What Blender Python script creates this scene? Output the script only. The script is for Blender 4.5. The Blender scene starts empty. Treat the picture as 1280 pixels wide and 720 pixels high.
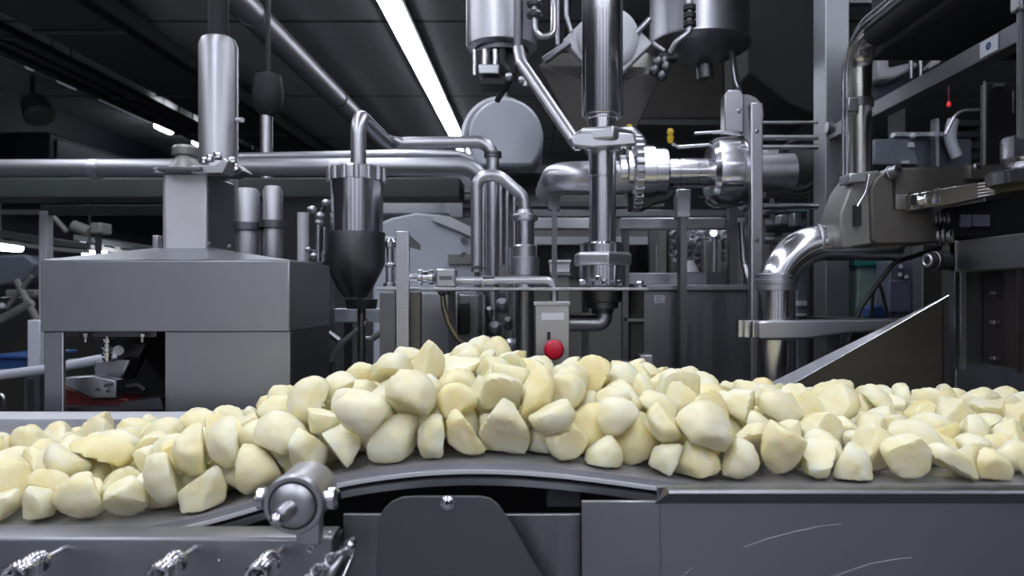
import bpy, bmesh, math, random
from mathutils import Vector, Matrix, noise
PI = math.pi
H = 1.22                      # camera height
F = 900.0                     # focal length in pixels of a 1280 wide frame
CX, CY = 667.0, 367.0         # vanishing point of the lines that run away from the camera
sc = bpy.context.scene
COL = sc.collection
def P(px, py, Y): return Vector(((px - CX) * Y / F, Y, H + (CY - py) * Y / F))
def X(px, Y): return (px - CX) * Y / F
def Z(py, Y): return H + (CY - py) * Y / F
def S(n, Y): return n * Y / F

# ---------------------------------------------------------------- materials
def mat(name, col, metal=0.0, rough=0.5, emit=None, estr=0.0, noise_scale=None, noise_amt=0.0, stretch=(1, 1, 1), bump=0.0, rvar=0.0, sss=0.0, spec=None, coat=0.0):
    m = bpy.data.materials.new(name); m.use_nodes = True
    nt = m.node_tree; b = nt.nodes['Principled BSDF']
    b.inputs['Base Color'].default_value = (*col, 1)
    b.inputs['Metallic'].default_value = metal; b.inputs['Roughness'].default_value = rough
    if spec is not None: b.inputs['Specular IOR Level'].default_value = spec
    if coat: b.inputs['Coat Weight'].default_value = coat
    if emit:
        b.inputs['Emission Color'].default_value = (*emit, 1); b.inputs['Emission Strength'].default_value = estr
    if sss:
        b.inputs['Subsurface Weight'].default_value = sss
        b.inputs['Subsurface Radius'].default_value = (1, .75, .3); b.inputs['Subsurface Scale'].default_value = .018
    if noise_scale:
        tc = nt.nodes.new('ShaderNodeTexCoord'); mp = nt.nodes.new('ShaderNodeMapping'); mp.inputs['Scale'].default_value = stretch
        nz = nt.nodes.new('ShaderNodeTexNoise'); nz.inputs['Scale'].default_value = noise_scale; nz.inputs['Detail'].default_value = 4
        nt.links.new(tc.outputs['Object'], mp.inputs[0]); nt.links.new(mp.outputs[0], nz.inputs['Vector'])
        if noise_amt:
            r = nt.nodes.new('ShaderNodeValToRGB')
            r.color_ramp.elements[0].position = .3; r.color_ramp.elements[1].position = .7
            r.color_ramp.elements[0].color = (*[c * (1 - noise_amt) for c in col], 1); r.color_ramp.elements[1].color = (*[min(1, c * (1 + noise_amt)) for c in col], 1)
            nt.links.new(nz.outputs[0], r.inputs[0]); nt.links.new(r.outputs[0], b.inputs['Base Color'])
        if rvar:
            mr = nt.nodes.new('ShaderNodeMapRange'); mr.inputs[3].default_value = max(0, rough - rvar); mr.inputs[4].default_value = rough + rvar
            nt.links.new(nz.outputs[0], mr.inputs[0]); nt.links.new(mr.outputs[0], b.inputs['Roughness'])
        if bump:
            bp = nt.nodes.new('ShaderNodeBump'); bp.inputs['Strength'].default_value = bump; bp.inputs['Distance'].default_value = .001
            nt.links.new(nz.outputs[0], bp.inputs['Height']); nt.links.new(bp.outputs[0], b.inputs['Normal'])
    return m
M = {}
M['steel'] = mat('brushed_steel', (.48, .485, .52), 1, .36, noise_scale=6, stretch=(1, 1, 40), noise_amt=.05, rvar=.06)
M['sheet'] = mat('sheet_steel', (.37, .378, .405), 1, .42, noise_scale=3, stretch=(6, 1, 1), noise_amt=.03, rvar=.03)
M['polish'] = mat('polished_steel', (.64, .64, .68), 1, .18, noise_scale=8, rvar=.015, noise_amt=.02)
M['satin'] = mat('satin_pipe_steel', (.50, .50, .54), 1, .36, noise_scale=7, rvar=.02, noise_amt=.03)
M['dark'] = mat('dark_steel', (.17, .17, .185), 1, .42, noise_scale=5, rvar=.06, noise_amt=.08)
M['warm'] = mat('warm_grey_casting', (.125, .115, .105), .55, .5, noise_scale=9, rvar=.06, noise_amt=.06)
M['chute'] = mat('dull_chute_steel', (.085, .08, .07), .9, .42, noise_scale=5, stretch=(1, 1, 20), noise_amt=.08, rvar=.05)
M['black'] = mat('black_rubber', (.012, .012, .014), 0, .55, noise_scale=30, rvar=.08)
M['void'] = mat('interior_shade_black', (.008, .008, .010), 0, .8, noise_scale=30, noise_amt=.2)  # near-black colour stands in for shade inside enclosed spaces
M['guard'] = mat('dark_guard_plate', (.12, .12, .135), .8, .5, noise_scale=4, noise_amt=.08, rvar=.05)
M['paint'] = mat('pale_blue_grey_paint', (.48, .51, .58), .1, .5, noise_scale=3, noise_amt=.05)
M['white'] = mat('pale_grey_enamel', (.55, .56, .60), .1, .4, noise_scale=3, noise_amt=.04)
M['beige'] = mat('grey_beige_paint', (.22, .215, .205), .1, .5, noise_scale=3, noise_amt=.06)
M['glassblack'] = mat('dark_window_glass', (.01, .01, .012), 0, .12, noise_scale=2, rvar=.03)
M['brown'] = mat('dull_duct_metal', (.06, .056, .052), .5, .5, noise_scale=3, noise_amt=.12)
M['green'] = mat('grey_green_paint', (.06, .07, .067), .2, .5, noise_scale=3, noise_amt=.1)
M['yellow'] = mat('yellow_valve_plastic', (.62, .42, .03), 0, .4, noise_scale=20, noise_amt=.06)
M['red'] = mat('red_button_plastic', (.62, .012, .035), 0, .35, noise_scale=20, noise_amt=.05)
M['darkred'] = mat('dark_red_plastic', (.10, .008, .010), 0, .4, noise_scale=20, noise_amt=.1)
M['label'] = mat('label_paper', (.55, .58, .66), 0, .5, noise_scale=60, noise_amt=.03)
M['blue'] = mat('blue_plastic', (.02, .06, .20), 0, .45, noise_scale=12, noise_amt=.15)
M['teal'] = mat('teal_plastic', (.03, .22, .22), 0, .5, noise_scale=12, noise_amt=.1)
M['mint'] = mat('pale_mint_plastic', (.26, .36, .34), 0, .5, noise_scale=12, noise_amt=.1)
M['brass'] = mat('dull_brass', (.09, .075, .04), .6, .4, noise_scale=20, noise_amt=.1)
M['paintdark'] = mat('dark_blue_grey_paint', (.07, .08, .105), .1, .5, noise_scale=3, noise_amt=.1)
M['paint2'] = mat('mid_blue_grey_paint', (.14, .16, .20), .1, .45, noise_scale=6, noise_amt=.25)
M['warmlight'] = mat('grey_cast_metal', (.27, .265, .26), .6, .45, noise_scale=9, noise_amt=.06)
M['paperwhite'] = mat('white_card', (.75, .76, .80), 0, .6, noise_scale=30, noise_amt=.03)
M['sheetdark'] = mat('dark_sheet_steel', (.25, .25, .275), 1, .38, noise_scale=5, stretch=(30, 1, 1), noise_amt=.08, rvar=.06)
M['sheetlight'] = mat('grey_post_steel', (.34, .355, .38), .85, .42, noise_scale=5, stretch=(1, 1, 30), noise_amt=.06, rvar=.05)
M['brasslight'] = mat('worn_brass', (.45, .38, .22), 1, .3, noise_scale=20, noise_amt=.1)
M['polishwarm'] = mat('warm_polished_steel', (.56, .54, .52), 1, .2, noise_scale=8, rvar=.04, noise_amt=.04)
M['paint3'] = mat('bluish_plate_paint', (.16, .17, .25), .1, .45, noise_scale=8, noise_amt=.06)
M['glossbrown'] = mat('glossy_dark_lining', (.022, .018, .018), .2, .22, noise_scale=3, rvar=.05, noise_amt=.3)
M['blackbrown'] = mat('black_door_paint', (.018, .017, .02), .1, .4, noise_scale=3, noise_amt=.2)
M['housing'] = mat('satin_cast_steel', (.48, .48, .51), 1, .42, noise_scale=40, noise_amt=.05, rvar=.05, bump=.05)
M['wallpale'] = mat('pale_wall_panel', (.48, .49, .52), 0, .5, noise_scale=1.0, noise_amt=.1)
M['tower'] = mat('pale_tower_steel', (.62, .62, .66), .55, .5, noise_scale=14, noise_amt=.06, rvar=.05)  # paler, less metallic steel: the tower's reflected brightness put into its colour
M['pipegrey'] = mat('dull_pipe_steel', (.40, .40, .43), .95, .42, noise_scale=7, rvar=.02, noise_amt=.03)
M['framesteel'] = mat('frame_sheet_steel', (.24, .243, .265), 1, .36, noise_scale=4, noise_amt=.05, rvar=.04)
M['framelight'] = mat('front_sheet_steel', (.34, .342, .38), 1, .34, noise_scale=3, noise_amt=.10, rvar=.05)
M['wall'] = mat('grey_wall_paint', (.085, .09, .10), 0, .55, noise_scale=1.2, noise_amt=.12)
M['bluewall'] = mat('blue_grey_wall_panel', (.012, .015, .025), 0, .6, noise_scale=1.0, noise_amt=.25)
M['duct'] = mat('black_duct_metal', (.013, .013, .017), .1, .7, noise_scale=2, noise_amt=.15)
M['lamp'] = mat('lamp_diffuser', (.9, .9, .9), 0, .5, emit=(.88, .91, 1.0), estr=22.0, noise_scale=5)
M['lampweak'] = mat('faint_lamp_diffuser', (.5, .5, .5), 0, .5, emit=(.88, .91, 1.0), estr=.10, noise_scale=5)  # very weak emission on the unlit tubes
M['redlamp'] = mat('red_signal_lamp', (.5, .02, .02), 0, .4, emit=(1, .05, .08), estr=.6, noise_scale=5)
M['spark'] = mat('small_lamp_lens', (.8, .8, .9), 0, .4, emit=(.75, .8, 1), estr=3, noise_scale=5)

def reflect_stripe_wall():
    # invented white and dark stripes, unseen, to put streaky reflections on the steel
    m = bpy.data.materials.new('reflect_stripe_wall'); m.use_nodes = True; nt = m.node_tree; b = nt.nodes['Principled BSDF']
    tc = nt.nodes.new('ShaderNodeTexCoord'); sx = nt.nodes.new('ShaderNodeSeparateXYZ'); nt.links.new(tc.outputs['Object'], sx.inputs[0])
    p = nt.nodes.new('ShaderNodeMath'); p.operation = 'PINGPONG'; p.inputs[1].default_value = .75; nt.links.new(sx.outputs[0], p.inputs[0])
    l = nt.nodes.new('ShaderNodeMath'); l.operation = 'LESS_THAN'; l.inputs[1].default_value = .26; nt.links.new(p.outputs[0], l.inputs[0])
    mix = nt.nodes.new('ShaderNodeMix'); mix.data_type = 'RGBA'; nt.links.new(l.outputs[0], mix.inputs[0]); mix.inputs[6].default_value = (.80, .81, .85, 1); mix.inputs[7].default_value = (.06, .06, .07, 1)
    nt.links.new(mix.outputs[2], b.inputs['Base Color']); return m
M['reflect_stripes'] = reflect_stripe_wall()
def floor_mat():
    m = mat('epoxy_floor', (.17, .172, .18), 0, .35, noise_scale=2.5, noise_amt=.2, rvar=.1); return m
def ceiling_mat():
    m = bpy.data.materials.new('ceiling_panels'); m.use_nodes = True; nt = m.node_tree; b = nt.nodes['Principled BSDF']
    tc = nt.nodes.new('ShaderNodeTexCoord'); sx = nt.nodes.new('ShaderNodeSeparateXYZ'); nt.links.new(tc.outputs['Object'], sx.inputs[0])
    def seam(out, off, per, w):
        a = nt.nodes.new('ShaderNodeMath'); a.operation = 'SUBTRACT'; a.inputs[1].default_value = off; nt.links.new(out, a.inputs[0])
        p = nt.nodes.new('ShaderNodeMath'); p.operation = 'PINGPONG'; p.inputs[1].default_value = per / 2; nt.links.new(a.outputs[0], p.inputs[0])
        l = nt.nodes.new('ShaderNodeMath'); l.operation = 'LESS_THAN'; l.inputs[1].default_value = w; nt.links.new(p.outputs[0], l.inputs[0]); return l
    s1 = seam(sx.outputs[1], 5.29, 2.0, .022); s2 = seam(sx.outputs[0], .25, 1.2, .008)
    mx = nt.nodes.new('ShaderNodeMath'); mx.operation = 'MAXIMUM'; nt.links.new(s1.outputs[0], mx.inputs[0]); nt.links.new(s2.outputs[0], mx.inputs[1])
    nz = nt.nodes.new('ShaderNodeTexNoise'); nz.inputs['Scale'].default_value = 1.3; nt.links.new(tc.outputs['Object'], nz.inputs['Vector'])
    r = nt.nodes.new('ShaderNodeValToRGB'); r.color_ramp.elements[0].color = (.20, .205, .215, 1); r.color_ramp.elements[1].color = (.30, .305, .31, 1); nt.links.new(nz.outputs[0], r.inputs[0])
    mix = nt.nodes.new('ShaderNodeMix'); mix.data_type = 'RGBA'; nt.links.new(mx.outputs[0], mix.inputs[0]); nt.links.new(r.outputs[0], mix.inputs[6]); mix.inputs[7].default_value = (.006, .006, .007, 1)
    nt.links.new(mix.outputs[2], b.inputs['Base Color']); b.inputs['Roughness'].default_value = .38
    return m
def belt_mat():
    m = bpy.data.materials.new('conveyor_belt_rubber'); m.use_nodes = True; nt = m.node_tree; b = nt.nodes['Principled BSDF']
    tc = nt.nodes.new('ShaderNodeTexCoord'); w = nt.nodes.new('ShaderNodeTexWave'); w.wave_type = 'BANDS'; w.bands_direction = 'Y'; w.inputs['Scale'].default_value = 28; w.inputs['Distortion'].default_value = .6
    nt.links.new(tc.outputs['Object'], w.inputs['Vector'])
    nz = nt.nodes.new('ShaderNodeTexNoise'); nz.inputs['Scale'].default_value = 14; nt.links.new(tc.outputs['Object'], nz.inputs['Vector'])
    r = nt.nodes.new('ShaderNodeValToRGB'); r.color_ramp.elements[0].color = (.22, .22, .24, 1); r.color_ramp.elements[1].color = (.38, .38, .41, 1); nt.links.new(nz.outputs[0], r.inputs[0]); nt.links.new(r.outputs[0], b.inputs['Base Color'])
    bp = nt.nodes.new('ShaderNodeBump'); bp.inputs['Strength'].default_value = .5; bp.inputs['Distance'].default_value = .001; nt.links.new(w.outputs[1], bp.inputs['Height']); nt.links.new(bp.outputs[0], b.inputs['Normal'])
    b.inputs['Metallic'].default_value = .35; b.inputs['Roughness'].default_value = .38
    return m
def potato_mat():
    m = mat('peeled_potato', (.78, .74, .50), 0, .5, sss=.45); nt = m.node_tree; b = nt.nodes['Principled BSDF']
    tc = nt.nodes.new('ShaderNodeTexCoord'); oi = nt.nodes.new('ShaderNodeObjectInfo')
    nz = nt.nodes.new('ShaderNodeTexNoise'); nz.inputs['Scale'].default_value = 30; nz.inputs['Detail'].default_value = 3
    nt.links.new(tc.outputs['Object'], nz.inputs['Vector'])
    r = nt.nodes.new('ShaderNodeValToRGB'); e = r.color_ramp.elements
    e[0].position = .3; e[0].color = (.77, .70, .40, 1); e[1].position = .65; e[1].color = (.83, .805, .63, 1)
    nt.links.new(nz.outputs[0], r.inputs[0])
    r2 = nt.nodes.new('ShaderNodeValToRGB'); e = r2.color_ramp.elements
    e[0].position = 0; e[0].color = (1, .93, .72, 1); e[1].position = .35; e[1].color = (1, 1, 1, 1)
    nt.links.new(oi.outputs['Random'], r2.inputs[0])
    mx = nt.nodes.new('ShaderNodeMix'); mx.data_type = 'RGBA'; mx.blend_type = 'MULTIPLY'; mx.inputs[0].default_value = 1
    nt.links.new(r.outputs[0], mx.inputs[6]); nt.links.new(r2.outputs[0], mx.inputs[7]); nt.links.new(mx.outputs[2], b.inputs['Base Color'])
    n2 = nt.nodes.new('ShaderNodeTexNoise'); n2.inputs['Scale'].default_value = 90; nt.links.new(tc.outputs['Object'], n2.inputs['Vector'])
    bp = nt.nodes.new('ShaderNodeBump'); bp.inputs['Strength'].default_value = .25; bp.inputs['Distance'].default_value = .001
    nt.links.new(n2.outputs[0], bp.inputs['Height']); nt.links.new(bp.outputs[0], b.inputs['Normal'])
    return m
M['potato'] = potato_mat(); M['belt'] = belt_mat(); M['floor'] = floor_mat(); M['ceiling'] = ceiling_mat()

# ---------------------------------------------------------------- mesh builder
def frame_of(ax):
    ax = ax.normalized(); up = Vector((0, 0, 1)) if abs(ax.z) < .9 else Vector((1, 0, 0))
    u = ax.cross(up).normalized(); return u, ax.cross(u).normalized()
class MB:
    def __init__(s): s.bm = bmesh.new()
    def box(s, x0, x1, y0, y1, z0, z1):
        v = [s.bm.verts.new((x, y, z)) for z in (z0, z1) for y in (y0, y1) for x in (x0, x1)]
        for f in ((0, 2, 3, 1), (4, 5, 7, 6), (0, 1, 5, 4), (2, 6, 7, 3), (0, 4, 6, 2), (1, 3, 7, 5)): s.bm.faces.new([v[i] for i in f])
        return s
    def pbox(s, a, b, Y, d):      # front face given by pixels (left, top), (right, bottom) at depth Y, d deep
        return s.box(X(a[0], Y), X(b[0], Y), Y, Y + d, Z(b[1], Y), Z(a[1], Y))
    def loft(s, rings, caps=True):
        n = len(rings[0]); vs = [[s.bm.verts.new(p) for p in r] for r in rings]
        for a, b in zip(vs, vs[1:]):
            for i in range(n): s.bm.faces.new((a[i], a[(i + 1) % n], b[(i + 1) % n], b[i]))
        if caps: s.bm.faces.new(vs[0][::-1]); s.bm.faces.new(vs[-1])
        return s
    def lathe(s, c, ax, prof, seg=32, phase=0):   # prof: (distance along axis, radius)
        c = Vector(c); ax = Vector(ax).normalized(); u, w = frame_of(ax)
        return s.loft([[c + ax * h + (u * math.cos(2 * PI * i / seg + phase) + w * math.sin(2 * PI * i / seg + phase)) * max(r, 1e-4) for i in range(seg)] for h, r in prof])
    def cyl(s, a, b, r, r2=None, seg=28):
        a = Vector(a); b = Vector(b); return s.lathe(a, b - a, [(0, r), ((b - a).length, r if r2 is None else r2)], seg)
    def tube(s, pts, r, bend=0, seg=20, n=9):
        pts = [Vector(p) for p in pts]; path = [pts[0]]
        for i in range(1, len(pts) - 1):
            p, q, t = pts[i - 1], pts[i], pts[i + 1]; d1 = (p - q).normalized(); d2 = (t - q).normalized()
            ang = math.acos(max(-1, min(1, d1.dot(d2))))
            if bend <= 0 or ang > PI - .03: path.append(q); continue
            L = min(bend / math.tan(ang / 2), (p - q).length * .49, (t - q).length * .49); R = L * math.tan(ang / 2)
            c = q + (d1 + d2).normalized() * (R / math.sin(ang / 2)); a0 = q + d1 * L - c; a1 = q + d2 * L - c
            tot = a0.angle(a1); axn = a0.cross(a1).normalized()
            for k in range(n + 1): path.append(c + Matrix.Rotation(tot * k / n, 3, axn) @ a0)
        path.append(pts[-1])
        clean = [path[0]]
        for p in path[1:]:
            if (p - clean[-1]).length > 1e-5: clean.append(p)
        path = clean; rings = []; t0 = (path[1] - path[0]).normalized(); u, w = frame_of(t0)
        for i, p in enumerate(path):
            t = (path[min(i + 1, len(path) - 1)] - path[max(i - 1, 0)]).normalized()
            q = t0.rotation_difference(t); u = q @ u; w = q @ w; t0 = t
            rings.append([p + (u * math.cos(2 * PI * k / seg) + w * math.sin(2 * PI * k / seg)) * r for k in range(seg)])
        return s.loft(rings)
    def prism(s, poly, vec):
        vec = Vector(vec); poly = [Vector(p) for p in poly]; return s.loft([poly, [p + vec for p in poly]])
    def pprism(s, px, Y, d):      # polygon in pixels at depth Y, d deep
        return s.prism([P(a, b, Y) for a, b in px], (0, d, 0))
    def torus(s, c, ax, R, r, seg=36, m=10):
        c = Vector(c); u, w = frame_of(Vector(ax)); ax = Vector(ax).normalized()
        vs = [[s.bm.verts.new(c + (u * math.cos(a) + w * math.sin(a)) * (R + r * math.cos(b)) + ax * r * math.sin(b)) for b in [2 * PI * j / m for j in range(m)]] for a in [2 * PI * i / seg for i in range(seg)]]
        for i in range(seg):
            for j in range(m): s.bm.faces.new((vs[i][j], vs[(i + 1) % seg][j], vs[(i + 1) % seg][(j + 1) % m], vs[i][(j + 1) % m]))
        return s
    def ball(s, c, r, sx=1, sy=1, sz=1, seg=20):
        c = Vector(c); g = bmesh.ops.create_uvsphere(s.bm, u_segments=seg, v_segments=seg // 2, radius=r)
        for v in g['verts']: v.co = c + Vector((v.co.x * sx, v.co.y * sy, v.co.z * sz))
        return s
    def bolt(s, c, ax, r, h, wash=True):   # hexagonal bolt head with washer
        c = Vector(c); ax = Vector(ax).normalized()
        if wash: s.lathe(c, ax, [(0, r * 1.5), (h * .2, r * 1.5)], 20)
        return s.lathe(c, ax, [(0, r), (h * .85, r), (h, r * .8)], 6)
    def helix(s, c, ax, R, r, turns, L, seg=14):
        c = Vector(c); ax = Vector(ax).normalized(); u, w = frame_of(ax); n = int(turns * seg)
        return s.tube([c + ax * (L * i / n) + (u * math.cos(2 * PI * i / seg) + w * math.sin(2 * PI * i / seg)) * R for i in range(n + 1)], r, seg=7)
    def build(s, name, m, parent=None, bevel=0.0, ang=.6, smooth=True):
        bmesh.ops.recalc_face_normals(s.bm, faces=s.bm.faces[:])
        if parent is not None:
            off = ROOT[parent.name]
            for v in s.bm.verts: v.co -= off
        me = bpy.data.meshes.new(name); s.bm.to_mesh(me); s.bm.free()
        me.materials.append(M[m] if isinstance(m, str) else m)
        o = bpy.data.objects.new(name, me); COL.objects.link(o)
        if smooth: me.shade_smooth(); me.set_sharp_from_angle(angle=ang)
        if parent is not None: o.parent = parent; ROOT[o.name] = ROOT[parent.name]
        else: ROOT[o.name] = Vector()
        if bevel:
            b = o.modifiers.new('bevel', 'BEVEL'); b.width = bevel; b.segments = 2; b.limit_method = 'ANGLE'; b.angle_limit = .6
        return o
ROOT = {}
def tag(o, label=None, cat=None, group=None, kind=None):
    if label: o['label'] = label
    if cat: o['category'] = cat
    if group: o['group'] = group
    if kind: o['kind'] = kind
    return o
def thing(name, label, cat, loc, group=None):
    o = bpy.data.objects.new(name, None); COL.objects.link(o); o.location = loc; o.empty_display_size = .05
    ROOT[o.name] = Vector(loc); return tag(o, label, cat, group)
def structure(o): return tag(o, kind='structure')
def at_root(mb, name, m, label, cat, base, group=None, bevel=0.0, kind=None):
    """a thing that is one mesh, with its origin at its base"""
    base = Vector(base)
    for v in mb.bm.verts: v.co -= base
    o = mb.build(name, m, None, bevel); o.location = base; ROOT[o.name] = base; return tag(o, label, cat, group, kind)

# ---------------------------------------------------------------- the room
ZC = H + 2.0
structure(MB().box(-5.4, 5.2, -3.2, 10.5, -.1, 0).build('floor', 'floor'))
structure(MB().box(-5.4, 5.2, -3.2, 10.5, ZC, ZC + .1).build('ceiling', 'ceiling'))
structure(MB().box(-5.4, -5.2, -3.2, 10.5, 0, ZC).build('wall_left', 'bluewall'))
structure(MB().box(5.0, 5.2, -3.2, 10.5, 0, ZC).build('wall_right', 'wall'))
structure(MB().box(-5.2, 5.0, 10.3, 10.5, 0, ZC).build('wall_back', 'wall'))
structure(MB().box(-5.2, 5.0, -3.2, -3.0, 0, ZC).build('wall_front', 'reflect_stripes'))
# ---------------------------------------------------------------- lamps and overhead
def strip(x, y0, y1, w, label, group=None, m='lamp'):
    t = thing('ceiling_light', label, 'ceiling light', (x, (y0 + y1) / 2, ZC), group)
    MB().box(x - w / 2 - .02, x + w / 2 + .02, y0, y1, ZC - .035, ZC - .002).build('housing', 'duct', t)
    MB().box(x - w / 2, x + w / 2, y0 + .01, y1 - .01, ZC - .05, ZC - .036).build('diffuser', m, t)
    return t
XS = -.964
strip(XS, 7.31, 10.05, .15, 'far section of the long white ceiling light strip, ending behind the grey pipe')
strip(XS, 4.2, 7.27, .15, 'long bright near section of the white ceiling light strip running off the top')
for x, y0, y1 in ((XS, 1.2, 4.1), (XS, -1.9, 1.1), (.6, .9, 3.6), (.6, -2.2, .6), (-2.6, -2.2, .6), (-2.6, .9, 3.6), (2.4, -2.2, .6)):  # unseen strips added to brighten the steel and the heap
    strip(x, y0, y1, .15, 'white ceiling light strip above the line, added out of view as fill', 'added fill light strips over the conveyor line')

t = thing('ceiling_light', 'white ceiling light strip added out of view to light the wall behind the camera', 'ceiling light', (0, -2.5, ZC))  # unseen lamp added to brighten the striped wall
MB().box(-2.5, 2.5, -2.59, -2.41, ZC - .035, ZC - .002).build('housing', 'duct', t)
MB().box(-2.48, 2.48, -2.575, -2.425, ZC - .05, ZC - .036).build('diffuser', 'lamp', t)
# pipe hung under the ceiling
t = thing('overhead_pipe', 'fat dark steel pipe hung under the ceiling beside the light strip', 'pipe', (-1.80, 5.5, H + 1.80))
MB().tube([(-1.80, 3.2, H + 1.80), (-1.80, 10.3, H + 1.80)], .085, seg=40).build('pipe_run', 'pipegrey', t)
for y in (4.6, 6.6, 8.6):
    b = MB(); b.torus((-1.80, y, H + 1.80), (0, 1, 0), .090, .008); b.cyl((-1.80, y, H + 1.86), (-1.80, y, ZC), .006); b.build('hanger', 'dark', t)

# dark trunking along the upper left
def run(name, label, cat, x0, x1, z0, z1, y0, y1, m):
    t = thing(name, label, cat, ((x0 + x1) / 2, (y0 + y1) / 2, z1))
    MB().box(x0, x1, y0, y1, z0, z1).build('casing', m, t, .008)
    for k in range(4):
        y = y0 + (k + .5) * (y1 - y0) / 4
        MB().box(x0 - .01, x1 + .01, y - .03, y + .03, z0 - .01, z0).build('joint_strip', 'dark', t)
    for k in range(3):
        y = y0 + (k + .7) * (y1 - y0) / 3
        MB().cyl(((x0 + x1) / 2, y, z1), ((x0 + x1) / 2, y, ZC), .008).build('hanger_rod', 'dark', t)
    return t
run('ventilation_duct', 'wide black rectangular duct under the ceiling, upper left', 'duct', -3.30, -2.72, H + 1.74, H + 1.92, 4.0, 10.2, 'duct')
for i, (r, w, lab) in enumerate(((2.00, .10, 'black cable tray nearest the wide black ceiling duct'), (2.08, .07, 'middle one of three thin black cable trays, upper left'), (2.17, .07, 'black cable tray just above the row of small tube lamps'))):
    run('cable_tray', lab, 'cable tray', -r * 1.80 - w / 2, -r * 1.80 + w / 2, H + 1.76, H + 1.82, 4.2, 10.2, 'duct')
def tube_lamp(px0, py0, px1, h, r, m, label, group=None):
    # a tube lamp running away from the camera along the row x = -2.23 h
    x = -2.23 * h; y0 = x * F / (px0 - CX); y1 = x * F / (px1 - CX)
    t = thing('tube_lamp', label, 'lamp', (x, (y0 + y1) / 2, H + h))
    MB().lathe((x, y0, H + h), (0, 1, 0), [(0, r * .7), (.02, r), (y1 - y0 - .02, r), (y1 - y0, r * .7)], 16).build('tube', m, t)
    MB().box(x - .02, x + .02, y0, y1, H + h + r * .9, H + h + r + .03).build('lamp_rail', 'duct', t)
    MB().cyl((x, (y0 + y1) / 2, H + h + r + .02), (x, (y0 + y1) / 2, ZC), .008).build('hanger_rod', 'duct', t)
tube_lamp(196, 0, 214, 1.9, .045, 'lamp', 'bright short tube lamp in the row at the upper left')
tube_lamp(243, 0, 252, 1.9, .04, 'lamp', 'small bright tube lamp just left of the tall vertical pipe')
tube_lamp(32, 0, 42, 1.9, .02, 'lampweak', 'dim short tube lamp farthest left in the row')
tube_lamp(72, 0, 95, 1.9, .02, 'lampweak', 'dim tube lamp second from the left in the row')
tube_lamp(124, 0, 188, 1.9, .014, 'lampweak', 'long thin dim tube lamp before the bright one')

# upper left blue-grey extraction hoods on the wall
t = thing('wall_cabinet', 'dark blue-grey boxed cabinet high on the left wall', 'cabinet', (-5.05, 8.3, H + .9))
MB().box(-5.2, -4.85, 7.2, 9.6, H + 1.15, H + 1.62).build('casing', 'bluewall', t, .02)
MB().box(-4.85, -4.83, 7.3, 8.3, H + 1.2, H + 1.57).build('door', 'paintdark', t, .01)
MB().box(-4.85, -4.83, 8.4, 9.5, H + 1.2, H + 1.57).build('door', 'paintdark', t, .01)
t = thing('ceiling_spotlight', 'unlit grey oval spotlight by the left edge under the ceiling', 'spotlight', (-4.6, 6.6, H + 1.8))
c = P(41, 123, 6.6); MB().lathe(c, (.5, -.3, -.8), [(0, .06), (.05, .11), (.22, .13), (.25, .10)]).build('lamp_head', 'green', t)
MB().cyl(c, (c.x, c.y, ZC), .02).build('stem', 'duct', t)

# far back wall of dull brown ducting and a dark green lintel
t = thing('extraction_duct', 'dull brown-grey flat duct behind the hopper and right tank', 'duct', P(848, 150, 5))
MB().pbox((775, 60), (905, 149), 5.0, .5).build('casing', 'brown', t, .01)
MB().box(X(850, 5), X(860, 5), 5.1, 5.3, Z(60, 5), ZC).build('hanger', 'duct', t)
MB().pbox((775, 149), (905, 156), 4.98, .5).build('bottom_flange', 'green', t)

# ---------------------------------------------------------------- long pipes behind the left machine
t = thing('pipeline', 'long light-grey horizontal pipe crossing the left half of the picture', 'pipe', (X(300, 3), 3, Z(210, 3)))
MB().tube([(-3.6, 3, Z(212, 3)), P(606, 208, 3), (X(606, 3), 3, .0)], S(11, 3), .10, 24).build('pipe_run', 'pipegrey', t)
for px in (120, 420): MB().lathe(P(px, 211, 3) - Vector((.02, 0, 0)), (1, 0, 0), [(0, S(12.5, 3)), (.04, S(12.5, 3))]).build('coupling', 'satin', t)
t = thing('conduit', 'thin dark pipe just above the long light-grey pipe', 'pipe', P(400, 192, 3.1))
MB().tube([P(300, 196, 3.07), P(520, 192, 3.07), P(575, 193, 3.07), P(626, 212, 3.07), (X(626, 3.07), 3.07, 0)], S(5, 3.1), .05).build('pipe_run', 'satin', t)
t = thing('trunking', 'wide dark grey square trunking under the long light-grey pipe', 'trunking', P(300, 236, 3.25))
MB().pbox((-330, 222), (575, 247), 3.25, .2).build('casing', 'green', t, .006)
for px in (-70, 330, 440): MB().pbox((px, 247), (px + 8, 700), 3.3, .05).build('support_leg', 'green', t)
t = thing('guard_rail', 'grey-green horizontal rail on posts behind the left machine', 'rail', P(120, 262, 3.5))
MB().pbox((50, 256), (300, 268), 3.5, .05).build('top_rail', 'green', t, .004)
MB().pbox((-80, 262), (50, 267), 3.5, .05).build('thin_rail', 'beige', t)
MB().box(X(50, 3.5), X(60, 3.5), 3.49, 3.54, 0, Z(264, 3.5)).build('post', 'white', t, .004)
MB().box(X(272, 3.5), X(282, 3.5), 3.49, 3.54, 0, Z(264, 3.5)).build('post', 'beige', t)

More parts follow.
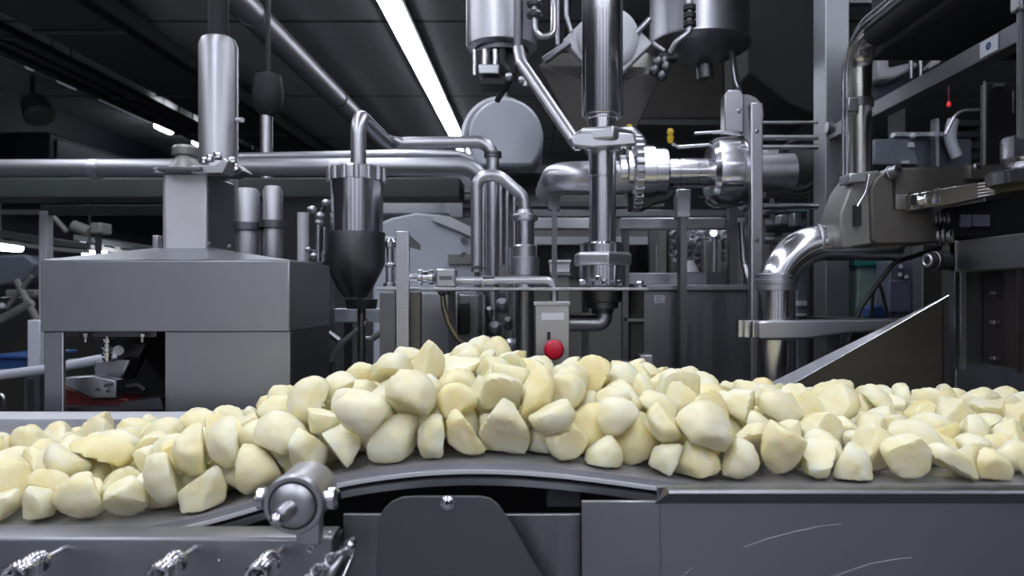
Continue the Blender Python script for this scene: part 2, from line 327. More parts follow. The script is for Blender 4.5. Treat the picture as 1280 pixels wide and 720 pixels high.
# blurred conveyors far left
def far_conveyor(label, x0, y0, x1, y1, Y, m='brown'):
    t = thing('conveyor', label, 'conveyor', (X((x0 + x1) / 2, Y), Y, 0))
    MB().prism([P(x0, y0, Y), P(x1, y1, Y), P(x1, y1 + 7, Y), P(x0, y0 + 7, Y)], (0, .5, 0)).build('side_frame', 'green', t)
    MB().prism([P(x0, y0 + 9, Y), P(x1, y1 + 9, Y), P(x1, y1 + 14, Y), P(x0, y0 + 14, Y)], (0, .5, 0)).build('lower_frame', 'beige', t)
    for k in range(5):
        f = (k + .5) / 5; p = P(x0 + (x1 - x0) * f, y0 + (y1 - y0) * f + 5, Y)
        MB().cyl(p + Vector((0, .02, 0)), p + Vector((0, .48, 0)), .03).build('roller', 'satin', t)
    for f in (.1, .9):
        p = P(x0 + (x1 - x0) * f, y0 + (y1 - y0) * f + 8, Y); MB().box(p.x - .02, p.x + .02, Y + .1, Y + .15, 0, p.z).build('leg', 'dark', t)
far_conveyor('blurred sloping conveyor at the far left edge behind the post', -60, 281, 52, 298, 4.6)
far_conveyor('blurred conveyor sloping down towards the left machine lid', 92, 293, 200, 311, 5.7)
t = thing('machine_lamp', 'bright white tube lamp at the far left edge above the machine clutter', 'lamp', P(5, 306, 5.2))
MB().cyl(P(-40, 305, 5.2), P(26, 310, 5.2), S(5, 5.2)).build('tube', 'lamp', t); MB().cyl(P(0, 300, 5.3), P(0, 200, 5.3), .01).build('hanger_rod', 'duct', t)
t = thing('machine_lamp', 'bright white tube lamp seen just above the left machine lid', 'lamp', P(118, 316, 5.6))
MB().cyl(P(105, 317, 5.6), P(132, 318, 5.6), S(4, 5.6)).build('tube', 'lamp', t); MB().cyl(P(112, 314, 5.7), P(112, 200, 5.7), .01).build('hanger_rod', 'duct', t)
t = thing('drive_unit', 'blurred grey gear motor above the sloping conveyor, left of the tower', 'motor', P(110, 290, 4.4))
MB().cyl(P(92, 282, 4.4), P(112, 290, 4.4), S(7, 4.4)).build('motor_body', 'beige', t); MB().pbox((112, 278), (126, 292), 4.4, .12).build('gearbox', 'beige', t, .01)
MB().tube([P(66, 270, 4.4), P(84, 290, 4.4)], S(3, 4.4)).build('strut', 'beige', t); MB().box(X(116, 4.4), X(120, 4.4), 4.42, 4.46, 0, Z(290, 4.4)).build('stand', 'dark', t)
t = thing('packing_machine', 'blurred blue-grey machine with pipes at the left edge beside the hood', 'machine', (X(10, 3.9), 3.9, 0))
rr = random.Random(3)
MB().pbox((-60, 318), (26, 352), 3.9, .5).build('cover', 'paintdark', t, .03)
MB().pprism([(-30, 322), (30, 318), (44, 330), (30, 352), (-30, 360)], 3.85, .05).build('hood_panel', 'paint2', t, .01)
MB().pbox((6, 362), (44, 371), 3.8, .1).build('shelf_bar', 'beige', t, .008)
MB().pbox((-60, 372), (50, 425), 4.0, .5).build('body_panel', 'dark', t)
for (a, b, c, d, r) in ((8, 385, 40, 345, 3), (20, 350, 46, 400, 4), (0, 400, 40, 378, 5)): MB().tube([P(a, b, 3.75), P(c, d, 3.75)], S(r, 3.75)).build('strut', 'beige', t)
MB().ball(P(2, 382, 3.6), S(4, 3.6)).build('knob', 'white', t)
MB().box(X(-60, 4), X(50, 4), 4.0, 4.5, 0, Z(425, 4)).build('base_cabinet', 'brown', t)
t = thing('post', 'pale lilac-grey upright post left of the hood, above the slanting tube', 'post', (X(41, 2.6), 2.6, 0))
MB().pbox((34, 400), (50, 463), 2.6, .05).build('upright', 'paint', t, .004); MB().box(X(34, 2.6), X(50, 2.6), 2.6, 2.65, 0, Z(463, 2.6)).build('lower_upright', 'dark', t)
t = thing('crate', 'blue plastic crate behind the pale post at the left edge', 'crate', (X(15, 2.8), 2.8, Z(462, 2.8)))
MB().prism([P(-14, 446, 2.8), P(36, 444, 2.8), P(32, 463, 2.8), P(-10, 463, 2.8)], (0, .25, 0)).build('crate_body', 'blue', t, .006)
MB().pbox((-16, 444), (38, 448), 2.78, .29).build('rim', 'blue', t, .003)
t = thing('work_table', 'dark steel table carrying the blue crate at the left edge', 'table', (X(5, 2.8), 2.8, 0))
MB().pbox((-80, 463), (60, 468), 2.75, .5).build('table_top', 'dark', t)
for px in (-70, 52): MB().box(X(px, 2.8), X(px + 5, 2.8), 2.8, 2.84, 0, Z(468, 2.75)).build('leg', 'dark', t)
t = thing('hose_pipe', 'pale slanting tube passing behind the left machine opening', 'pipe', P(20, 468, 2.2))
MB().tube([P(-60, 476, 2.2), P(55, 462, 2.1), P(200, 436, 2.0)], S(6, 2.1), .1).build('pipe_run', 'paint', t)
for px in (-20, 30): MB().box(X(px, 2.15), X(px + 4, 2.15), 2.15, 2.18, 0, Z(474, 2.15)).build('support', 'dark', t)
t = thing('handle_bar', 'small bright bent steel handle at the left edge above the rail', 'handle', (X(3, 1.5), 1.5, Z(515, 1.5)))
MB().tube([P(-8, 520, 1.5), P(-8, 493, 1.5), P(5, 493, 1.5), P(5, 520, 1.5)], S(2.2, 1.5), .01).build('bent_rod', 'polish', t)
MB().box(X(-16, 1.5), X(9, 1.5), 1.48, 1.54, 0, Z(518, 1.5)).build('foot_block', 'dark', t)

# ---------------------------------------------------------------- left machine with tower
t = thing('hooded_machine', 'big grey sheet-steel machine with sloped lid and square tower, left of the heap', 'machine', (X(206, 1.42), 1.55, 0))
LX0, LX1, LY0, LY1, LZ1, LZ0 = -.9735, -.481, 1.42, 1.70, H + .0663, H - .0757
b = MB(); b.box(LX0, LX1, LY0, LY1, LZ0, LZ1); b.build('upper_housing', 'sheet', t, .003)
tw = [(-.783, 1.52), (-.768, 1.50), (-.6817, 1.50), (-.6817, 1.636), (-.783, 1.636)]
b = MB(); bv = [Vector((LX0, LY0, LZ1)), Vector((LX1, LY0, LZ1)), Vector((LX1, LY1, LZ1)), Vector((LX0, LY1, LZ1))]; zt = H + .094
tv = [Vector((-.790, 1.49, zt)), Vector((-.672, 1.49, zt)), Vector((-.672, 1.645, zt)), Vector((-.790, 1.645, zt))]
b.loft([bv, tv]); b.build('sloped_lid', 'sheet', t, 0, ang=.02)
b = MB(); b.loft([[Vector((x, y, zt - .01)) for x, y in tw], [Vector((x, y, H + .25)) for x, y in tw]]); tower = b.build('tower', 'tower', t, .003)
MB().box(-.6817, -.679, 1.503, 1.634, zt + .004, H + .246).build('tower_side_plate', 'guard', t)
b = MB()
for px, py in ((261, 305), (287, 308), (220, 322)): b.bolt(P(px, py, 1.49), (0, -1, .2), .003, .004)
b.build('lid_bolts', 'dark', tower)
MB().pbox((190, 294), (197, 311), 1.51, .02).build('hinge_block', 'satin', t, .002)
MB().box(X(50, 1.42) + .004, X(77, 1.42), 1.425, 1.434, 0, LZ0).build('left_leg', 'sheet', t, .002)
MB().box(X(205, 1.42), LX1 - .001, 1.424, 1.434, .35, LZ0).build('front_panel', 'sheet', t, .001)
MB().box(LX1 - .012, LX1 - .002, 1.434, 1.70, .35, LZ0).build('side_panel', 'dark', t)
MB().box(LX0 + .004, LX1 - .012, 1.69, 1.70, .35, LZ0).build('back_panel', 'void', t)  # black colour here and on the inner panel imitates shade in the opening
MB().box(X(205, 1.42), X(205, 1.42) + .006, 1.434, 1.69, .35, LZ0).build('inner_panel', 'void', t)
for x in (LX0 + .004, LX1 - .05): MB().box(x, x + .045, 1.64, 1.69, 0, .36).build('rear_leg', 'dark', t)
MB().box(LX1 - .05, LX1 - .005, 1.43, 1.47, 0, .36).build('front_leg', 'dark', t)
# what shows in the opening
f = thing('valve_actuator', 'grey pneumatic valve unit with dark red base inside the machine opening', 'valve unit', P(135, 505, 1.5))
MB().box(X(77, 1.5), X(200, 1.5), 1.47, 1.60, 0, Z(506, 1.5)).build('mounting_plinth', 'dark', f)
MB().pprism([(78, 472), (118, 470), (145, 476), (145, 497), (115, 497), (98, 489), (79, 482)], 1.48, .03).build('bracket_plate', 'satin', f, .002)
MB().pprism([(76, 482), (98, 490), (115, 498), (160, 498), (165, 510), (76, 510)], 1.50, .07).build('red_base', 'darkred', f, .003)
b = MB()
for py, r in ((425, 7), (431, 5), (436, 7), (442, 6), (447, 5)): b.lathe(P(134, py + 3, 1.52), (0, 0, 1), [(0, S(r, 1.52)), (S(4, 1.52), S(r, 1.52))], 20)
b.cyl(P(134, 452, 1.52), P(134, 416, 1.52), S(3, 1.52)); b.build('threaded_stem', 'polish', f)
MB().pprism([(118, 452), (150, 448), (163, 450), (152, 474), (118, 474), (116, 460)], 1.53, .05).build('actuator_body', 'satin', f, .004)
MB().cyl(P(148, 438, 1.50), P(148, 438, 1.56), S(6, 1.52)).build('gauge', 'white', f)
MB().pprism([(150, 430), (182, 430), (160, 474), (140, 474)], 1.57, .03).build('rear_fin', 'dark', f)
b = MB()
for q in ((132, 482), (138, 481), (134, 489), (121, 487)): b.cyl(P(q[0], q[1], 1.481), P(q[0], q[1], 1.474), S(2, 1.48), seg=10)
b.build('screw_holes', 'black', f)
MB().tube([P(146, 480, 1.52), P(160, 484, 1.52), P(172, 480, 1.53), P(182, 488, 1.53)], S(4, 1.52), .02).build('black_hose', 'black', f)
MB().pprism([(150, 504), (200, 497), (205, 512), (148, 512)], 1.46, .08).build('front_slide', 'dark', f)
for px in (107, 178):
    b = MB(); b.bolt(P(px, 417, 1.47), (0, 0, -1), .006, .008); b.cyl(P(px, 419, 1.47), P(px, 428, 1.47), .0035); b.build('hanging_bolt', 'polish', t)
MB().pbox((80, 414), (196, 421), 1.48, .05).build('bolt_rail', 'dark', t)
# tower top
k = thing('tower_valve', 'grey cast valve with round knob clamped on the machine tower top', 'valve', (X(240, 1.55), 1.56, H + .25))
MB().box(X(208, 1.5), X(262, 1.5), 1.46, 1.60, H + .2501, H + .258).build('base_plate', 'dark', k, .002)
MB().lathe(P(232, 217, 1.52), (0, 0, 1), [(0, .040), (.006, .040), (.016, .030), (.030, .021), (.036, .020), (.038, .026), (.052, .027), (.058, .022)]).build('valve_body', 'warmlight', k)
MB().lathe(P(200, 217, 1.5) , (0, 0, 1), [(0, .012), (.003, .016), (.008, .016), (.012, .010)]).build('end_knob', 'satin', k)
MB().pprism([(238, 206), (268, 206), (276, 200), (286, 200), (278, 216), (238, 216)], 1.47, .05).build('clamp_plate', 'satin', k, .002)
b = MB()
for px, py, r in ((262, 197, 4), (272, 194, 5), (281, 202, 4), (290, 200, 4), (295, 209, 3), (255, 200, 4)): b.bolt(P(px, py + 5, 1.5), (0, 0, 1), S(r, 1.5), S(9, 1.5))
b.build('clamp_bolts', 'polish', k)
MB().pprism([(270, 204), (294, 204), (305, 214), (288, 220), (262, 218)], 1.53, .05).build('side_lug', 'dark', k, .002)

# ---------------------------------------------------------------- vertical pipes on the left
t = thing('riser_pipe', 'thick tall satin-steel pipe rising behind the machine tower', 'pipe', (X(273, 2.2), 2.2, 0))
MB().lathe((X(273, 2.2), 2.2, .0), (0, 0, 1), [(0, S(23, 2.2)), (Z(58, 2.2), S(23, 2.2)), (Z(50, 2.2), S(20, 2.2)), (Z(46, 2.2), S(13, 2.2))], 36).build('pipe_run', 'pipegrey', t)
MB().cyl(P(273, 60, 2.2), (X(273, 2.2), 2.2, ZC), S(12, 2.2)).build('upper_sleeve', 'duct', t)
MB().tube([P(296, 150, 2.18), P(303, 150, 2.16)], S(3, 2.2)).build('sensor_stub', 'white', t)
t = thing('riser_pipe', 'thin vertical pipe topped by a black bell between tall riser and canister', 'pipe', (X(333, 3.6), 3.6, 0))
MB().cyl((X(333, 3.6), 3.6, 0), P(333, 145, 3.6), S(8, 3.4)).build('pipe_run', 'satin', t)
MB().lathe(P(335, 145, 3.6), (0, 0, 1), [(0, S(10, 3.4)), (.04, S(18, 3.4)), (.12, S(20, 3.4)), (.2, S(17, 3.4)), (.22, .012), (1.1, .012)]).build('bell', 'duct', t)
for (px, r, py0, py1, lab) in ((309, 15, 236, 322, 'left one of two grey capped cylinders right of the tower'), (341, 12, 233, 322, 'right one of two grey capped cylinders right of the tower')):
    t = thing('filter_cylinder', lab, 'filter', (X(px, 2.0), 2.0, 0))
    MB().lathe(P(px, py1, 2.0), (0, 0, 1), [(0, S(r, 2.)), (S(py1 - py0 - 6, 2.), S(r, 2.)), (S(py1 - py0, 2.), S(r - 3, 2.))]).build('cylinder', 'pipegrey', t)
    MB().lathe(P(px, py0 + 52, 2.0), (0, 0, 1), [(0, S(r + 5, 2.)), (S(9, 2.), S(r + 5, 2.))]).build('clamp_ring', 'dark', t)
    MB().cyl((X(px, 2.), 2., 0), P(px, py1, 2.), S(r - 3, 2.)).build('stand_pipe', 'dark', t)
t = thing('sampling_valve', 'small cluster of chrome rods and knobs left of the ribbed canister', 'valve', (X(395, 2.0), 2.0, 0))
MB().cyl((X(379, 2.0), 2.0, 0), P(379, 266, 2.0), S(7, 2.0)).build('white_post', 'white', t)
b = MB(); b.cyl(P(398, 330, 1.95), P(398, 280, 1.95), S(3, 2)); b.cyl(P(405, 330, 1.97), P(405, 284, 1.97), S(2, 2)); b.build('chrome_rods', 'polish', t)
for q, r in (((390, 262), 6), ((400, 270), 6), ((407, 253), 5), ((392, 320), 5), ((409, 319), 5), ((399, 278), 5), ((385, 312), 4)): MB().ball(P(q[0], q[1], 1.95), S(r, 2), sz=.8).build('knob', 'satin', t); MB().tube([P(385, 312, 1.96), P(400, 318, 1.96), P(400, 270, 1.97), P(408, 250, 1.98)], S(2.5, 2), .02).build('link_tube', 'dark', t)
MB().box(X(372, 2), X(412, 2), 1.93, 2.05, 0, Z(328, 2)).build('pedestal', 'dark', t)
# canister
t = thing('canister', 'brushed steel canister with clamped lid and dark outlet cone, feeding pipe on top', 'canister', (X(447, 1.95), 1.95, 0))
MB().lathe(P(446, 292, 1.95), (0, 0, 1), [(0, S(32, 1.95)), (S(66, 1.95), S(33, 1.95))], 40).build('drum', 'polish', t)
b = MB(); b.lathe(P(446, 226, 1.95), (0, 0, 1), [(0, S(34, 1.95)), (S(14, 1.95), S(34, 1.95)), (S(17, 1.95), S(30, 1.95)), (S(20, 1.95), S(10, 1.95))], 40)
for i in range(14):
    a = 2 * PI * i / 14; b.lathe(P(446, 227, 1.95) + Vector((math.cos(a), math.sin(a), 0)) * S(33, 1.95), (0, 0, 1), [(0, S(4, 2)), (S(16, 1.95), S(4, 2))], 10)
b.build('lid', 'satin', t)
MB().lathe(P(444, 372, 1.95), (0, 0, 1), [(0, S(14, 1.95)), (S(12, 1.95), S(22, 1.95)), (S(42, 1.95), S(37, 1.95)), (S(81, 1.95), S(37, 1.95))], 40).build('outlet_cone', 'dark', t)
MB().lathe(P(452, 386, 1.95), (0, 0, 1), [(0, S(18, 1.95)), (S(12, 1.95), S(20, 1.95))]).build('rubber_seal', 'black', t)
MB().cyl((X(452, 1.95), 1.95, 0), P(452, 386, 1.95), S(5, 1.95)).build('outlet_pipe', 'dark', t)
t = thing('gooseneck_pipe', 'satin pipe leaving the canister lid, bending back and right, then down', 'pipe', P(448, 212, 1.95))
MB().tube([P(448, 208, 1.95), P(448, 143, 1.95), P(486, 180, 2.37), P(616, 177, 2.37), P(616, 232, 2.37), (X(616, 2.37), 2.37, .0)], S(8.5, 2.2), .055, 22).build('pipe_run', 'satin', t)
for py in (190, 194): MB().lathe(P(616, py + 3, 2.37), (0, 0, 1), [(0, S(11, 2.37)), (S(3, 2.37), S(11, 2.37))]).build('pipe_collar', 'dark', t)
# things behind between machine and bracket
t = thing('rear_cabinet', 'dark cabinet just behind the right side of the hooded machine', 'cabinet', (X(395, 1.8), 1.8, 0))
MB().box(X(362, 1.85), X(402, 1.85), 1.78, 1.86, 0, Z(352, 1.85)).build('body', 'dark', t, .004)
t = thing('white_tray', 'small pale rectangular tray below the canister cone', 'tray', (X(445, 2.1), 2.1, 0))
MB().pbox((412, 386), (477, 403), 2.1, .12).build('tray_box', 'paint', t, .003)
MB().box(X(430, 2.2), X(440, 2.2), 2.2, 2.22, 0, Z(403, 2.2)).build('stand', 'dark', t)
t = thing('link_arm', 'pair of crossed light levers under the pale tray', 'lever', (X(440, 1.95), 1.95, 0))
MB().tube([P(412, 452, 1.95), P(428, 428, 1.95), P(462, 400, 1.95)], S(3.5, 1.95)).build('lever', 'satin', t)
MB().tube([P(450, 425, 1.98), P(465, 424, 1.98), P(478, 414, 1.98)], S(4, 1.95), .02).build('lever', 'satin', t)
MB().tube([P(411, 416, 1.98), P(424, 426, 1.98)], S(4, 1.95)).build('lever', 'satin', t)
MB().box(X(409, 1.95), X(417, 1.95), 1.94, 1.97, 0, Z(452, 1.95)).build('stand', 'dark', t)

# ---------------------------------------------------------------- centre background
t = thing('domed_cover', 'pale blue-grey rounded machine cover behind the upright bracket', 'machine cover', (X(545, 2.9), 3.0, 0))
MB().pprism([(466, 500), (466, 282), (490, 272), (520, 266), (548, 268), (580, 282), (612, 302), (640, 310), (640, 500)], 3.12, .3).build('cover_shell', 'paint', t, .01)
MB().pprism([(540, 268), (560, 270), (592, 285), (604, 298), (600, 302), (570, 288), (540, 276)], 3.09, .03).build('curved_trim', 'white', t, .004)
b = MB()
for q in ((580, 300), (580, 319)): b.cyl(P(q[0], q[1], 3.12), P(q[0], q[1], 3.10), S(4, 3.1), seg=16)
b.build('port_holes', 'dark', t)
MB().pbox((560, 318), (625, 330), 3.10, .02).build('lower_band', 'beige', t)
t = thing('support_beam', 'light-grey horizontal beam above the pale rounded cover', 'beam', P(520, 260, 3.65))
MB().pbox((470, 250), (600, 267), 3.65, .06).build('beam_bar', 'white', t, .004)
MB().tube([P(530, 228, 3.6), P(552, 251, 3.6)], S(4, 3.65)).build('diagonal_brace', 'white', t)
MB().pbox((562, 229), (579, 272), 3.6, .08).build('junction_block', 'white', t, .004)
MB().pbox((500, 238), (511, 250), 3.65, .05).build('stub_post', 'beige', t)
MB().pbox((592, 250), (600, 600), 3.65, .06).build('leg', 'beige', t)
b = MB()
for py in (236, 246, 256, 266): b.pbox((578, py), (604, py + 4), 3.55, .08)
b.pbox((588, 230), (596, 275), 3.57, .04); b.build('clamp_stack', 'dark', t)
t = thing('horizontal_tank', 'round pale blue-grey tank end high in the middle background', 'tank', P(632, 205, 3.0))
MB().prism([P(632 + 47 * math.cos(a) * (1 if math.sin(a) > -.3 else 1.0), min(172 - 50 * math.sin(a), 207), 3.0) for a in [2 * PI * i / 48 for i in range(48)]], (0, .9, 0)).build('shell', 'paint', t, .012)
MB().prism([P(626 + 50 * math.cos(a), 172 - 52 * math.sin(a), 3.1) for a in [PI * (.38 + .8 * i / 24) for i in range(25)]] + [P(626 + 46 * math.cos(a), 172 - 48 * math.sin(a), 3.1) for a in [PI * (1.18 - .8 * i / 24) for i in range(25)]], (0, .1, 0)).build('end_rim', 'satin', t)
MB().pbox((584, 206), (690, 216), 3.1, .7).build('saddle', 'dark', t); 
MB().cyl(P(632, 130, 3.5), (X(632, 3.5), 3.5, ZC), .02).build('hanger_rod', 'dark', t)

t = thing('control_cabinet', 'grey-beige cabinet with two black windows behind the main column', 'cabinet', (X(730, 3.3), 3.3, 0))
MB().pbox((636, 244), (826, 640), 3.3, .5).build('body', 'beige', t, .006)
b = MB(); b.pbox((664, 296), (820, 306), 3.27, .04); b.pbox((664, 306), (671, 347), 3.27, .04); b.pbox((813, 306), (822, 347), 3.27, .04); b.build('window_frame', 'white', t, .003)
MB().pbox((672, 307), (742, 347), 3.28, .02).build('window_pane', 'glassblack', t); MB().pbox((752, 307), (813, 347), 3.28, .02).build('window_pane', 'glassblack', t)
MB().pbox((742, 306), (752, 347), 3.27, .03).build('centre_post', 'beige', t)
MB().pbox((640, 252), (830, 258), 3.27, .04).build('upper_ledge', 'dark', t)
t = thing('cross_beam', 'grey steel cross beam passing behind the column, above the black windows', 'beam', P(780, 280, 2.6))
MB().pbox((664, 272), (770, 286), 2.6, .06).build('beam_bar', 'satin', t, .003)
MB().pbox((655, 262), (930, 271), 2.7, .06).build('upper_bar', 'dark', t, .003)
for px in (660, 932): MB().box(X(px, 2.65), X(px + 8, 2.65), 2.62, 2.68, 0, Z(264, 2.65)).build('leg', 'dark', t)
t = thing('paper_box', 'small white carton on a grey pedestal left of the column base', 'carton', (X(700, 2.4), 2.4, Z(341, 2.4)))
MB().pprism([(687, 326), (700, 325), (713, 326), (712, 341), (688, 341)], 2.4, .06).build('carton', 'paperwhite', t, .003)
MB().pbox((686, 325), (714, 328), 2.39, .075).build('lid', 'paperwhite', t, .002)
t = thing('pedestal', 'narrow grey pedestal under the small white carton', 'pedestal', (X(700, 2.4), 2.4, 0))
MB().box(X(690, 2.4), X(711, 2.4), 2.38, 2.48, 0, Z(342, 2.4)).build('body', 'beige', t, .003); MB().box(X(688, 2.4), X(713, 2.4), 2.37, 2.49, Z(344, 2.4), Z(342, 2.4)).build('top_plate', 'satin', t)

# machine with glittering packs, seen through the right frame
t = thing('sorting_machine', 'blurred grey machine with crinkled film behind the right frame', 'machine', (X(870, 3.0), 3.0, 0))
rr = random.Random(8)
MB().pbox((842, 286), (990, 640), 3.2, .5).build('body', 'beige', t, .005)
b = MB(); base = []
nx, nz = 22, 14
g = [[b.bm.verts.new(P(838 + 70 * i / nx, 288 + 46 * j / nz, 3.1) + Vector((0, rr.uniform(-.05, .05), 0))) for i in range(nx + 1)] for j in range(nz + 1)]
for j in range(nz):
    for i in range(nx): b.bm.faces.new((g[j][i], g[j][i + 1], g[j + 1][i + 1], g[j + 1][i]))
o = b.build('film_web', 'white', t, smooth=False); s_ = o.modifiers.new('thickness', 'SOLIDIFY'); s_.thickness = .004
MB().lathe(P(861, 341, 2.95), (0, 0, 1), [(0, S(13, 3)), (S(8, 3), S(9, 3)), (S(15, 3), S(6, 3))]).build('white_cone', 'white', t)
MB().pbox((880, 300), (902, 360), 2.98, .06).build('side_block', 'warmlight', t, .004)
MB().cyl(P(893, 350, 2.9), P(893, 296, 2.9), S(3.5, 2.9)).build('lamp_post', 'satin', t)
MB().ball(P(892, 291, 2.9), S(4.5, 2.9)).build('lamp_lens', 'spark', t)
MB().pbox((824, 284), (833, 345), 3.0, .05).build('upright', 'beige', t); MB().pbox((812, 284), (820, 345), 3.05, .05).build('upright', 'dark', t)
MB().box(X(845, 3), X(905, 3), 2.85, 3.1, Z(362, 3), Z(341, 2.95)).build('shelf', 'dark', t)
t = thing('tubular_stand', 'square grey tube frame spanning from the column to the right post', 'frame', (X(850, 2.2), 2.2, 0))
MB().pbox((776, 272), (932, 286), 2.15, .05).build('top_bar', 'satin', t, .003)
MB().tube([P(926, 278, 2.13), P(930, 330, 2.12), P(943, 366, 2.06), (X(943, 2.06), 2.06, 0)], S(4, 2.1), .05).build('bent_leg', 'satin', t)
MB().box(X(778, 2.17), X(786, 2.17), 2.16, 2.2, 0, Z(286, 2.15)).build('leg', 'dark', t)
t = thing('steel_cabinet', 'large plain dark steel cabinet with small label, right of the column', 'cabinet', (X(872, 2.25), 2.25, 0))
MB().box(X(804, 2.1), X(940, 2.1), 2.1, 2.6, 0, Z(362, 2.1)).build('body', 'sheetdark', t, .004)
MB().pbox((797, 356), (942, 363), 2.08, .54).build('top_lip', 'sheet', t, .002)
MB().pbox((770, 341), (884, 356), 2.2, .3).build('raised_box', 'sheet', t, .003)
MB().pbox((818, 369), (831, 379), 2.097, .004).build('label', 'label', t)
b = MB(); b.pbox((820, 371), (829, 372), 2.0955, .002); b.pbox((820, 374), (827, 375), 2.0955, .002); b.pbox((820, 376.5), (829, 377.3), 2.0955, .002); b.build('label_print', 'beige', t)
t = thing('support_post', 'slim black support post left of the large steel cabinet', 'post', (X(794, 1.75), 1.75, 0))
MB().box(X(786, 1.75), X(803, 1.75), 1.72, 1.76, 0, H + .008).build('upright', 'black', t, .002)
MB().pbox((784, 398), (805, 402), 1.71, .06).build('clamp', 'dark', t); MB().pbox((781, 452), (800, 462), 1.71, .06).build('clamp', 'satin', t, .002)
t = thing('small_block', 'small grey square block at the foot of the steel cabinet', 'block', (X(808, 1.7), 1.7, 0))
MB().pbox((800, 444), (816, 466), 1.66, .05).build('block_body', 'satin', t, .002); MB().box(X(804, 1.7), X(812, 1.7), 1.68, 1.7, 0, Z(466, 1.66)).build('stand', 'dark', t)
t = thing('side_cabinet', 'grey cabinet behind the tray, left of the upright hoses', 'cabinet', (X(560, 2.1), 2.2, 0))
MB().box(X(478, 2.1), X(573, 2.1), 2.1, 2.5, 0, Z(366, 2.1)).build('body', 'sheet', t, .004)
MB().box(X(573, 2.12), X(598, 2.12), 2.12, 2.5, 0, Z(368, 2.1)).build('narrow_panel', 'sheetdark', t, .003)
MB().pbox((574, 378), (586, 418), 2.08, .04).build('black_latch', 'black', t, .004)
t = thing('pipe_manifold', 'blurred cluster of thin upright pipes and valves behind the tray', 'manifold', (X(625, 2.3), 2.4, 0))
for px, r in ((604, 3), (634, 2), (643, 2)): MB().cyl((X(px, 2.3), 2.3, 0), P(px, 232, 2.3), S(r, 2.3)).build('pipe', 'satin', t)
for q, r in (((612, 395), 5), ((628, 386), 8), ((618, 415), 9), ((635, 408), 6), ((612, 432), 7)): MB().lathe(P(q[0], q[1], 2.28) , (0, -.5, .4), [(0, S(r, 2.3)), (.03, S(r, 2.3)), (.04, S(r * .6, 2.3))]).build('valve', 'satin', t)
MB().pbox((600, 366), (664, 380), 2.42, .03).build('cross_bar', 'dark', t); MB().pbox((620, 425), (650, 520), 2.46, .2).build('back_box', 'dark', t)
MB().box(X(600, 2.5), X(665, 2.5), 2.55, 2.6, 0, Z(330, 2.5)).build('back_panel', 'beige', t)
MB().ball(P(640, 432, 2.1), S(12, 2.1), sz=.8).build('round_cap', 'satin', t)
# ---------------------------------------------------------------- tanks and hopper overhead
def hang(px, Y, z0, t, r=.015, name='hanger_rod'): MB().cyl((X(px, Y), Y, z0), (X(px, Y), Y, ZC), r).build(name, 'dark', t)
t = thing('overhead_tank', 'steel tank at the top with bright streaked edge, left of the main column', 'tank', P(627, 62, 2.6))
MB().lathe(P(627, 64, 2.6), (0, 0, 1), [(0, S(38, 2.6)), (.01, S(44, 2.6)), (.75, S(44, 2.6))], 44).build('shell', 'satin', t)
b = MB(); b.lathe(P(627, 70, 2.6), (0, 0, 1), [(0, S(34, 2.6)), (S(6, 2.6), S(34, 2.6))], 40); b.build('bottom_plate', 'dark', t)
for px, r in ((593, 2.5), (606, 4), (619, 3.5)): MB().cyl(P(px, 94, 2.5), P(px, 62, 2.5), S(r, 2.5)).build('outlet_pipe', 'polish', t)
MB().pbox((598, 80), (624, 92), 2.48, .08).build('valve_block', 'satin', t, .004)
b = MB(); b.pbox((612, 62), (645, 93), 2.55, .12); b.pbox((600, 96), (636, 106), 2.5, .1); b.build('black_bracket', 'black', t, .004)
MB().tube([P(628, 62, 2.45), P(628, 80, 2.45), P(640, 96, 2.45), P(630, 112, 2.5), P(622, 125, 2.6)], S(4, 2.45), .03).build('dark_hose', 'black', t)
b = MB(); b.ball(P(636, 96, 2.44), S(5, 2.45)); b.ball(P(652, 100, 2.44), S(5, 2.45)); b.cyl(P(657, 93, 2.44), P(657, 108, 2.44), S(4, 2.45)); b.build('fittings', 'satin', t)
hang(627, 2.6, Z(-100, 2.6), t)
t = thing('hose', 'thick grey hose hanging in a U beside the top-left tank', 'hose', P(680, 45, 2.3))
MB().tube([(X(668, 2.3), 2.3, ZC), P(668, 12, 2.3), P(669, 46, 2.3), P(692, 46, 2.3), P(692, 10, 2.35), (X(694, 2.35), 2.35, ZC)], S(4, 2.3), .028).build('hose_run', 'satin', t)
for py in (4, 18): MB().lathe(P(668, py + 4, 2.3), (0, 0, 1), [(0, S(9, 2.3)), (S(4, 2.3), S(10, 2.3)), (S(8, 2.3), S(7, 2.3))]).build('hose_clamp', 'dark', t)
t = thing('hose', 'thin grey hose hanging straight between the U hose and the column', 'hose', P(698, 55, 2.4))
MB().tube([(X(697, 2.4), 2.4, ZC), P(697, 30, 2.4), P(697, 56, 2.4)], S(2.5, 2.4)).build('hose_run', 'satin', t)
MB().tube([(X(708, 2.4), 2.4, ZC), P(708, 20, 2.4), P(714, 40, 2.4)], S(3, 2.4), .03).build('side_hose', 'satin', t)
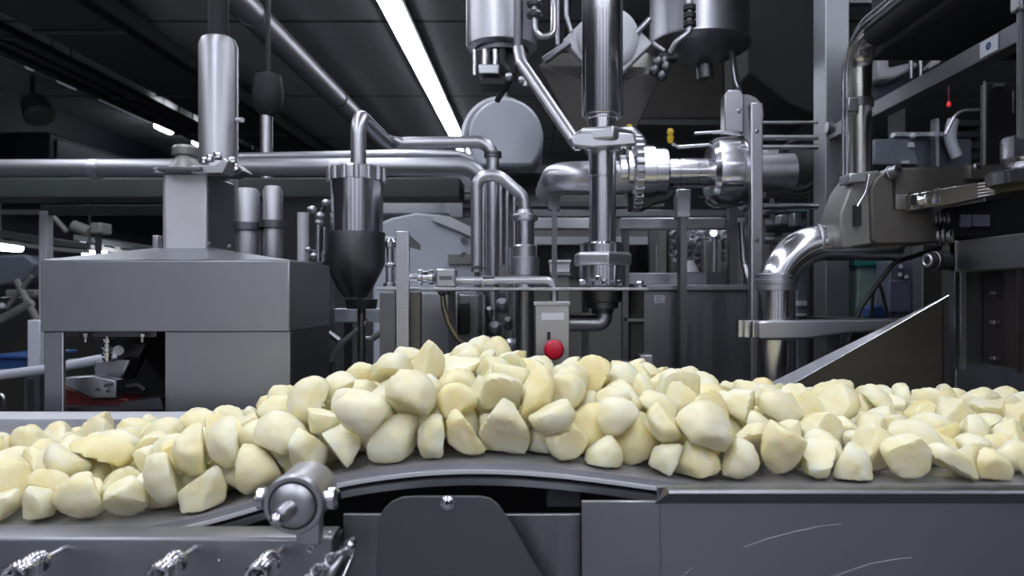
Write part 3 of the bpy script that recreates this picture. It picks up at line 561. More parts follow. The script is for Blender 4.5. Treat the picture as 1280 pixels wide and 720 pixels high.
# hopper with round end behind the column
t = thing('hopper', 'pale diamond-shaped hopper with round end plate behind the main column', 'hopper', P(757, 190, 2.5))
MB().pprism([(703, 50), (760, -6), (816, 54), (759, 110)], 2.45, .05).build('diamond_plate', 'white', t, .006)
c = P(760, 48, 2.45); MB().lathe(c, (0, -1, 0), [(0, S(38, 2.45)), (.012, S(38, 2.45)), (.02, S(34, 2.45)), (.024, S(27, 2.45))], 44).build('round_end', 'white', t)
MB().tube([P(680, 76, 2.44), P(712, 54, 2.44)], S(5, 2.44)).build('bright_tie_bar', 'polish', t)
MB().tube([P(795, 42, 2.44), P(812, 24, 2.44)], S(4, 2.44)).build('tie_bar', 'satin', t); MB().tube([P(816, 54, 2.44), P(830, 64, 2.44)], S(3, 2.44)).build('tie_bar', 'satin', t)
MB().loft([[P(672, 82, 2.5), P(757, 110, 2.5), P(832, 84, 2.5), P(822, 66, 2.7), P(690, 66, 2.7)], [P(735, 198, 2.52), P(755, 202, 2.52), P(778, 198, 2.52), P(776, 194, 2.66), P(738, 194, 2.66)]]).build('hopper_body', 'brown', t, .004)
hang(757, 2.6, Z(0, 2.6), t)
MB().cyl(P(755, 200, 2.6), P(755, 236, 2.6), S(16, 2.6)).build('outlet', 'dark', t)
t = thing('overhead_tank', 'large dark steel tank with cone bottom at the top, right of the hopper', 'tank', P(875, 110, 2.7))
MB().lathe(P(874, 118, 2.7), (0, 0, 1), [(S(36, 2.7), S(14, 2.7)), (S(46, 2.7), S(40, 2.7)), (S(56, 2.7), S(60, 2.7)), (S(60, 2.7), S(63, 2.7)), (S(64, 2.7), S(61, 2.7)), (.85, S(61, 2.7))], 48).build('shell', 'sheetdark', t)
hang(874, 2.7, Z(-110, 2.7), t)
MB().cyl(P(882, 98, 2.7), P(880, 80, 2.7), S(10, 2.7)).build('outlet_pipe', 'dark', t)
t = thing('hose', 'dark jointed hose with valve hanging in front of the right tank', 'hose', P(838, 60, 2.4))
MB().tube([(X(862, 2.4), 2.4, ZC), P(862, 6, 2.4), P(862, 40, 2.4), P(846, 52, 2.4), P(838, 66, 2.42)], S(4, 2.4), .03).build('hose_run', 'satin', t)
for py in (10, 20, 30): MB().lathe(P(862, py + 3, 2.4), (0, 0, 1), [(0, S(8, 2.4)), (S(6, 2.4), S(8, 2.4))]).build('joint', 'black', t)
b = MB(); b.pbox((824, 66), (848, 74), 2.42, .05); b.build('bracket', 'black', t, .003)
b = MB()
for q in ((818, 88), (827, 95), (832, 84), (822, 78)): b.ball(P(q[0], q[1], 2.4), S(7, 2.4))
b.build('valve_knobs', 'dark', t); MB().tube([P(832, 72, 2.42), P(824, 90, 2.42)], S(4, 2.4)).build('valve_stem', 'dark', t)
t = thing('wide_duct', 'very dark sloping duct filling the top between right tank and frame post', 'duct', P(980, 120, 3.2))
MB().pprism([(930, -60), (1020, -60), (1024, 146), (985, 130), (936, 92)], 3.2, .4).build('casing', 'duct', t, .01)
hang(985, 3.3, Z(0, 3.3), t)
t = thing('diagonal_pipe', 'satin pipe slanting down to the hexagonal flange of the main column', 'pipe', P(720, 180, 2.0))
MB().tube([P(648, 62, 2.3), P(652, 80, 2.15), P(722, 182, 1.9)], S(7.5, 2.1), .04).build('pipe_run', 'pipegrey', t)
hang(648, 2.3, Z(64, 2.3), t)

# ---------------------------------------------------------------- main column
YC = 1.75; c0 = P(753, 367, YC)
t = thing('main_column', 'tall polished steel column pipe with flanges standing on the tray, centre', 'column', (c0.x, YC, 0))
def zc(py): return Z(py, YC)
def ring(prof): return [(zc(py), S(r, YC)) for py, r in sorted(prof, key=lambda q: -q[0])]
MB().lathe((c0.x, YC, 0), (0, 0, 1), [(zc(146), S(24, YC)), (zc(143), S(25.5, YC)), (zc(-60), S(25.5, YC))], 48).build('upper_pipe', 'polish', t)
MB().cyl((c0.x, YC, zc(-60)), (c0.x, YC, ZC), S(26, YC)).build('top_pipe', 'polish', t)
MB().lathe((c0.x, YC, 0), (0, 0, 1), ring([(166, 18), (150, 18), (149, 21), (146, 21)]), 12).build('neck', 'polish', t)
MB().lathe((c0.x, YC, 0), (0, 0, 1), ring([(182, 36), (180, 39), (168, 39), (165, 36)]), 6, phase=.25).build('hexagonal_flange', 'satin', t, .003)
MB().pprism([(712, 172), (722, 166), (760, 164), (792, 167), (796, 180), (770, 182), (740, 184), (716, 181)], YC - .06, .03).build('flange_arm', 'satin', t, .003)
b = MB()
for px in (722, 738, 772, 786): b.bolt(P(px, 184, YC - .03), (0, 0, -1), S(4, YC), S(4, YC))
b.build('flange_bolts', 'polish', t)
MB().lathe((c0.x, YC, 0), (0, 0, 1), ring([(308, 17), (223, 17), (222.4, 16.3), (221.6, 16.3), (221, 17), (182, 17)]), 48).build('lower_pipe', 'polish', t)
MB().lathe((c0.x, YC, 0), (0, 0, 1), ring([(318, 28), (306, 28), (303, 22)]), 12).build('coupling_collar', 'polish', t)
MB().lathe((c0.x, YC, 0), (0, 0, 1), ring([(332, 36), (330, 38), (319, 38), (316, 35)]), 6, phase=.1).build('hexagonal_flange', 'satin', t, .003)
MB().lathe((c0.x, YC, 0), (0, 0, 1), ring([(357, 29), (332, 29)]), 40).build('base_drum', 'polish', t)
b = MB()
for px, py in ((728, 352), (748, 347), (755, 352), (775, 352)): b.bolt(P(px, py + 4, YC - .07), (0, 0, 1), S(4, YC), S(6, YC))
b.build('base_bolts', 'polish', t)
MB().lathe((c0.x, YC, 0), (0, 0, 1), ring([(392, 13), (386, 14), (385, 20), (378, 20), (377, 24), (368, 25), (363, 25)]), 32).build('lower_fitting', 'dark', t)
MB().tube([P(755, 388, YC), P(755, 404, YC), P(735, 404, YC), P(700, 404, YC)], S(10, YC), .04).build('outlet_elbow', 'satin', t)
MB().pbox((700, 391), (745, 396), YC, .04).build('pipe_bracket', 'dark', t)

# ---------------------------------------------------------------- horizontal valve line
YV = 1.88; zv = Z(216, YV)
t = thing('valve_line', 'horizontal pipe with toothed flange and big round valve, right of the column', 'pipe line', (X(830, YV), YV, zv))
MB().tube([(X(790, YV), YV, Z(221, YV)), (X(697, YV), YV, Z(222, YV)), (X(690, YV) , YV + .5, Z(222, YV + .2))], S(20, YV), .07, 28).build('left_elbow', 'satin', t)
def vl(name, m, prof, seg=36, ph=0, bevel=0): return MB().lathe((0, YV, zv), (1, 0, 0), [(X(px, YV), S(r, YV)) for px, r in prof], seg, ph).build(name, m, t, bevel)
vl('hub', 'polish', [(774, 22), (782, 22), (783, 32), (792, 32)])
b = MB(); n = 26
pts = []
for i in range(n):
    for k, r in ((0, 42), (.25, 42), (.32, 48), (.62, 48), (.69, 42)):
        a = 2 * PI * (i + k) / n; pts.append(Vector((X(790, YV), YV + math.cos(a) * S(r, YV), zv + math.sin(a) * S(r, YV))))
b.prism(pts, (S(10, YV), 0, 0)); b.build('toothed_flange', 'satin', t, .0015)
MB().tube([P(768, 166, YV - .02), P(790, 164, YV - .02), P(802, 176, YV - .02), P(803, 192, YV - .02)], S(6, YV), .02).build('clamp_hook', 'satin', t)
vl('valve_body', 'polish', [(799, 33), (800, 34), (816, 34), (817, 31), (831, 31), (833, 29)], 40)
vl('pipe_run', 'polish', [(832, 18), (846, 18), (846.5, 17), (848, 17), (848.5, 18), (870, 18), (871, 17), (872, 18), (892, 18)])
vl('big_valve_drum', 'polish', [(884, 26), (886, 38), (892, 43), (904, 44), (918, 44), (920, 40), (926, 40), (928, 46), (936, 46)], 44)
vl('right_pipe', 'satin', [(936, 24), (990, 24)])
MB().tube([P(840, 181, YV), P(850, 184, YV), P(888, 181, YV), ], S(2, YV), .02).build('thin_tube', 'satin', t)
MB().tube([P(868, 167, YV), P(900, 165, YV), P(925, 168, YV)], S(2, YV), .02).build('thin_tube', 'satin', t)
for (px, py, h) in ((787, 160, 8), (838, 170, 18)):
    b = MB(); b.lathe(P(px, py + h / 2, YV - .01), (0, 0, 1), [(0, S(3, YV)), (S(h * .45, YV), S(4.5, YV)), (S(h * .5, YV), S(2.6, YV)), (S(h * .75, YV), S(4.5, YV)), (S(h, YV), S(3, YV))], 18); b.build('yellow_knob', 'yellow', t)
MB().tube([P(838, 178, YV), P(847, 184, YV), P(888, 181, YV)], S(2.2, YV), .01).build('knob_lever', 'satin', t)
MB().pprism([(788, 244), (832, 242), (838, 234), (846, 240), (836, 250), (820, 254), (806, 262), (788, 262)], YV - .02, .06).build('lower_cover', 'black', t, .004)
MB().lathe(P(882, 249, YV), (1, 0, 0), [(0, S(3, YV)), (S(6, YV), S(7, YV)), (S(14, YV), S(9, YV)), (S(48, YV), S(9, YV)), (S(50, YV), S(6, YV))]).build('lower_fitting', 'dark', t)
MB().cyl(P(872, 247, YV), P(884, 248, YV), S(2, YV)).build('fitting_tip', 'black', t)
MB().pbox((846, 236), (864, 272), 2.0, .05).build('pipe_support', 'satin', t, .003); MB().box(X(849, 2.02), X(857, 2.02), 2.0, 2.05, 0, Z(272, 2.0)).build('support_leg', 'dark', t)
MB().pbox((686, 240), (700, 262), 1.98, .04).build('pipe_support', 'dark', t)
MB().box(X(690, 2), X(696, 2), 1.98, 2.02, 0, Z(262, 1.98)).build('support_leg', 'dark', t)
# handwheel seen nearly edge-on
t = thing('handwheel', 'black webbed handwheel turned half away, left of the tall frame post', 'handwheel', P(1002, 206, 2.25))
c = P(1002, 206, 2.22); ax = Vector((-.8, -.62, 0)).normalized()
MB().torus(c, ax, S(37, 1.86), S(6, 1.86), 40, 12).build('rim', 'black', t)
u, w = frame_of(ax); b = MB()
for k in range(5): b.tube([c, c + (u * math.cos(2 * PI * k / 5 + .3) + w * math.sin(2 * PI * k / 5 + .3)) * S(36, 1.86)], S(5, 1.86))
b.build('spokes', 'black', t)
MB().lathe(c - ax * .05, ax, [(0, S(12, 1.86)), (.02, S(16, 1.86)), (.05, S(32, 1.86)), (.056, S(32, 1.86)), (.08, S(14, 1.86))]).build('hub', 'black', t)
MB().cyl(c - ax * .09 + Vector((0, -.02, -.02)), c - ax * .03 + Vector((0, -.02, -.02)), S(4, 1.86)).build('hub_pin', 'black', t)
MB().lathe(c, ax, [(-.006, S(38, 2.2)), (.006, S(38, 2.2))], 40).build('web', 'black', t)
MB().box(c.x + .03, c.x + .05, 2.235, 2.255, 0, c.z).build('stand', 'dark', t)
# post and small rods
t = thing('frame_post', 'grey square post in front of the big round valve', 'post', (X(946, 1.78), 1.78, 0))
MB().box(X(939, 1.78), X(954, 1.78), 1.78, 1.81, 0, Z(128, 1.78)).build('upright', 'steel', t, .003)
for py, r, m in ((153, 1.8, 'satin'), (172, 3.2, 'satin'), (184, 3, 'satin'), (258, 4, 'polish')): MB().cyl(P(953, py, 1.80), P(1022, py, 1.80), S(r, 1.8)).build('cross_rod', m, t)
b = MB(); b.bolt(P(946, 164, 1.78), (0, -1, 0), .004, .004); b.bolt(P(946, 300, 1.78), (0, -1, 0), .004, .004); b.build('bolts', 'polish', t)
t = thing('steel_bracket', 'pale grey block and round plate above the big round valve', 'bracket', P(918, 165, 2.1))
MB().pprism([(906, 166), (906, 120), (910, 112), (926, 112), (930, 120), (930, 166)], 2.1, .05).build('block', 'steel', t, .004)
MB().cyl(P(928, 144, 2.16), P(928, 144, 2.19), S(26, 2.1)).build('round_plate', 'satin', t)
b = MB(); b.bolt(P(924, 138, 2.1), (0, -1, 0), .006, .006); b.build('bolt', 'polish', t)
MB().pbox((912, 166), (922, 356), 2.105, .03).build('stand', 'dark', t)
MB().tube([P(923, 113, 2.15), P(920, 104, 2.2), P(915, 66, 2.5)], S(4.5, 2.1)).build('reflection_tube', 'polish', t)  # tube added in place of a bright reflection below the tank rim
t = thing('rear_pipe_bundle', 'blurred horizontal pipes between the grey post and tall frame post', 'pipe', P(985, 262, 2.4))
for py, r, m in ((205, 22, 'satin'), (238, 10, 'warm'), (262, 6, 'polish'), (282, 9, 'dark'), (300, 5, 'satin')): MB().cyl(P(955, py, 2.4), P(1030, py, 2.4), S(r, 2.4)).build('pipe', m, t)
b = MB(); b.pbox((975, 268), (985, 280), 2.3, .05); b.pbox((992, 266), (1002, 282), 2.3, .05); b.build('couplings', 'satin', t, .003)
MB().box(X(962, 2.5), X(972, 2.5), 2.45, 2.5, 0, Z(200, 2.5)).build('stand', 'dark', t)
MB().box(X(945, 2.6), X(1035, 2.6), 2.6, 2.8, 0, Z(290, 2.6)).build('rear_cabinet', 'beige', t, .004)

# ---------------------------------------------------------------- U pipe and valve pipe
YU = 1.9
t = thing('u_bend_pipe', 'thin steel pipe in an upside-down U with clamped right leg on the tray', 'pipe', P(600, 357, YU))
MB().tube([P(596, 340, YU), P(596, 222, YU), P(622, 218, YU), P(655, 246, YU), P(657, 275, YU)], S(7.5, YU), .045, 22).build('bent_pipe', 'satin', t)
MB().cyl(P(596, 340, YU), P(596, 362, YU), S(3, YU)).build('left_stem', 'dark', t)
b = MB(); b.bolt(P(598, 336, YU - .01), (0, 0, 1), S(6, YU), S(4, YU)); b.build('left_nut', 'dark', t)
def pl(name, m, prof, px=656): return MB().lathe((X(px, YU), YU, 0), (0, 0, 1), [(Z(py, YU), S(r, YU)) for py, r in prof], 32).build(name, m, t)
pl('top_flange', 'satin', [(277, 13), (275, 17), (270, 17), (267, 11), (262, 9)])
pl('right_leg', 'polish', [(318, 12), (277, 12)])
pl('clamp', 'satin', [(345, 12), (344, 18), (322, 18), (321, 14), (308, 14), (306, 12)])
pl('lower_pipe', 'satin', [(H * F / YU + CY, 11), (345, 11)])
# ---------------------------------------------------------------- tray with fittings
t = thing('fitting_tray', 'thin flat steel shelf holding valves, running behind the heap at eye level', 'shelf', (X(640, 1.6), 1.7, 0))
MB().box(X(470, 1.6), X(810, 1.6), 1.6, 1.98, Z(363, 1.6), Z(359.5, 1.6)).build('shelf_plate', 'steel', t, .001)
for px in (560, 728): MB().box(X(px, 1.9), X(px + 8, 1.9), 1.90, 1.93, 0, Z(363, 1.6)).build('leg', 'dark', t)
for px in (497, 551, 557, 563, 607): MB().bolt(P(px, 364, 1.62), (0, 0, -1), .007, .008).build('underside_bolt', 'dark', t)
MB().lathe(P(800, 360, 1.63), (0, 0, 1), [(0, .014), (.006, .014), (.007, .006), (.010, .006), (.011, .010), (.016, .008)]).build('end_knob', 'polish', t)
t = thing('upright_bracket', 'tall flat pale steel bar with bent top through the left end of the shelf', 'bracket', (X(503, 1.55), 1.56, 0))
MB().box(X(495, 1.55), X(511, 1.55), 1.55, 1.565, 0, Z(289, 1.55)).build('flat_bar', 'steel', t, .0015)
MB().prism([P(511, 292, 1.56), P(526, 306, 1.66), P(526, 313, 1.66), P(511, 308, 1.56)], (-.004, 0, 0)).build('bent_wing', 'warmlight', t, .001)
MB().box(X(511, 1.58), X(526, 1.58), 1.57, 1.598, .6, Z(365, 1.58)).build('rear_bar', 'warm', t, .001)
MB().box(X(475, 1.58), X(495, 1.58), 1.575, 1.60, 0, Z(366, 1.58)).build('left_bar', 'dark', t, .001)
t = thing('sight_glass', 'stacked clear-and-steel fitting left of the flat upright bar', 'fitting', P(488, 358, 1.6))
MB().lathe(P(488, 358, 1.62), (0, 0, 1), [(0, S(9, 1.6)), (S(4, 1.6), S(9, 1.6)), (S(5, 1.6), S(6, 1.6)), (S(24, 1.6), S(6, 1.6)), (S(25, 1.6), S(8, 1.6)), (S(28, 1.6), S(8, 1.6)), (S(30, 1.6), S(5, 1.6)), (S(48, 1.6), S(5, 1.6)), (S(49, 1.6), S(8, 1.6)), (S(56, 1.6), S(8, 1.6)), (S(60, 1.6), S(4, 1.6))]).build('fitting_body', 'polish', t)
MB().pbox((481, 296), (494, 312), 1.64, .02).build('top_plate', 'satin', t, .002)
t = thing('dosing_pipe', 'thin horizontal pipe with square block lying along the shelf, turning down', 'pipe', P(620, 355, 1.63))
MB().lathe(P(512, 347, 1.63), (1, 0, 0), [(0, S(4, 1.6)), (S(10, 1.6), S(4, 1.6)), (S(11, 1.6), S(10, 1.6)), (S(16, 1.6), S(10, 1.6)), (S(17, 1.6), S(8, 1.6)), (S(24, 1.6), S(8, 1.6)), (S(25, 1.6), S(10, 1.6)), (S(30, 1.6), S(10, 1.6)), (S(33, 1.6), S(6, 1.6))]).build('ribbed_coupling', 'polish', t)
MB().pbox((545, 336), (569, 359), 1.60, .05).build('square_block', 'satin', t, .003); MB().pbox((549, 345), (565, 350), 1.599, .01).build('slot', 'dark', t)
MB().tube([P(569, 351, 1.63), P(693, 350, 1.63), P(693, 381, 1.63)], S(5, 1.63), .02).build('pipe_run', 'satin', t)
MB().lathe(P(604, 351, 1.63), (1, 0, 0), [(0, S(6.5, 1.63)), (S(14, 1.63), S(6.5, 1.63))]).build('sleeve', 'polish', t)
t = thing('stop_button_box', 'grey switch box with white label and red mushroom button behind the heap', 'switch box', (X(690, 1.56), 1.58, 0))
MB().pbox((669, 380), (712, 462), 1.56, .07).build('box_body', 'steel', t, .002)
MB().pbox((667, 377), (713, 382), 1.555, .08).build('lid', 'satin', t, .001)
MB().pbox((677, 391), (705, 400), 1.558, .004).build('white_label', 'paperwhite', t)
MB().pbox((684, 415), (688, 425), 1.557, .004).build('black_mark', 'black', t)
MB().lathe(P(692, 436, 1.56), (0, -1, 0), [(0, S(8, 1.56)), (.02, S(8, 1.56)), (.022, S(12, 1.53)), (.032, S(12.5, 1.53)), (.038, S(10, 1.53)), (.041, S(5, 1.53))]).build('red_button', 'red', t)
MB().box(X(683, 1.58), X(700, 1.58), 1.58, 1.61, 0, Z(462, 1.56)).build('pedestal', 'dark', t)
t = thing('cable', 'dark brownish cable curving down from the shelf to behind the heap', 'cable', P(553, 366, 1.63))
MB().tube([P(553, 366, 1.63), P(555, 385, 1.62), P(561, 405, 1.6), P(572, 424, 1.57), P(590, 440, 1.52), P(600, 470, 1.5)], S(3.4, 1.6), .06).build('cable_run', 'brass', t)

# ---------------------------------------------------------------- right side
YE = 1.5
t = thing('elbow_pipe', 'large shiny steel elbow pipe rising beside the chute and turning right', 'pipe', (X(970, YE), YE, 0))
MB().tube([(X(970, YE), YE, 0), P(970, 303, YE), P(1120, 303, YE)], S(23, YE), .105, 40, 16).build('pipe_run', 'polish', t)
MB().lathe((X(970, YE), YE, 0), (0, 0, 1), [(Z(py, YE), S(r, YE)) for py, r in ((363, 23), (362, 25.5), (358, 25.5), (357, 24), (355, 24), (354, 26), (350, 26), (349, 24), (347, 24), (346, 25), (343, 25), (342, 23))], 40).build('weld_bands', 'satin', t)
MB().lathe((0, YE, Z(303, YE)), (1, 0, 0), [(X(1019, YE), S(23.2, YE)), (X(1021, YE), S(23.6, YE)), (X(1023, YE), S(23.2, YE))], 40).build('weld_seam', 'satin', t)
t = thing('pipe_clamp', 'flat steel clamp bar gripping the large elbow pipe below its bands', 'clamp', (X(1000, YE), YE - .05, Z(425, YE)))
MB().pprism([(948, 402), (960, 401), (1140, 398), (1140, 412), (1060, 417), (1010, 424), (960, 425), (948, 424)], YE - .075, .03).build('clamp_bar', 'satin', t, .004)
b = MB()
for px, r in ((926, 6), (934, 7), (943, 5)): b.cyl(P(px, 421, YE - .03), P(px, 400, YE - .03), S(r, YE))
b.build('clamp_knuckles', 'polish', t)
b = MB(); b.ball(P(950, 408, YE - .06), S(5, YE)); b.ball(P(953, 415, YE - .06), S(4, YE)); b.build('clamp_screws', 'brasslight', t)
MB().lathe((X(970, YE), YE, 0), (0, 0, 1), [(Z(424, YE), S(24.5, YE)), (Z(400, YE), S(24.5, YE))], 36).build('clamp_ring', 'satin', t)
# tall frame
t = thing('tall_frame', 'tall grey steel post with a lit left edge and rail coming forward', 'frame', (.86, 2.09, 0))
MB().box(.831, .90, 2.05, 2.14, 0, ZC).build('post', 'sheetlight', t, .003)
MB().box(.94, .975, 2.25, 2.3, H + .3, ZC).build('rear_post', 'dark', t, .003)
MB().box(.84, .875, .70, 2.05, H + .437, H + .474).build('forward_rail', 'sheetdark', t, .002)
b = MB(); b.box(.838, .8395, 1.300, 1.352, H + .441, H + .470); b.build('sticker', 'label', t)
b = MB(); b.torus((.8376, 1.326, H + .456), (1, 0, 0), .006, .0012, 20, 6); b.tube([(.8376, 1.322, H + .462), (.8376, 1.330, H + .450)], .0012); b.build('blue_sticker_mark', 'blue', t)
MB().cyl((.83, 2.04, Z(160, 2.05)), (.845, 2.04, Z(160, 2.05)), .015).build('rail_bolt', 'satin', t)
MB().box(.975, 2.4, 2.27, 2.30, Z(8, 2.3), Z(-10, 2.3)).build('upper_rail', 'dark', t)
# flat-bottomed duct coming towards the camera
t = thing('flat_duct', 'wide black flat-bottomed duct coming forward at the upper right corner', 'duct', (1.3, 1.2, H + .55))
MB().box(.805, 1.75, .45, 1.72, H + .555, H + .80).build('casing', 'duct', t, .006)
for y in (.7, 1.3): MB().cyl((1.3, y, H + .8), (1.3, y, ZC), .01).build('hanger_rod', 'dark', t)
# bent pipe
YB = 1.70; xb = X(1075, YB); zb = H + .585
t = thing('bent_pipe', 'shiny vertical pipe bending forward under the black duct, thin conduits beside it', 'pipe', (xb, YB, Z(222, YB)))
MB().tube([P(1075, 226, YB), (xb, YB, zb), (xb, 1.58, zb)], S(14, YB), .075, 32, 14).build('pipe_run', 'polishwarm', t)
MB().cyl((xb, 1.62, zb), (xb, .4, zb), S(15, YB)).build('shaded_run', 'duct', t)  # black colour imitates the dark underside of the same pipe
for k, (dx, dz) in enumerate(((-.040, .012), (-.031, .030))):
    MB().tube([(xb + dx, YB, Z(222, YB)), (xb + dx, YB, zb + dz), (xb + dx, .4, zb + dz)], .0032, .095, 12, 12).build('thin_conduit', 'polish', t)
MB().lathe((xb, YB, 0), (0, 0, 1), [(Z(134, YB), S(16, YB)), (Z(124, YB), S(16, YB))], 30).build('clamp_band', 'dark', t)
b = MB(); b.box(xb - .042, xb - .02, YB - .035, YB - .02, Z(143, YB), Z(127, YB)); b.build('clamp_block', 'satin', t, .002)
hangx = MB().cyl((xb, .9, zb), (xb, .9, ZC), .006).build('hanger_rod', 'dark', t)

# machine block with bolts
YM = 1.42
t = thing('drive_bracket', 'brown-grey cast drive block with bolts, below the bent pipe, right', 'machine block', P(1120, 310, YM))
MB().pprism([(1090, 300), (1088, 236), (1096, 222), (1112, 210), (1256, 206), (1256, 240), (1178, 262), (1172, 304), (1096, 305)], YM, .12).build('casting', 'warm', t, .004)
MB().pprism([(1051, 306), (1050, 268), (1062, 236), (1076, 216), (1100, 212), (1090, 236), (1091, 305), (1054, 311)], YM + .01, .1).build('side_housing', 'warmlight', t, .004)
MB().tube([P(1087, 218, YM - .004), P(1082, 240, YM - .004), P(1072, 258, YM - .004)], .0022).build('edge_highlight', 'polish', t)  # thin polished rod stands in for a highlight along the housing edge
MB().pbox((1069, 256), (1077, 282), YM - .002, .03).build('slot', 'black', t)
MB().pbox((1062, 216), (1084, 228), YM - .01, .05).build('top_clamp', 'satin', t, .003)
def bigbolt(px, py, Y, r=7):
    b = MB(); b.lathe(P(px, py, Y), (.35, -.9, .1), [(-.02, S(r * .8, Y)), (0, S(r * .8, Y)), (.001, S(r * 1.2, Y)), (.005, S(r * 1.2, Y)), (.006, S(r, Y)), (.022, S(r, Y))], 24)
    q = P(px, py, Y) + Vector((.35, -.9, .1)).normalized() * .0222; o = b.build('cap_screw', 'satin', t)
    b = MB(); b.lathe(q, (.35, -.9, .1), [(0, S(r * .5, Y)), (.0006, S(r * .5, Y))], 6); b.build('hex_socket', 'black', o)
bigbolt(1112, 216, YM); bigbolt(1211, 213, YM, 6)
MB().pprism([(1115, 222), (1120, 222), (1119, 262), (1117, 262)], YM - .001, .01).build('split_gap', 'black', t)
MB().pbox((1136, 241), (1166, 266), YM - .003, .02).build('dark_recess', 'black', t)
MB().pbox((1120, 243), (1136, 262), YM - .003, .02).build('small_plate', 'warmlight', t, .001)
MB().pprism([(1212, 206), (1256, 205), (1256, 224), (1212, 224)], YM - .02, .03).build('lug', 'warm', t, .003)
t2 = t
t = thing('strap_link', 'polished flat steel link rising from a bolt to the big ring', 'link', P(1190, 255, 1.36))
MB().prism([P(1138, 243, 1.38), P(1172, 237, 1.36), P(1244, 224, 1.28), P(1248, 244, 1.28), P(1176, 257, 1.36), P(1139, 263, 1.38)], (0, .02, 0)).build('strap', 'polishwarm', t, .002)
b = MB()
for k in range(5): b.tube([P(1222, 230 + k * 4, 1.29), P(1246, 226 + k * 4, 1.272)], .0012, seg=8)
b.build('ribs', 'satin', t)
b = MB(); b.pbox((1168, 236), (1171, 254), 1.352, .006); b.pbox((1173, 235), (1176, 253), 1.35, .006); b.build('cross_ribs', 'satin', t)
c = P(1154, 250, 1.375); b = MB(); b.bolt(c, (.3, -1, .1), S(7, 1.38), .012); o = b.build('link_bolt', 'polish', t)
MB().pbox((1140, 243), (1166, 256), 1.376, .004).build('bolt_seat', 'black', t)
t = thing('ring_flange', 'big polished round flange with cup cut by the right edge of the photo', 'flange', P(1300, 240, 1.2))
c = P(1302, 224, 1.22)
MB().lathe(c, (0, 0, 1), [(-.014, S(50, 1.22)), (-.010, S(60, 1.22)), (.010, S(61, 1.22)), (.016, S(56, 1.22)), (.018, S(46, 1.22))], 56).build('flange_disc', 'polish', t)
MB().lathe(c, (0, 0, 1), [(-.022, S(50, 1.22)), (-.013, S(50, 1.22))], 48).build('yellowish_seal', 'brass', t)
MB().lathe(P(1302, 197, 1.22), (0, 0, 1), [(-.016, S(38, 1.22)), (-.004, S(44, 1.22)), (0, S(44, 1.22)), (.034, S(44, 1.22)), (.038, S(40, 1.22))], 48).build('cup', 'polish', t)
MB().cyl((c.x, c.y, c.z + .05), (c.x, c.y, H + .436), S(20, 1.22)).build('stem', 'dark', t)
t = thing('cable_gland', 'ribbed black cable gland pointing left from the rectangular housing, lowest', 'cable gland', P(1190, 325, 1.34))
ax = Vector((-1, -.25, 0)).normalized(); q = P(1188, 326, 1.36)
MB().lathe(q, ax, [(0, .015), (.012, .015), (.013, .018), (.030, .018), (.031, .013), (.034, .013), (.035, .017), (.040, .017), (.041, .012), (.046, .012), (.047, .015), (.052, .015)], 28).build('gland_body', 'black', t)
b = MB(); b.torus(q + ax * .052, ax, .010, .003); b.torus(q + ax * .0385, ax, .016, .0016); b.build('gland_ring', 'satin', t)
t = thing('cable_gland', 'small ribbed gland just under the drive block, upper of two', 'cable gland', P(1178, 288, 1.4))
b = MB()
for k, r in enumerate((8, 9, 8, 9)): b.lathe(P(1166 + k * 5, 275, 1.40), (1, -.2, 0), [(0, S(r, 1.4)), (S(3, 1.4), S(r, 1.4))], 20)
b.build('upper_nut', 'dark', t)
b = MB()
for k, r in enumerate((9, 11, 8, 10)): b.lathe(P(1170 + k * 6, 297, 1.39), (1, -.5, 0), [(0, S(r, 1.4)), (S(3, 1.4), S(r, 1.4))], 20)
b.torus(P(1188, 297, 1.36), (1, -.8, 0), S(8, 1.4), .0025); b.build('lower_nut', 'dark', t)
t = thing('mounting_arm', 'dark steel arm behind the strap link carrying a bluish plate', 'arm', P(1240, 290, 1.45))
MB().pprism([(1172, 262), (1300, 240), (1320, 300), (1240, 304), (1176, 290)], 1.46, .05).build('arm_plate', 'duct', t, .004)
MB().pbox((1201, 268), (1214, 284), 1.452, .008).build('bluish_plate', 'paint3', t, .001); MB().pbox((1216, 268), (1238, 283), 1.452, .008).build('bluish_plate', 'paint3', t, .001)
# box frame, turned
A = Vector((X(1188, 1.36), 1.36, 0)); d = Vector((0, -1, 0)); nrm = Vector((1, 0, 0))
t = thing('rectangular_housing', 'dark steel box housing with open glossy black front, right edge', 'housing', (A.x, A.y, 0))
def quad(u0, u1, z0, z1, dn0, dn1):
    p = [A + d * u0 + nrm * dn0, A + d * u1 + nrm * dn0, A + d * u1 + nrm * dn1, A + d * u0 + nrm * dn1]
    return [[q + Vector((0, 0, z0)) for q in p], [q + Vector((0, 0, z1)) for q in p]]
L = .62
MB().loft(quad(-.004, L, H + .040, H + .098, 0, .25)).build('top_panel', 'sheetdark', t, .003)
MB().loft(quad(-.03, .016, 0, H + .098, .0, .25)).build('left_post', 'sheetdark', t, .002)
MB().loft(quad(.0165, .019, H - .14, H + .098, -.002, .01)).build('bright_edge', 'polish', t)
MB().loft(quad(.030, .034, H - .14, H + .040, 0, .01)).build('inner_edge', 'satin', t)
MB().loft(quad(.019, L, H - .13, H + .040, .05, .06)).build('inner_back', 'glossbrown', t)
for z in (H - .002, H - .055, H - .120):
    MB().loft(quad(.045, .06, z, z + .006, .045, .05)).build('hinge_clip', 'polish', t, .001)
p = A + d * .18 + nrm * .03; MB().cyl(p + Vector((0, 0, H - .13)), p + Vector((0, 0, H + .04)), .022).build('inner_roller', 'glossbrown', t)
MB().loft(quad(L - .03, L, H - .13, H + .04, 0, .25)).build('end_panel', 'sheetdark', t)
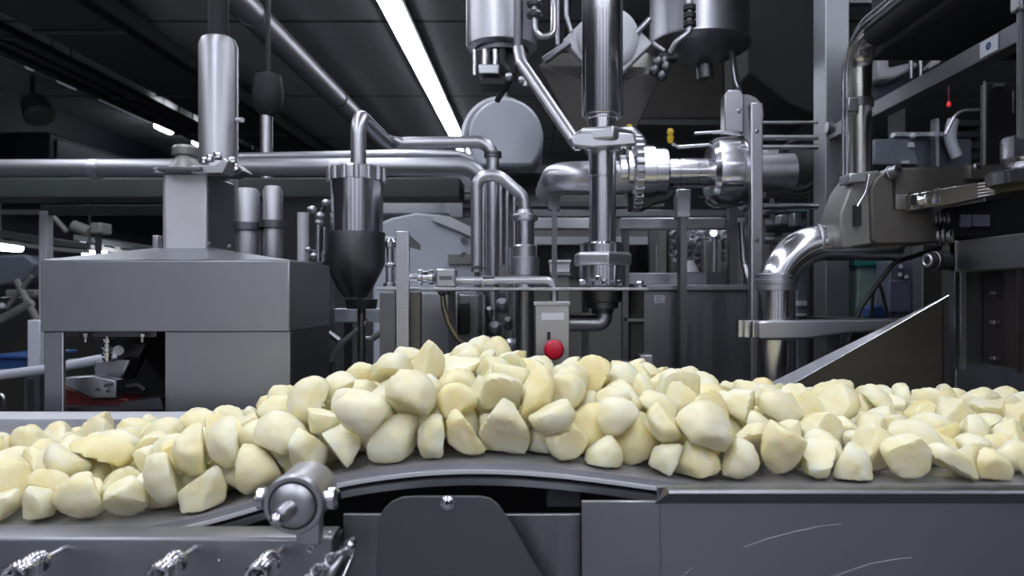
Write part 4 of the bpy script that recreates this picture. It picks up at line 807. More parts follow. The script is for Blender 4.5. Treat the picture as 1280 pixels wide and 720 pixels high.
# chute
t = thing('chute', 'triangular dull steel chute plate with bright folded edge, at the heap, right', 'chute', P(1100, 510, 1.28))
yc = 1.27
MB().prism([P(972, 492, yc), P(1186, 371, yc), (X(1186, yc), yc, .97), (X(972, yc), yc, .97)], (0, .004, 0)).build('side_plate', 'chute', t)
MB().loft([[P(971, 492, yc), P(1186, 370, yc), P(1186, 369, yc), P(971, 490, yc)], [P(971, 492, yc) + Vector((-.010, .042, .005)), P(1186, 370, yc) + Vector((0, .004, .0)), P(1186, 369, yc) + Vector((0, .004, 0)), P(971, 490, yc) + Vector((-.010, .042, .005))]]).build('folded_edge', 'steel', t)
MB().tube([P(971, 491, yc - .001), P(1186, 369.5, yc - .001)], .0012, seg=10).build('edge_lip', 'polish', t)
MB().box(X(1178, yc), X(1184, yc), yc - .006, yc, .97, Z(376, yc)).build('black_joint', 'black', t)
# clutter between elbow pipe and housing
t = thing('junction_box', 'pale grey electrical junction boxes behind the drive block, right', 'junction box', P(1130, 392, 1.9))
MB().pbox((1112, 326), (1150, 396), 1.95, .08).build('box_body', 'paint2', t, .004); MB().pbox((1112, 350), (1140, 390), 1.94, .02).build('cover', 'paint3', t, .003)
for q in ((1126, 333), (1125, 343), (1133, 346)): MB().cyl(P(q[0], q[1], 1.95), P(q[0], q[1], 1.935), S(2.5, 1.95)).build('knob', 'white', t)
t = thing('storage_bin', 'pale green bin with teal lid below the drive block', 'bin', P(1090, 396, 2.0))
MB().pbox((1072, 330), (1113, 398), 2.06, .2).build('bin_body', 'mint', t, .006); MB().pbox((1070, 321), (1120, 333), 2.04, .24).build('lid', 'teal', t, .005)
MB().box(X(1070, 2.1), X(1118, 2.1), 2.05, 2.3, 0, Z(398, 2.06)).build('stand', 'dark', t)
t = thing('blue_bag', 'small dark blue bag with looped black straps below the junction box', 'bag', P(1100, 398, 1.8))
MB().prism([P(1086, 398, 1.8), P(1089, 382, 1.8), P(1104, 380, 1.8), P(1112, 398, 1.8)], (0, .05, 0)).build('bag_body', 'blue', t, .008)
MB().tube([P(1089, 396, 1.79), P(1092, 362, 1.79), P(1097, 352, 1.79), P(1102, 362, 1.79), P(1110, 396, 1.79)], S(2, 1.8), .02).build('strap', 'black', t)
t = thing('shelf', 'dark shelf under the blue bag', 'shelf', P(1100, 400, 1.85)); MB().box(X(1045, 1.85), X(1149, 1.85), 1.78, 2.035, Z(402, 1.85), Z(398.2, 1.85)).build('shelf_plate', 'dark', t)
for px in (1050, 1140): MB().box(X(px, 1.85), X(px + 6, 1.85), 1.85, 1.88, 0, Z(402, 1.85)).build('leg', 'dark', t)
t = thing('black_cable', 'black cable running down left from the glands past the blue bag', 'cable', P(1120, 340, 1.5))
MB().tube([P(1186, 306, 1.5), P(1150, 318, 1.5), P(1118, 328, 1.5), P(1096, 356, 1.5), P(1076, 384, 1.5), P(1060, 430, 1.5), (X(1060, 1.5), 1.5, .9)], S(3, 1.5), .03).build('cable_run', 'black', t)
t = thing('panel', 'plain dark grey upright panel between junction box and housing', 'panel', (X(1172, 1.75), 1.75, 0))
MB().box(X(1151, 1.75), X(1240, 1.75), 1.75, 1.77, 0, Z(306, 1.75)).build('sheet', 'chute', t, .002); MB().box(X(1149, 1.74), X(1151.5, 1.74), 1.73, 1.77, 0, Z(306, 1.75)).build('edge_strip', 'satin', t)
t = thing('back_panel_cabinet', 'grey-blue cabinet seen behind the clamp bar and frame post', 'cabinet', (X(1030, 2.3), 2.3, 0))
MB().box(X(996, 2.35), X(1112, 2.35), 2.35, 2.55, 0, Z(318, 2.35)).build('body', 'paint2', t, .004)
b = MB(); b.pbox((998, 376), (1022, 382), 2.33, .03); b.pbox((998, 392), (1022, 395), 2.33, .03); b.build('ledge', 'white', t)
# upper right background
t = thing('robot_arm', 'blurred white jointed machine arm seen above the slanting rail', 'machine', P(1130, 100, 3.4))
b = MB(); b.pprism([(1096, 72), (1112, 72), (1112, 84), (1146, 76), (1150, 82), (1118, 98), (1097, 99)], 3.4, .12); b.build('arm_casting', 'white', t, .02)
MB().pprism([(1160, 84), (1176, 68), (1176, 78), (1162, 86)], 3.4, .08).build('wrist', 'white', t, .01)
for px in (1139, 1151): MB().cyl(P(px, 60, 3.38), P(px, 98, 3.38), S(2, 3.4)).build('rod', 'satin', t)
MB().pbox((1092, 88), (1140, 128), 3.5, .2).build('base', 'paintdark', t, .01); MB().box(X(1110, 3.6), X(1125, 3.6), 3.55, 3.6, 0, Z(128, 3.5)).build('pedestal', 'dark', t)
t = thing('inspection_machine', 'blurred dark machine with pale curved guards between bent pipe and door', 'machine', (X(1170, 2.9), 2.9, 0))
MB().pbox((1092, 173), (1216, 212), 2.9, .4).build('body', 'paintdark', t, .01)
MB().pprism([(1093, 174), (1140, 174), (1150, 206), (1093, 206)], 2.86, .04).build('blue_panel', 'paint2', t, .006)
MB().pbox((1119, 165), (1185, 170), 2.86, .04).build('top_rail', 'satin', t); MB().pbox((1170, 148), (1174, 208), 2.84, .04).build('upright', 'satin', t)
MB().tube([P(1182, 168, 2.8), P(1197, 138, 2.8), P(1233, 137, 2.8)], S(2, 2.8), .06).build('bent_rail', 'satin', t)
MB().tube([P(1192, 150, 2.85), P(1186, 172, 2.85), P(1196, 196, 2.85)], S(7, 2.85), .1).build('curved_guard', 'paint', t)
MB().pbox((1128, 201), (1137, 204), 2.85, .02).build('sticker', 'white', t); MB().pbox((1136, 178), (1143, 184), 2.85, .02).build('sticker', 'white', t); MB().ball(P(1141, 170, 2.85), S(4, 2.85)).build('knob', 'white', t)
for k in range(4): MB().pbox((1198, 150 + k * 14), (1228, 158 + k * 14), 2.95, .1).build('slatted_guard', 'duct', t, .004)
MB().box(X(1092, 3), X(1216, 3), 2.95, 3.3, 0, Z(212, 2.9)).build('base_cabinet', 'dark', t)
t = thing('signal_lamp', 'tiny red lamp on a thin stem above the blurred machine, right', 'lamp', P(1186, 138, 2.8))
MB().lathe(P(1186, 133, 2.8), (0, 0, 1), [(0, S(2, 2.8)), (S(3, 2.8), S(2.4, 2.8)), (S(6, 2.8), S(1.6, 2.8))]).build('lens', 'redlamp', t); MB().cyl(P(1186, 133, 2.8), P(1186, 100, 2.8), S(1, 2.8)).build('stem', 'darkred', t)
MB().cyl(P(1186, 100, 2.8), (X(1186, 2.8), 2.8, ZC), S(1, 2.8)).build('hanger_rod', 'duct', t)
t = thing('enclosure', 'dark enclosure door with a thin bright handle near the right edge', 'enclosure', (X(1260, 2.0), 2.0, 0))
MB().box(X(1233, 2.0), X(1330, 2.0), 2.0, 2.03, 0, Z(103, 2.0)).build('door', 'blackbrown', t, .004)
MB().box(X(1232, 1.99), X(1233.5, 1.99), 1.993, 2.0, .9, Z(102, 2)).build('edge_strip', 'warmlight', t)
MB().tube([P(1267, 113, 1.97), P(1267, 142, 1.97)], S(1.5, 2)).build('handle', 'polish', t); MB().box(X(1240, 2), X(1250, 2), 1.98, 2.0, Z(110, 2), Z(106, 2)).build('latch', 'satin', t)
t = thing('right_post', 'dark steel post with a square collar at the right edge', 'post', (X(1282, 1.1), 1.1, H + .25))
MB().box(X(1275, 1.1), X(1292, 1.1), 1.1, 1.11, Z(172, 1.1), ZC).build('upright', 'sheetdark', t, .002); MB().box(X(1270, 1.1), X(1296, 1.1), 1.09, 1.115, Z(13, 1.1), Z(-30, 1.1)).build('collar', 'steel', t, .003)
# ---------------------------------------------------------------- conveyor
def interp(t, pts):
    if t <= pts[0][0]: return pts[0][1]
    for (a, u), (b, v) in zip(pts, pts[1:]):
        if t <= b: return u + (v - u) * (t - a) / (b - a)
    return pts[-1][1]
BELT = [(-2.2,-.226),(-.42,-.226),(-.36,-.222),(-.32,-.214),(-.27,-.200),(-.23,-.187),(-.18,-.174),(-.13,-.1665),(-.08,-.1625),(-.03,-.1625),(.02,-.166),(.07,-.172),(.12,-.179),(.17,-.185),(2.2,-.185)]
def belt_z(x): return H + sum(interp(x + d, BELT) for d in (-.02, -.01, 0, .01, .02)) / 5
t = thing('belt_conveyor', 'stainless conveyor with humped dark belt carrying the potato heap, foreground', 'conveyor', (0, .98, 0))
def ribbon(x0, x1, y0, y1, off, th, step=.01):
    n = int((x1 - x0) / step); rows = []
    for i in range(n + 1):
        x = x0 + (x1 - x0) * i / n; z = belt_z(x) + off
        rows.append([Vector((x, y0, z)), Vector((x, y1, z)), Vector((x, y1, z - th)), Vector((x, y0, z - th))])
    return MB().loft(rows)
ribbon(-1.6, 1.6, .690, 1.295, 0, .005).build('belt', 'belt', t)
ribbon(-.42, .175, .683, .700, -.0055, .003).build('belt_edge_strip', 'white', t)
ribbon(-.42, .185, .680, .72, -.0125, .006).build('slide_rail', 'sheet', t)
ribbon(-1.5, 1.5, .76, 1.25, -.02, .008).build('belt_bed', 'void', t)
MB().box(-1.6, 1.6, .86, .87, .80, H - .25).build('shade_web', 'void', t)  # black webs added to imitate the shaded void under the belt
MB().box(-.24, .2, .86, .87, H - .25, H - .20).build('shade_web_top', 'void', t)
zr = lambda py, Y: Z(py, Y)
MB().prism([Vector((-1.7, 1.298, zr(530, 1.3))), Vector((-1.7, 1.314, zr(516, 1.31))), Vector((-1.7, 1.325, zr(516, 1.31))), Vector((-1.7, 1.325, zr(530, 1.3)))], (1.7 + X(330, 1.31), 0, 0)).build('rear_rail', 'white', t, .001)
MB().box(X(330, 1.31), 1.7, 1.300, 1.325, H - .235, H - .19).build('rear_rail', 'guard', t, .002)
MB().box(-1.7, 1.7, 1.325, 1.335, .80, H - .24).build('rear_panel', 'sheetdark', t)
# left front side frame
xl = X(415, .62); z1 = H - .210
MB().prism([Vector((-1.5, .620, z1 - .16)), Vector((-1.5, .620, z1 - .004)), Vector((-1.5, .6215, z1 - .001)), Vector((-1.5, .625, z1)), Vector((-1.5, .648, z1 + .001)), Vector((-1.5, .648, z1 - .003)), Vector((-1.5, .630, z1 - .004)), Vector((-1.5, .630, z1 - .16))], (1.5 + xl, 0, 0)).build('left_side_frame', 'framesteel', t, .001)
MB().box(xl + .001, X(727, .64), .652, .657, .80, Z(643, .652)).build('middle_panel', 'sheetdark', t, .0008)
MB().box(xl - .003, xl + .0005, .6205, .66, .86, z1 - .006).build('frame_end_plate', 'dark', t)
MB().pprism([(469, 790), (472, 660), (474, 646), (480, 636), (490, 627), (503, 621.5), (520, 620.5), (600, 620.5), (612, 623), (622, 630), (632, 644), (690, 740), (690, 790)], .622, .003).build('guard_plate', 'guard', t, .0006)
b = MB(); b.lathe(P(559, 628.5, .622), (0, -1, 0), [(0, S(9, .62)), (.001, S(9, .62)), (.002, S(6.5, .62)), (.004, S(6, .62)), (.005, S(4, .62))], 24); o = b.build('guard_screw', 'polish', t)
b = MB(); b.lathe(P(559, 628.5, .6168), (0, -1, 0), [(0, S(3, .62)), (.0006, S(3, .62))], 6); b.build('screw_socket', 'black', o)
MB().pprism([(683, 634), (683, 616), (686, 612), (722, 612), (726, 616), (726, 634)], .70, .02).build('slide_block', 'guard', t, .001)
# right front panels
MB().box(X(727, .632), X(826, .632) , .632, .636, .80, Z(626.5, .632)).build('overlap_plate', 'framelight', t, .0008)
MB().box(X(822, .634), 1.5, .634, .640, .80, H - .170).build('right_side_frame', 'framelight', t, .0008)
zl = H - .1655
MB().loft([[Vector((X(a, .61), .608, zl - .0005)), Vector((X(a, .61), .606, zl - .003)), Vector((X(bq, .61), .6235, zl - .0165)), Vector((X(bq, .61), .6245, zl - .0165)), Vector((X(a, .61), .6245, zl - .003)), Vector((X(a, .61), .6245, zl - .002)), Vector((X(a, .61), .618, zl))] for a, bq in ((835, 822), (1700, 1700))]).build('top_lip', 'framesteel', t, .0006)
# scratches on the right panel
def scratch(pts, Y=.6338, r=.00014):
    q = [P(a, b_, Y) for a, b_ in pts]; MB().tube(q, r, seg=6).build('scratch', 'satin', t)
scratch([(930, 684), (960, 673), (1000, 663), (1030, 657), (1052, 655)]); scratch([(1036, 723), (1060, 714), (1090, 704), (1118, 699), (1140, 697)]); scratch([(824, 742), (850, 722), (868, 708)], r=.0001)
for x in (-1.3, 1.3):
    for y in (.65, 1.28): MB().box(x - .03, x + .03, y, y + .04, 0, .87).build('leg', 'dark', t)
# bearing housing
h = P(366, 632, .575); ax = Vector((0, 1, .06)).normalized()
o = MB().lathe(h, ax, [(0, S(36, .575)), (.002, S(38, .575)), (.006, S(38.5, .575)), (.010, S(36.5, .575)), (.012, S(36.5, .575)), (.044, S(36.5, .575)), (.046, S(35, .575))], 48).build('bearing_housing', 'housing', t)
MB().lathe(h, -ax, [(-.001, S(31, .575)), (.0004, S(31, .575))], 48).build('recess_ring', 'black', o)
MB().lathe(h - ax * .0002, -ax, [(0, S(28, .575)), (.001, S(28, .575)), (.004, S(24, .575)), (.006, S(14, .575))], 40).build('face_disc', 'housing', o)
MB().tube([h - ax * .003 , h - ax * .008 + Vector((-.003, 0, -.002)), h - ax * .013 + Vector((-.005, -.002, -.004))], S(11, .575)).build('shaft_stub', 'satin', o)
b = MB(); b.ball(h - ax * .015 + Vector((-.0065, -.003, -.005)), S(9, .575)); b.build('shaft_tip', 'polish', o)
for sx in (-1, 1):
    b = MB(); c = h + Vector((sx * S(36, .575), .012, S(4, .575))); b.lathe(c, (sx, 0, 0), [(-.003, S(9, .575)), (.002, S(9, .575)), (.003, S(14, .575)), (.008, S(14, .575)), (.011, S(9, .575))], 24); b.build('side_bolt', 'polish', o)
MB().box(h.x - .010, h.x + .010, .612, .625, z1 - .004, h.z - .012).build('bearing_foot', 'housing', o, .001)
# screws and springs on the left frame
def spring_bolt(px, py, L=.05):
    c = P(px, py, .555); ax = Vector((0, 1, 0))
    o = MB().cyl(c - ax * .004, c + ax * .066, .0024, seg=16).build('spring_bolt', 'polish', t)
    MB().helix(c, ax, .0072, .0021, 6, .030).build('spring', 'polish', o)
    MB().lathe(c + ax * .030, ax, [(0, .0098), (.003, .0098)], 20).build('spring_washer', 'polish', o)
for px in (16, 197, 321): spring_bolt(px - 3, 722)
for q, r in (((274, 701), 2.2), ((412, 667), 3)): MB().lathe(P(q[0], q[1], .62), (0, -1, 0), [(0, S(r, .62)), (.001, S(r * .8, .62)), (.0015, S(r * .3, .62))], 14).build('small_screw', 'polish', t)
b = MB(); b.torus(P(388, 686, .6195), (0, -1, 0), S(4, .62), .0008, 24, 8); b.build('hole_rim', 'polish', t)
# toggle clamp
tc = thing('toggle_clamp', 'small chained toggle clamp at the bottom edge right of the spring bolts', 'clamp', P(412, 715, .60))
b = MB()
for k in range(5):
    p = P(388 + k * 9, 722 - k * 7, .595); b.torus(p, (.4, -.6, .5 if k % 2 else -.7), .0052, .0019, 20, 8)
b.build('chain_links', 'satin', tc)
MB().tube([P(404, 735, .59), P(416, 712, .59), P(435, 683, .605)], .0036, .01).build('lever', 'satin', tc)
b = MB(); b.lathe(P(436, 683, .608), (0, -1, 0), [(-.012, .004), (0, .004), (.001, .0062), (.005, .0062), (.007, .004)], 20); b.build('pivot_bolt', 'polish', tc)
MB().tube([P(425, 730, .60), P(438, 700, .61), P(441, 690, .615)], .0025, .01).build('pivot_link', 'polish', tc)
MB().prism([P(380, 730, .60), P(410, 702, .60), P(424, 704, .60), P(396, 735, .60)], (0, .018, 0)).build('clamp_plate', 'satin', tc, .001)

# ---------------------------------------------------------------- potatoes
def potato_bm(seed, sub=4):
    """one chunk of a peeled potato: an ellipsoid met by knife cuts, with softly rounded edges"""
    rnd = random.Random(seed * 7 + 3)
    bm = bmesh.new(); bmesh.ops.create_icosphere(bm, subdivisions=sub, radius=1)
    a, b, c = rnd.uniform(.031, .040), rnd.uniform(.025, .030), rnd.uniform(.021, .026)
    kinds = [[(1, 0, 0), (-.3, .2, 1)], [(0, 0, 1), (-1, .3, .2)], [(0, 0, 1), (1, 0, .1), (-1, .2, -.2)], [(0, 0, 1), (0, 1, .1)], [(.8, .3, .5), (-1, .2, .3), (0, 1, .3)], [(0, .2, 1), (1, .3, 0), (0, 1, 0), (-.6, -.6, .3)], [(.6, 0, .8), (-1, .3, .2), (0, -1, -.3)]]
    pl = []
    for k, nrm in enumerate(kinds[seed % 7]):
        n = (Vector(nrm) + Vector([rnd.uniform(-.25, .25) for _ in range(3)])).normalized()
        ext = Vector((n.x * a, n.y * b, n.z * c)).length
        pl.append((n, ext * (rnd.uniform(.15, .4) if k == 0 else rnd.uniform(.4, .7))))
    for k in range(6):      # flats left by the peeler
        n = Vector([rnd.gauss(0, 1) for _ in range(3)]).normalized(); pl.append((n, Vector((n.x * a, n.y * b, n.z * c)).length * rnd.uniform(.86, .95)))
    off = Vector((seed * 3.1, seed * 1.7, seed)); pw = 26.0
    for v in bm.verts:
        d = v.co.normalized(); e = Vector((d.x / a, d.y / b, d.z / c)).length
        t = e ** pw
        for n, h in pl:
            q = d.dot(n)
            if q > 0: t += (q / h) ** pw
        r = t ** (-1 / pw)
        r *= 1 + .07 * noise.noise(d * 1.6 + off) + .045 * noise.noise(d * 4 + off)
        v.co = d * r
    c0 = sum((v.co for v in bm.verts), Vector()) / len(bm.verts)
    for v in bm.verts: v.co -= c0
    return bm
NV = 16
CH = [
[5,0.78,-0.7085,0.7147,1.0121,0.2,-0.2,-1.94,0,None],
[0,0.9,-0.6627,0.72,1.0179,2.08,-0.53,1.98,0,None],
[11,1.03,-0.624,0.7247,1.0103,-2.4,1.0,0.55,0,None],
[2,0.82,-0.5726,0.7147,1.0142,1.71,1.26,-0.36,0,None],
[9,0.81,-0.5272,0.7116,1.0127,0.23,0.23,-1.71,1,"medium pale potato chunk, front row, at far left edge, leftmost of 4"],
[12,0.77,-0.4911,0.7116,1.0104,-1.0,1.26,2.13,1,"medium pale potato chunk, front row, at far left edge, third from left of 4"],
[15,0.86,-0.4485,0.7153,1.0194,1.38,0.13,-2.9,1,"large pale potato chunk, front row, under the machine left leg"],
[11,0.8,-0.4059,0.7166,1.0167,1.53,1.15,-0.68,1,"large pale potato chunk, front row, under the machine opening, left one of 2"],
[15,0.97,-0.3695,0.7218,1.0373,-1.32,1.12,-0.86,1,"large pale potato chunk, front row, under the machine opening, right one of 2"],
[5,0.95,-0.3263,0.7119,1.0244,1.5,1.66,-0.76,1,"large pale potato chunk, front row, under the machine front panel, second from left of 4"],
[11,0.97,-0.2799,0.7227,1.0431,0.85,-2.7,-0.24,1,"large pale potato chunk, front row, under the machine front panel, rightmost of 4"],
[9,1.05,-0.2263,0.7206,1.0611,1.31,0.79,-1.91,1,"large pale potato chunk, front row, left above the bearing housing, right of 3"],
[9,1.01,-0.1928,0.7243,1.0657,0.46,-2.27,-0.25,1,"large pale potato chunk, front row, right of the bearing housing, left one of 2"],
[5,1.02,-0.1378,0.7202,1.074,-1.62,-0.08,0.01,1,"large pale potato chunk, front row, under the upright bar, left of 3"],
[15,0.84,-0.0994,0.7192,1.0759,-1.69,-1.11,-1.33,1,"large pale potato chunk, front row, under the upright bar, right of 3"],
[9,0.95,-0.0689,0.7153,1.0816,0.85,-0.28,2.03,1,"large pale potato chunk, front row, above the guard plate, left one of 2"],
[7,0.99,-0.0315,0.7166,1.0896,1.6,-2.32,-0.03,1,"large pale potato chunk, front row, left of the red button, left one of 2"],
[5,0.9,0.0332,0.7214,1.0746,0.61,0.12,-1.25,1,"large pale potato chunk, front row, under the red button"],
[11,0.76,0.0707,0.7187,1.0586,0.39,2.2,0.18,1,"medium pale potato chunk, front row, under the column outlet"],
[9,0.79,0.1318,0.7184,1.0559,0.26,2.11,0.46,1,"medium pale potato chunk, front row, under the cabinet label"],
[11,0.9,0.1626,0.7208,1.0515,-2.53,0.99,-0.26,1,"large pale potato chunk, front row, under the steel cabinet, left of 3"],
[0,0.87,0.2017,0.7182,1.0564,-0.74,-2.95,-0.16,1,"large pale potato chunk, front row, under the steel cabinet, right of 3"],
[7,0.91,0.2503,0.7193,1.0709,-0.08,-1.17,-0.65,1,"large pale potato chunk, front row, under the large elbow pipe"],
[9,0.91,0.2857,0.7224,1.0543,-0.61,0.11,2.8,1,"large pale potato chunk, front row, at the chute's low end, left one of 2"],
[14,0.83,0.3172,0.7183,1.0461,-0.35,1.65,2.01,1,"large pale potato chunk, front row, at the chute's low end, right one of 2"],
[1,0.83,0.3659,0.7073,1.0623,1.96,0.93,0.28,1,"large pale potato chunk, front row, under the chute plate, right one of 2"],
[3,0.76,0.4135,0.7128,1.0534,2.77,0.71,-0.19,1,"large pale potato chunk, front row, under the chute's high end"],
[4,0.77,0.4528,0.7129,1.0486,-1.8,-0.16,1.94,1,"medium pale potato chunk, front row, under the rectangular housing, right one of 2"],
[13,0.94,0.5048,0.7137,1.0507,0.81,-2.12,0.75,1,"small pale potato chunk, front row, at far right edge"],
[6,1.03,0.5439,0.7166,1.0508,0.56,-1.88,-1.99,0,None],
[15,1.03,0.5922,0.7239,1.0638,-1.82,0.5,0.86,0,None],
[1,0.78,0.6263,0.7187,1.0527,-1.69,-1.35,1.49,0,None],
[12,0.97,0.6662,0.718,1.0589,0.11,-0.37,0.82,0,None],
[9,0.97,0.7189,0.7169,1.0537,0.83,1.82,-1.1,0,None],
[7,0.77,-0.7866,0.7707,1.0088,-1.53,1.33,-0.73,0,None],
[4,0.8,-0.7042,0.7549,1.0037,0.35,1.91,0.77,0,None],
[7,0.96,-0.6605,0.7601,1.0096,-2.68,-0.43,-1.02,0,None],
[14,0.81,-0.6264,0.7801,1.0159,-1.13,-0.13,1.79,0,None],
[1,0.9,-0.5847,0.7578,1.0198,-2.07,0.42,-0.36,0,None],
[2,0.83,-0.5375,0.7452,1.0203,-1.21,0.44,-2.83,1,"medium pale potato chunk, front row, at far left edge, second from left of 4"],
[1,0.84,-0.4927,0.7327,1.0206,0.4,2.36,-1.02,1,"medium pale potato chunk, front row, at far left edge, rightmost of 4"],
[12,0.82,-0.4646,0.7463,1.0132,1.61,-0.76,-1.16,1,"small pale potato chunk, front row, under the machine left leg"],
[6,0.95,-0.4263,0.7459,1.0176,0.46,0.33,0.11,1,"medium pale potato chunk, front row, under the machine opening"],
[9,0.97,-0.3875,0.7502,1.0172,-0.58,0.26,-1.95,1,"small pale potato chunk, front row, under the machine opening"],
[12,0.85,-0.342,0.7502,1.0252,-0.0,0.72,0.39,1,"small pale potato chunk, front row, under the machine front panel, left one of 2"],
[1,0.91,-0.3107,0.7525,1.029,0.55,-2.45,-0.06,1,"small pale potato chunk, front row, under the machine front panel, right one of 2"],
[12,0.99,-0.25,0.7531,1.0448,-1.52,0.11,-2.36,1,"small pale potato chunk, front row, left above the bearing housing"],
[0,0.98,-0.2189,0.7732,1.0652,-1.64,2.93,-0.13,1,"small pale potato chunk, second row, right of the bearing housing"],
[8,0.91,-0.161,0.7516,1.077,1.64,0.05,3.0,1,"small pale potato chunk, front row, right of the bearing housing"],
[11,0.89,-0.1153,0.7614,1.0803,1.74,-0.53,-0.15,1,"small pale potato chunk, second row, under the upright bar, middle of 3"],
[5,0.94,-0.0792,0.7589,1.0822,0.34,-2.12,-0.89,1,"small pale potato chunk, second row, above the guard plate, second of 5"],
[13,1.0,-0.0401,0.7509,1.0719,-0.24,2.52,-1.95,1,"small pale potato chunk, front row, above the guard plate"],
[5,0.92,0.0108,0.7542,1.0668,0.27,-2.83,0.44,1,"medium pale potato chunk, front row, left of the red button, middle of 3"],
[1,1.03,0.058,0.7617,1.0723,-1.89,-1.25,-0.41,1,"medium pale potato chunk, second row, under the red button, right of 3"],
[11,0.99,0.105,0.7514,1.0676,-0.86,2.12,-1.04,1,"large pale potato chunk, front row, under the column outlet, right one of 2"],
[15,0.88,0.1532,0.762,1.0641,0.88,-1.01,-2.8,1,"small pale potato chunk, second row, under the cabinet label, right one of 2"],
[6,1.0,0.1922,0.7563,1.0553,1.52,0.13,0.27,1,"small pale potato chunk, second row, under the steel cabinet, left one of 2"],
[3,0.91,0.2308,0.7533,1.0611,0.07,2.12,-1.36,1,"medium pale potato chunk, front row, under the large elbow pipe"],
[15,0.92,0.2711,0.7599,1.0626,1.45,0.09,1.62,1,"small pale potato chunk, second row, under the large elbow pipe, right of 3"],
[4,1.0,0.304,0.7599,1.0521,-1.8,-0.16,1.63,1,"medium pale potato chunk, second row, at the chute's low end, right one of 2"],
[11,0.94,0.3481,0.7452,1.0605,-0.98,-0.43,2.64,1,"large pale potato chunk, front row, under the chute plate, left one of 2"],
[1,0.99,0.3978,0.7577,1.0617,-1.08,0.09,-0.53,1,"medium pale potato chunk, second row, under the chute's high end"],
[6,0.9,0.4474,0.7368,1.0526,-0.06,-0.06,2.33,1,"medium pale potato chunk, front row, under the rectangular housing, left one of 2"],
[12,0.81,0.494,0.751,1.0498,-1.74,-0.1,0.2,1,"medium pale potato chunk, front row, at far right edge"],
[11,0.83,0.5329,0.7535,1.0466,0.43,2.06,-1.18,0,None],
[13,0.99,0.5864,0.7636,1.0522,1.53,-0.24,-2.46,0,None],
[13,0.9,0.6366,0.7543,1.0483,-0.3,2.56,-0.82,0,None],
[4,0.79,0.6704,0.751,1.0537,0.02,-0.37,-1.87,0,None],
[2,0.78,0.7019,0.7472,1.0551,2.46,-1.89,-0.07,0,None],
[7,1.03,0.7752,0.7279,1.0516,-2.68,-0.43,-1.25,0,None],
[13,1.0,-0.8022,0.7252,1.0107,-2.32,-1.02,-1.21,0,None],
[9,0.99,-0.7379,0.7672,1.0055,3.05,-0.01,-0.11,0,None],
[9,0.76,-0.6992,0.7928,1.0081,2.33,-2.03,0.11,0,None],
[4,0.82,-0.6554,0.8063,1.0138,-0.76,0.01,-0.35,0,None],
[0,0.76,-0.6299,0.8094,1.0157,-1.33,-0.49,0.93,0,None],
[2,0.85,-0.5854,0.7935,1.0201,-2.33,0.61,-0.84,1,"small pale potato chunk, second row, at far left edge, left one of 2"],
[4,0.84,-0.5451,0.7846,1.0099,0.1,-2.08,-2.14,0,None],
[13,0.83,-0.5153,0.7723,1.0064,2.84,0.58,-0.21,0,None],
[0,0.93,-0.4474,0.7802,1.005,-0.22,1.36,-2.0,1,"small pale potato chunk, second row, under the machine left leg, right one of 2"],
[12,1.06,-0.4118,0.7853,1.0279,1.99,0.76,0.54,1,"medium pale potato chunk, second row, under the machine opening"],
[12,0.79,-0.3764,0.786,1.0181,-2.69,-0.59,1.31,1,"small pale potato chunk, second row, under the machine opening, rightmost of 5"],
[6,0.93,-0.3356,0.7806,1.0194,1.17,-2.11,0.71,1,"small pale potato chunk, second row, under the machine front panel, second of 5"],
[15,1.0,-0.3066,0.796,1.0408,-0.31,0.79,0.37,0,None],
[8,0.94,-0.263,0.8,1.0506,-1.04,-1.07,-1.03,1,"small pale potato chunk, second row, left above the bearing housing"],
[3,0.76,-0.2063,0.8012,1.0679,-2.07,-2.1,0.08,1,"small pale potato chunk, second row, right of the bearing housing"],
[14,0.94,-0.1666,0.7825,1.0749,1.01,-0.95,0.55,1,"small pale potato chunk, second row, right of the bearing housing"],
[14,0.85,-0.0845,0.7964,1.0795,0.25,-0.3,2.05,0,None],
[9,0.84,-0.0528,0.7934,1.0806,1.37,-0.09,-1.53,0,None],
[6,1.04,-0.0115,0.7869,1.0829,-1.19,-0.53,0.36,1,"small pale potato chunk, second row, left of the red button"],
[12,0.81,0.0276,0.7991,1.0781,-2.29,-0.72,1.2,0,None],
[8,0.93,0.068,0.804,1.0614,-2.89,-0.12,0.79,0,None],
[10,0.85,0.1157,0.7886,1.0672,-1.74,0.57,-0.29,1,"small pale potato chunk, second row, under the cabinet label, left one of 2"],
[3,0.97,0.1684,0.7983,1.0568,-0.05,0.28,-0.91,0,None],
[12,0.81,0.2133,0.7929,1.0576,-0.32,-1.05,-2.75,0,None],
[10,0.88,0.2427,0.7892,1.0646,-1.29,1.13,1.33,1,"small pale potato chunk, second row, under the large elbow pipe, left of 3"],
[13,0.79,0.2787,0.8013,1.0533,-0.18,0.38,-2.21,0,None],
[11,1.04,0.3149,0.7902,1.0636,2.39,-0.23,-0.67,1,"medium pale potato chunk, second row, at the chute's low end, left one of 2"],
[12,0.89,0.3565,0.7786,1.0515,-1.71,-0.14,2.66,1,"small pale potato chunk, second row, at the chute's low end, right one of 2"],
[12,0.96,0.3979,0.7826,1.0648,2.23,0.89,0.07,1,"small pale potato chunk, second row, under the chute plate, right one of 2"],
[14,0.85,0.4334,0.7769,1.0487,0.08,-2.75,1.3,1,"small pale potato chunk, second row, under the chute's high end, left one of 2"],
[12,0.99,0.4722,0.7772,1.0483,-3.0,0.09,0.95,1,"medium pale potato chunk, second row, under the rectangular housing, left one of 2"],
[4,0.83,0.5082,0.788,1.0508,0.16,-2.09,-1.53,1,"small pale potato chunk, second row, under the rectangular housing"],
[9,0.93,0.5647,0.7877,1.053,0.83,1.82,-0.12,0,None],
[15,0.95,0.615,0.7944,1.0531,-2.86,-1.2,-0.64,0,None],
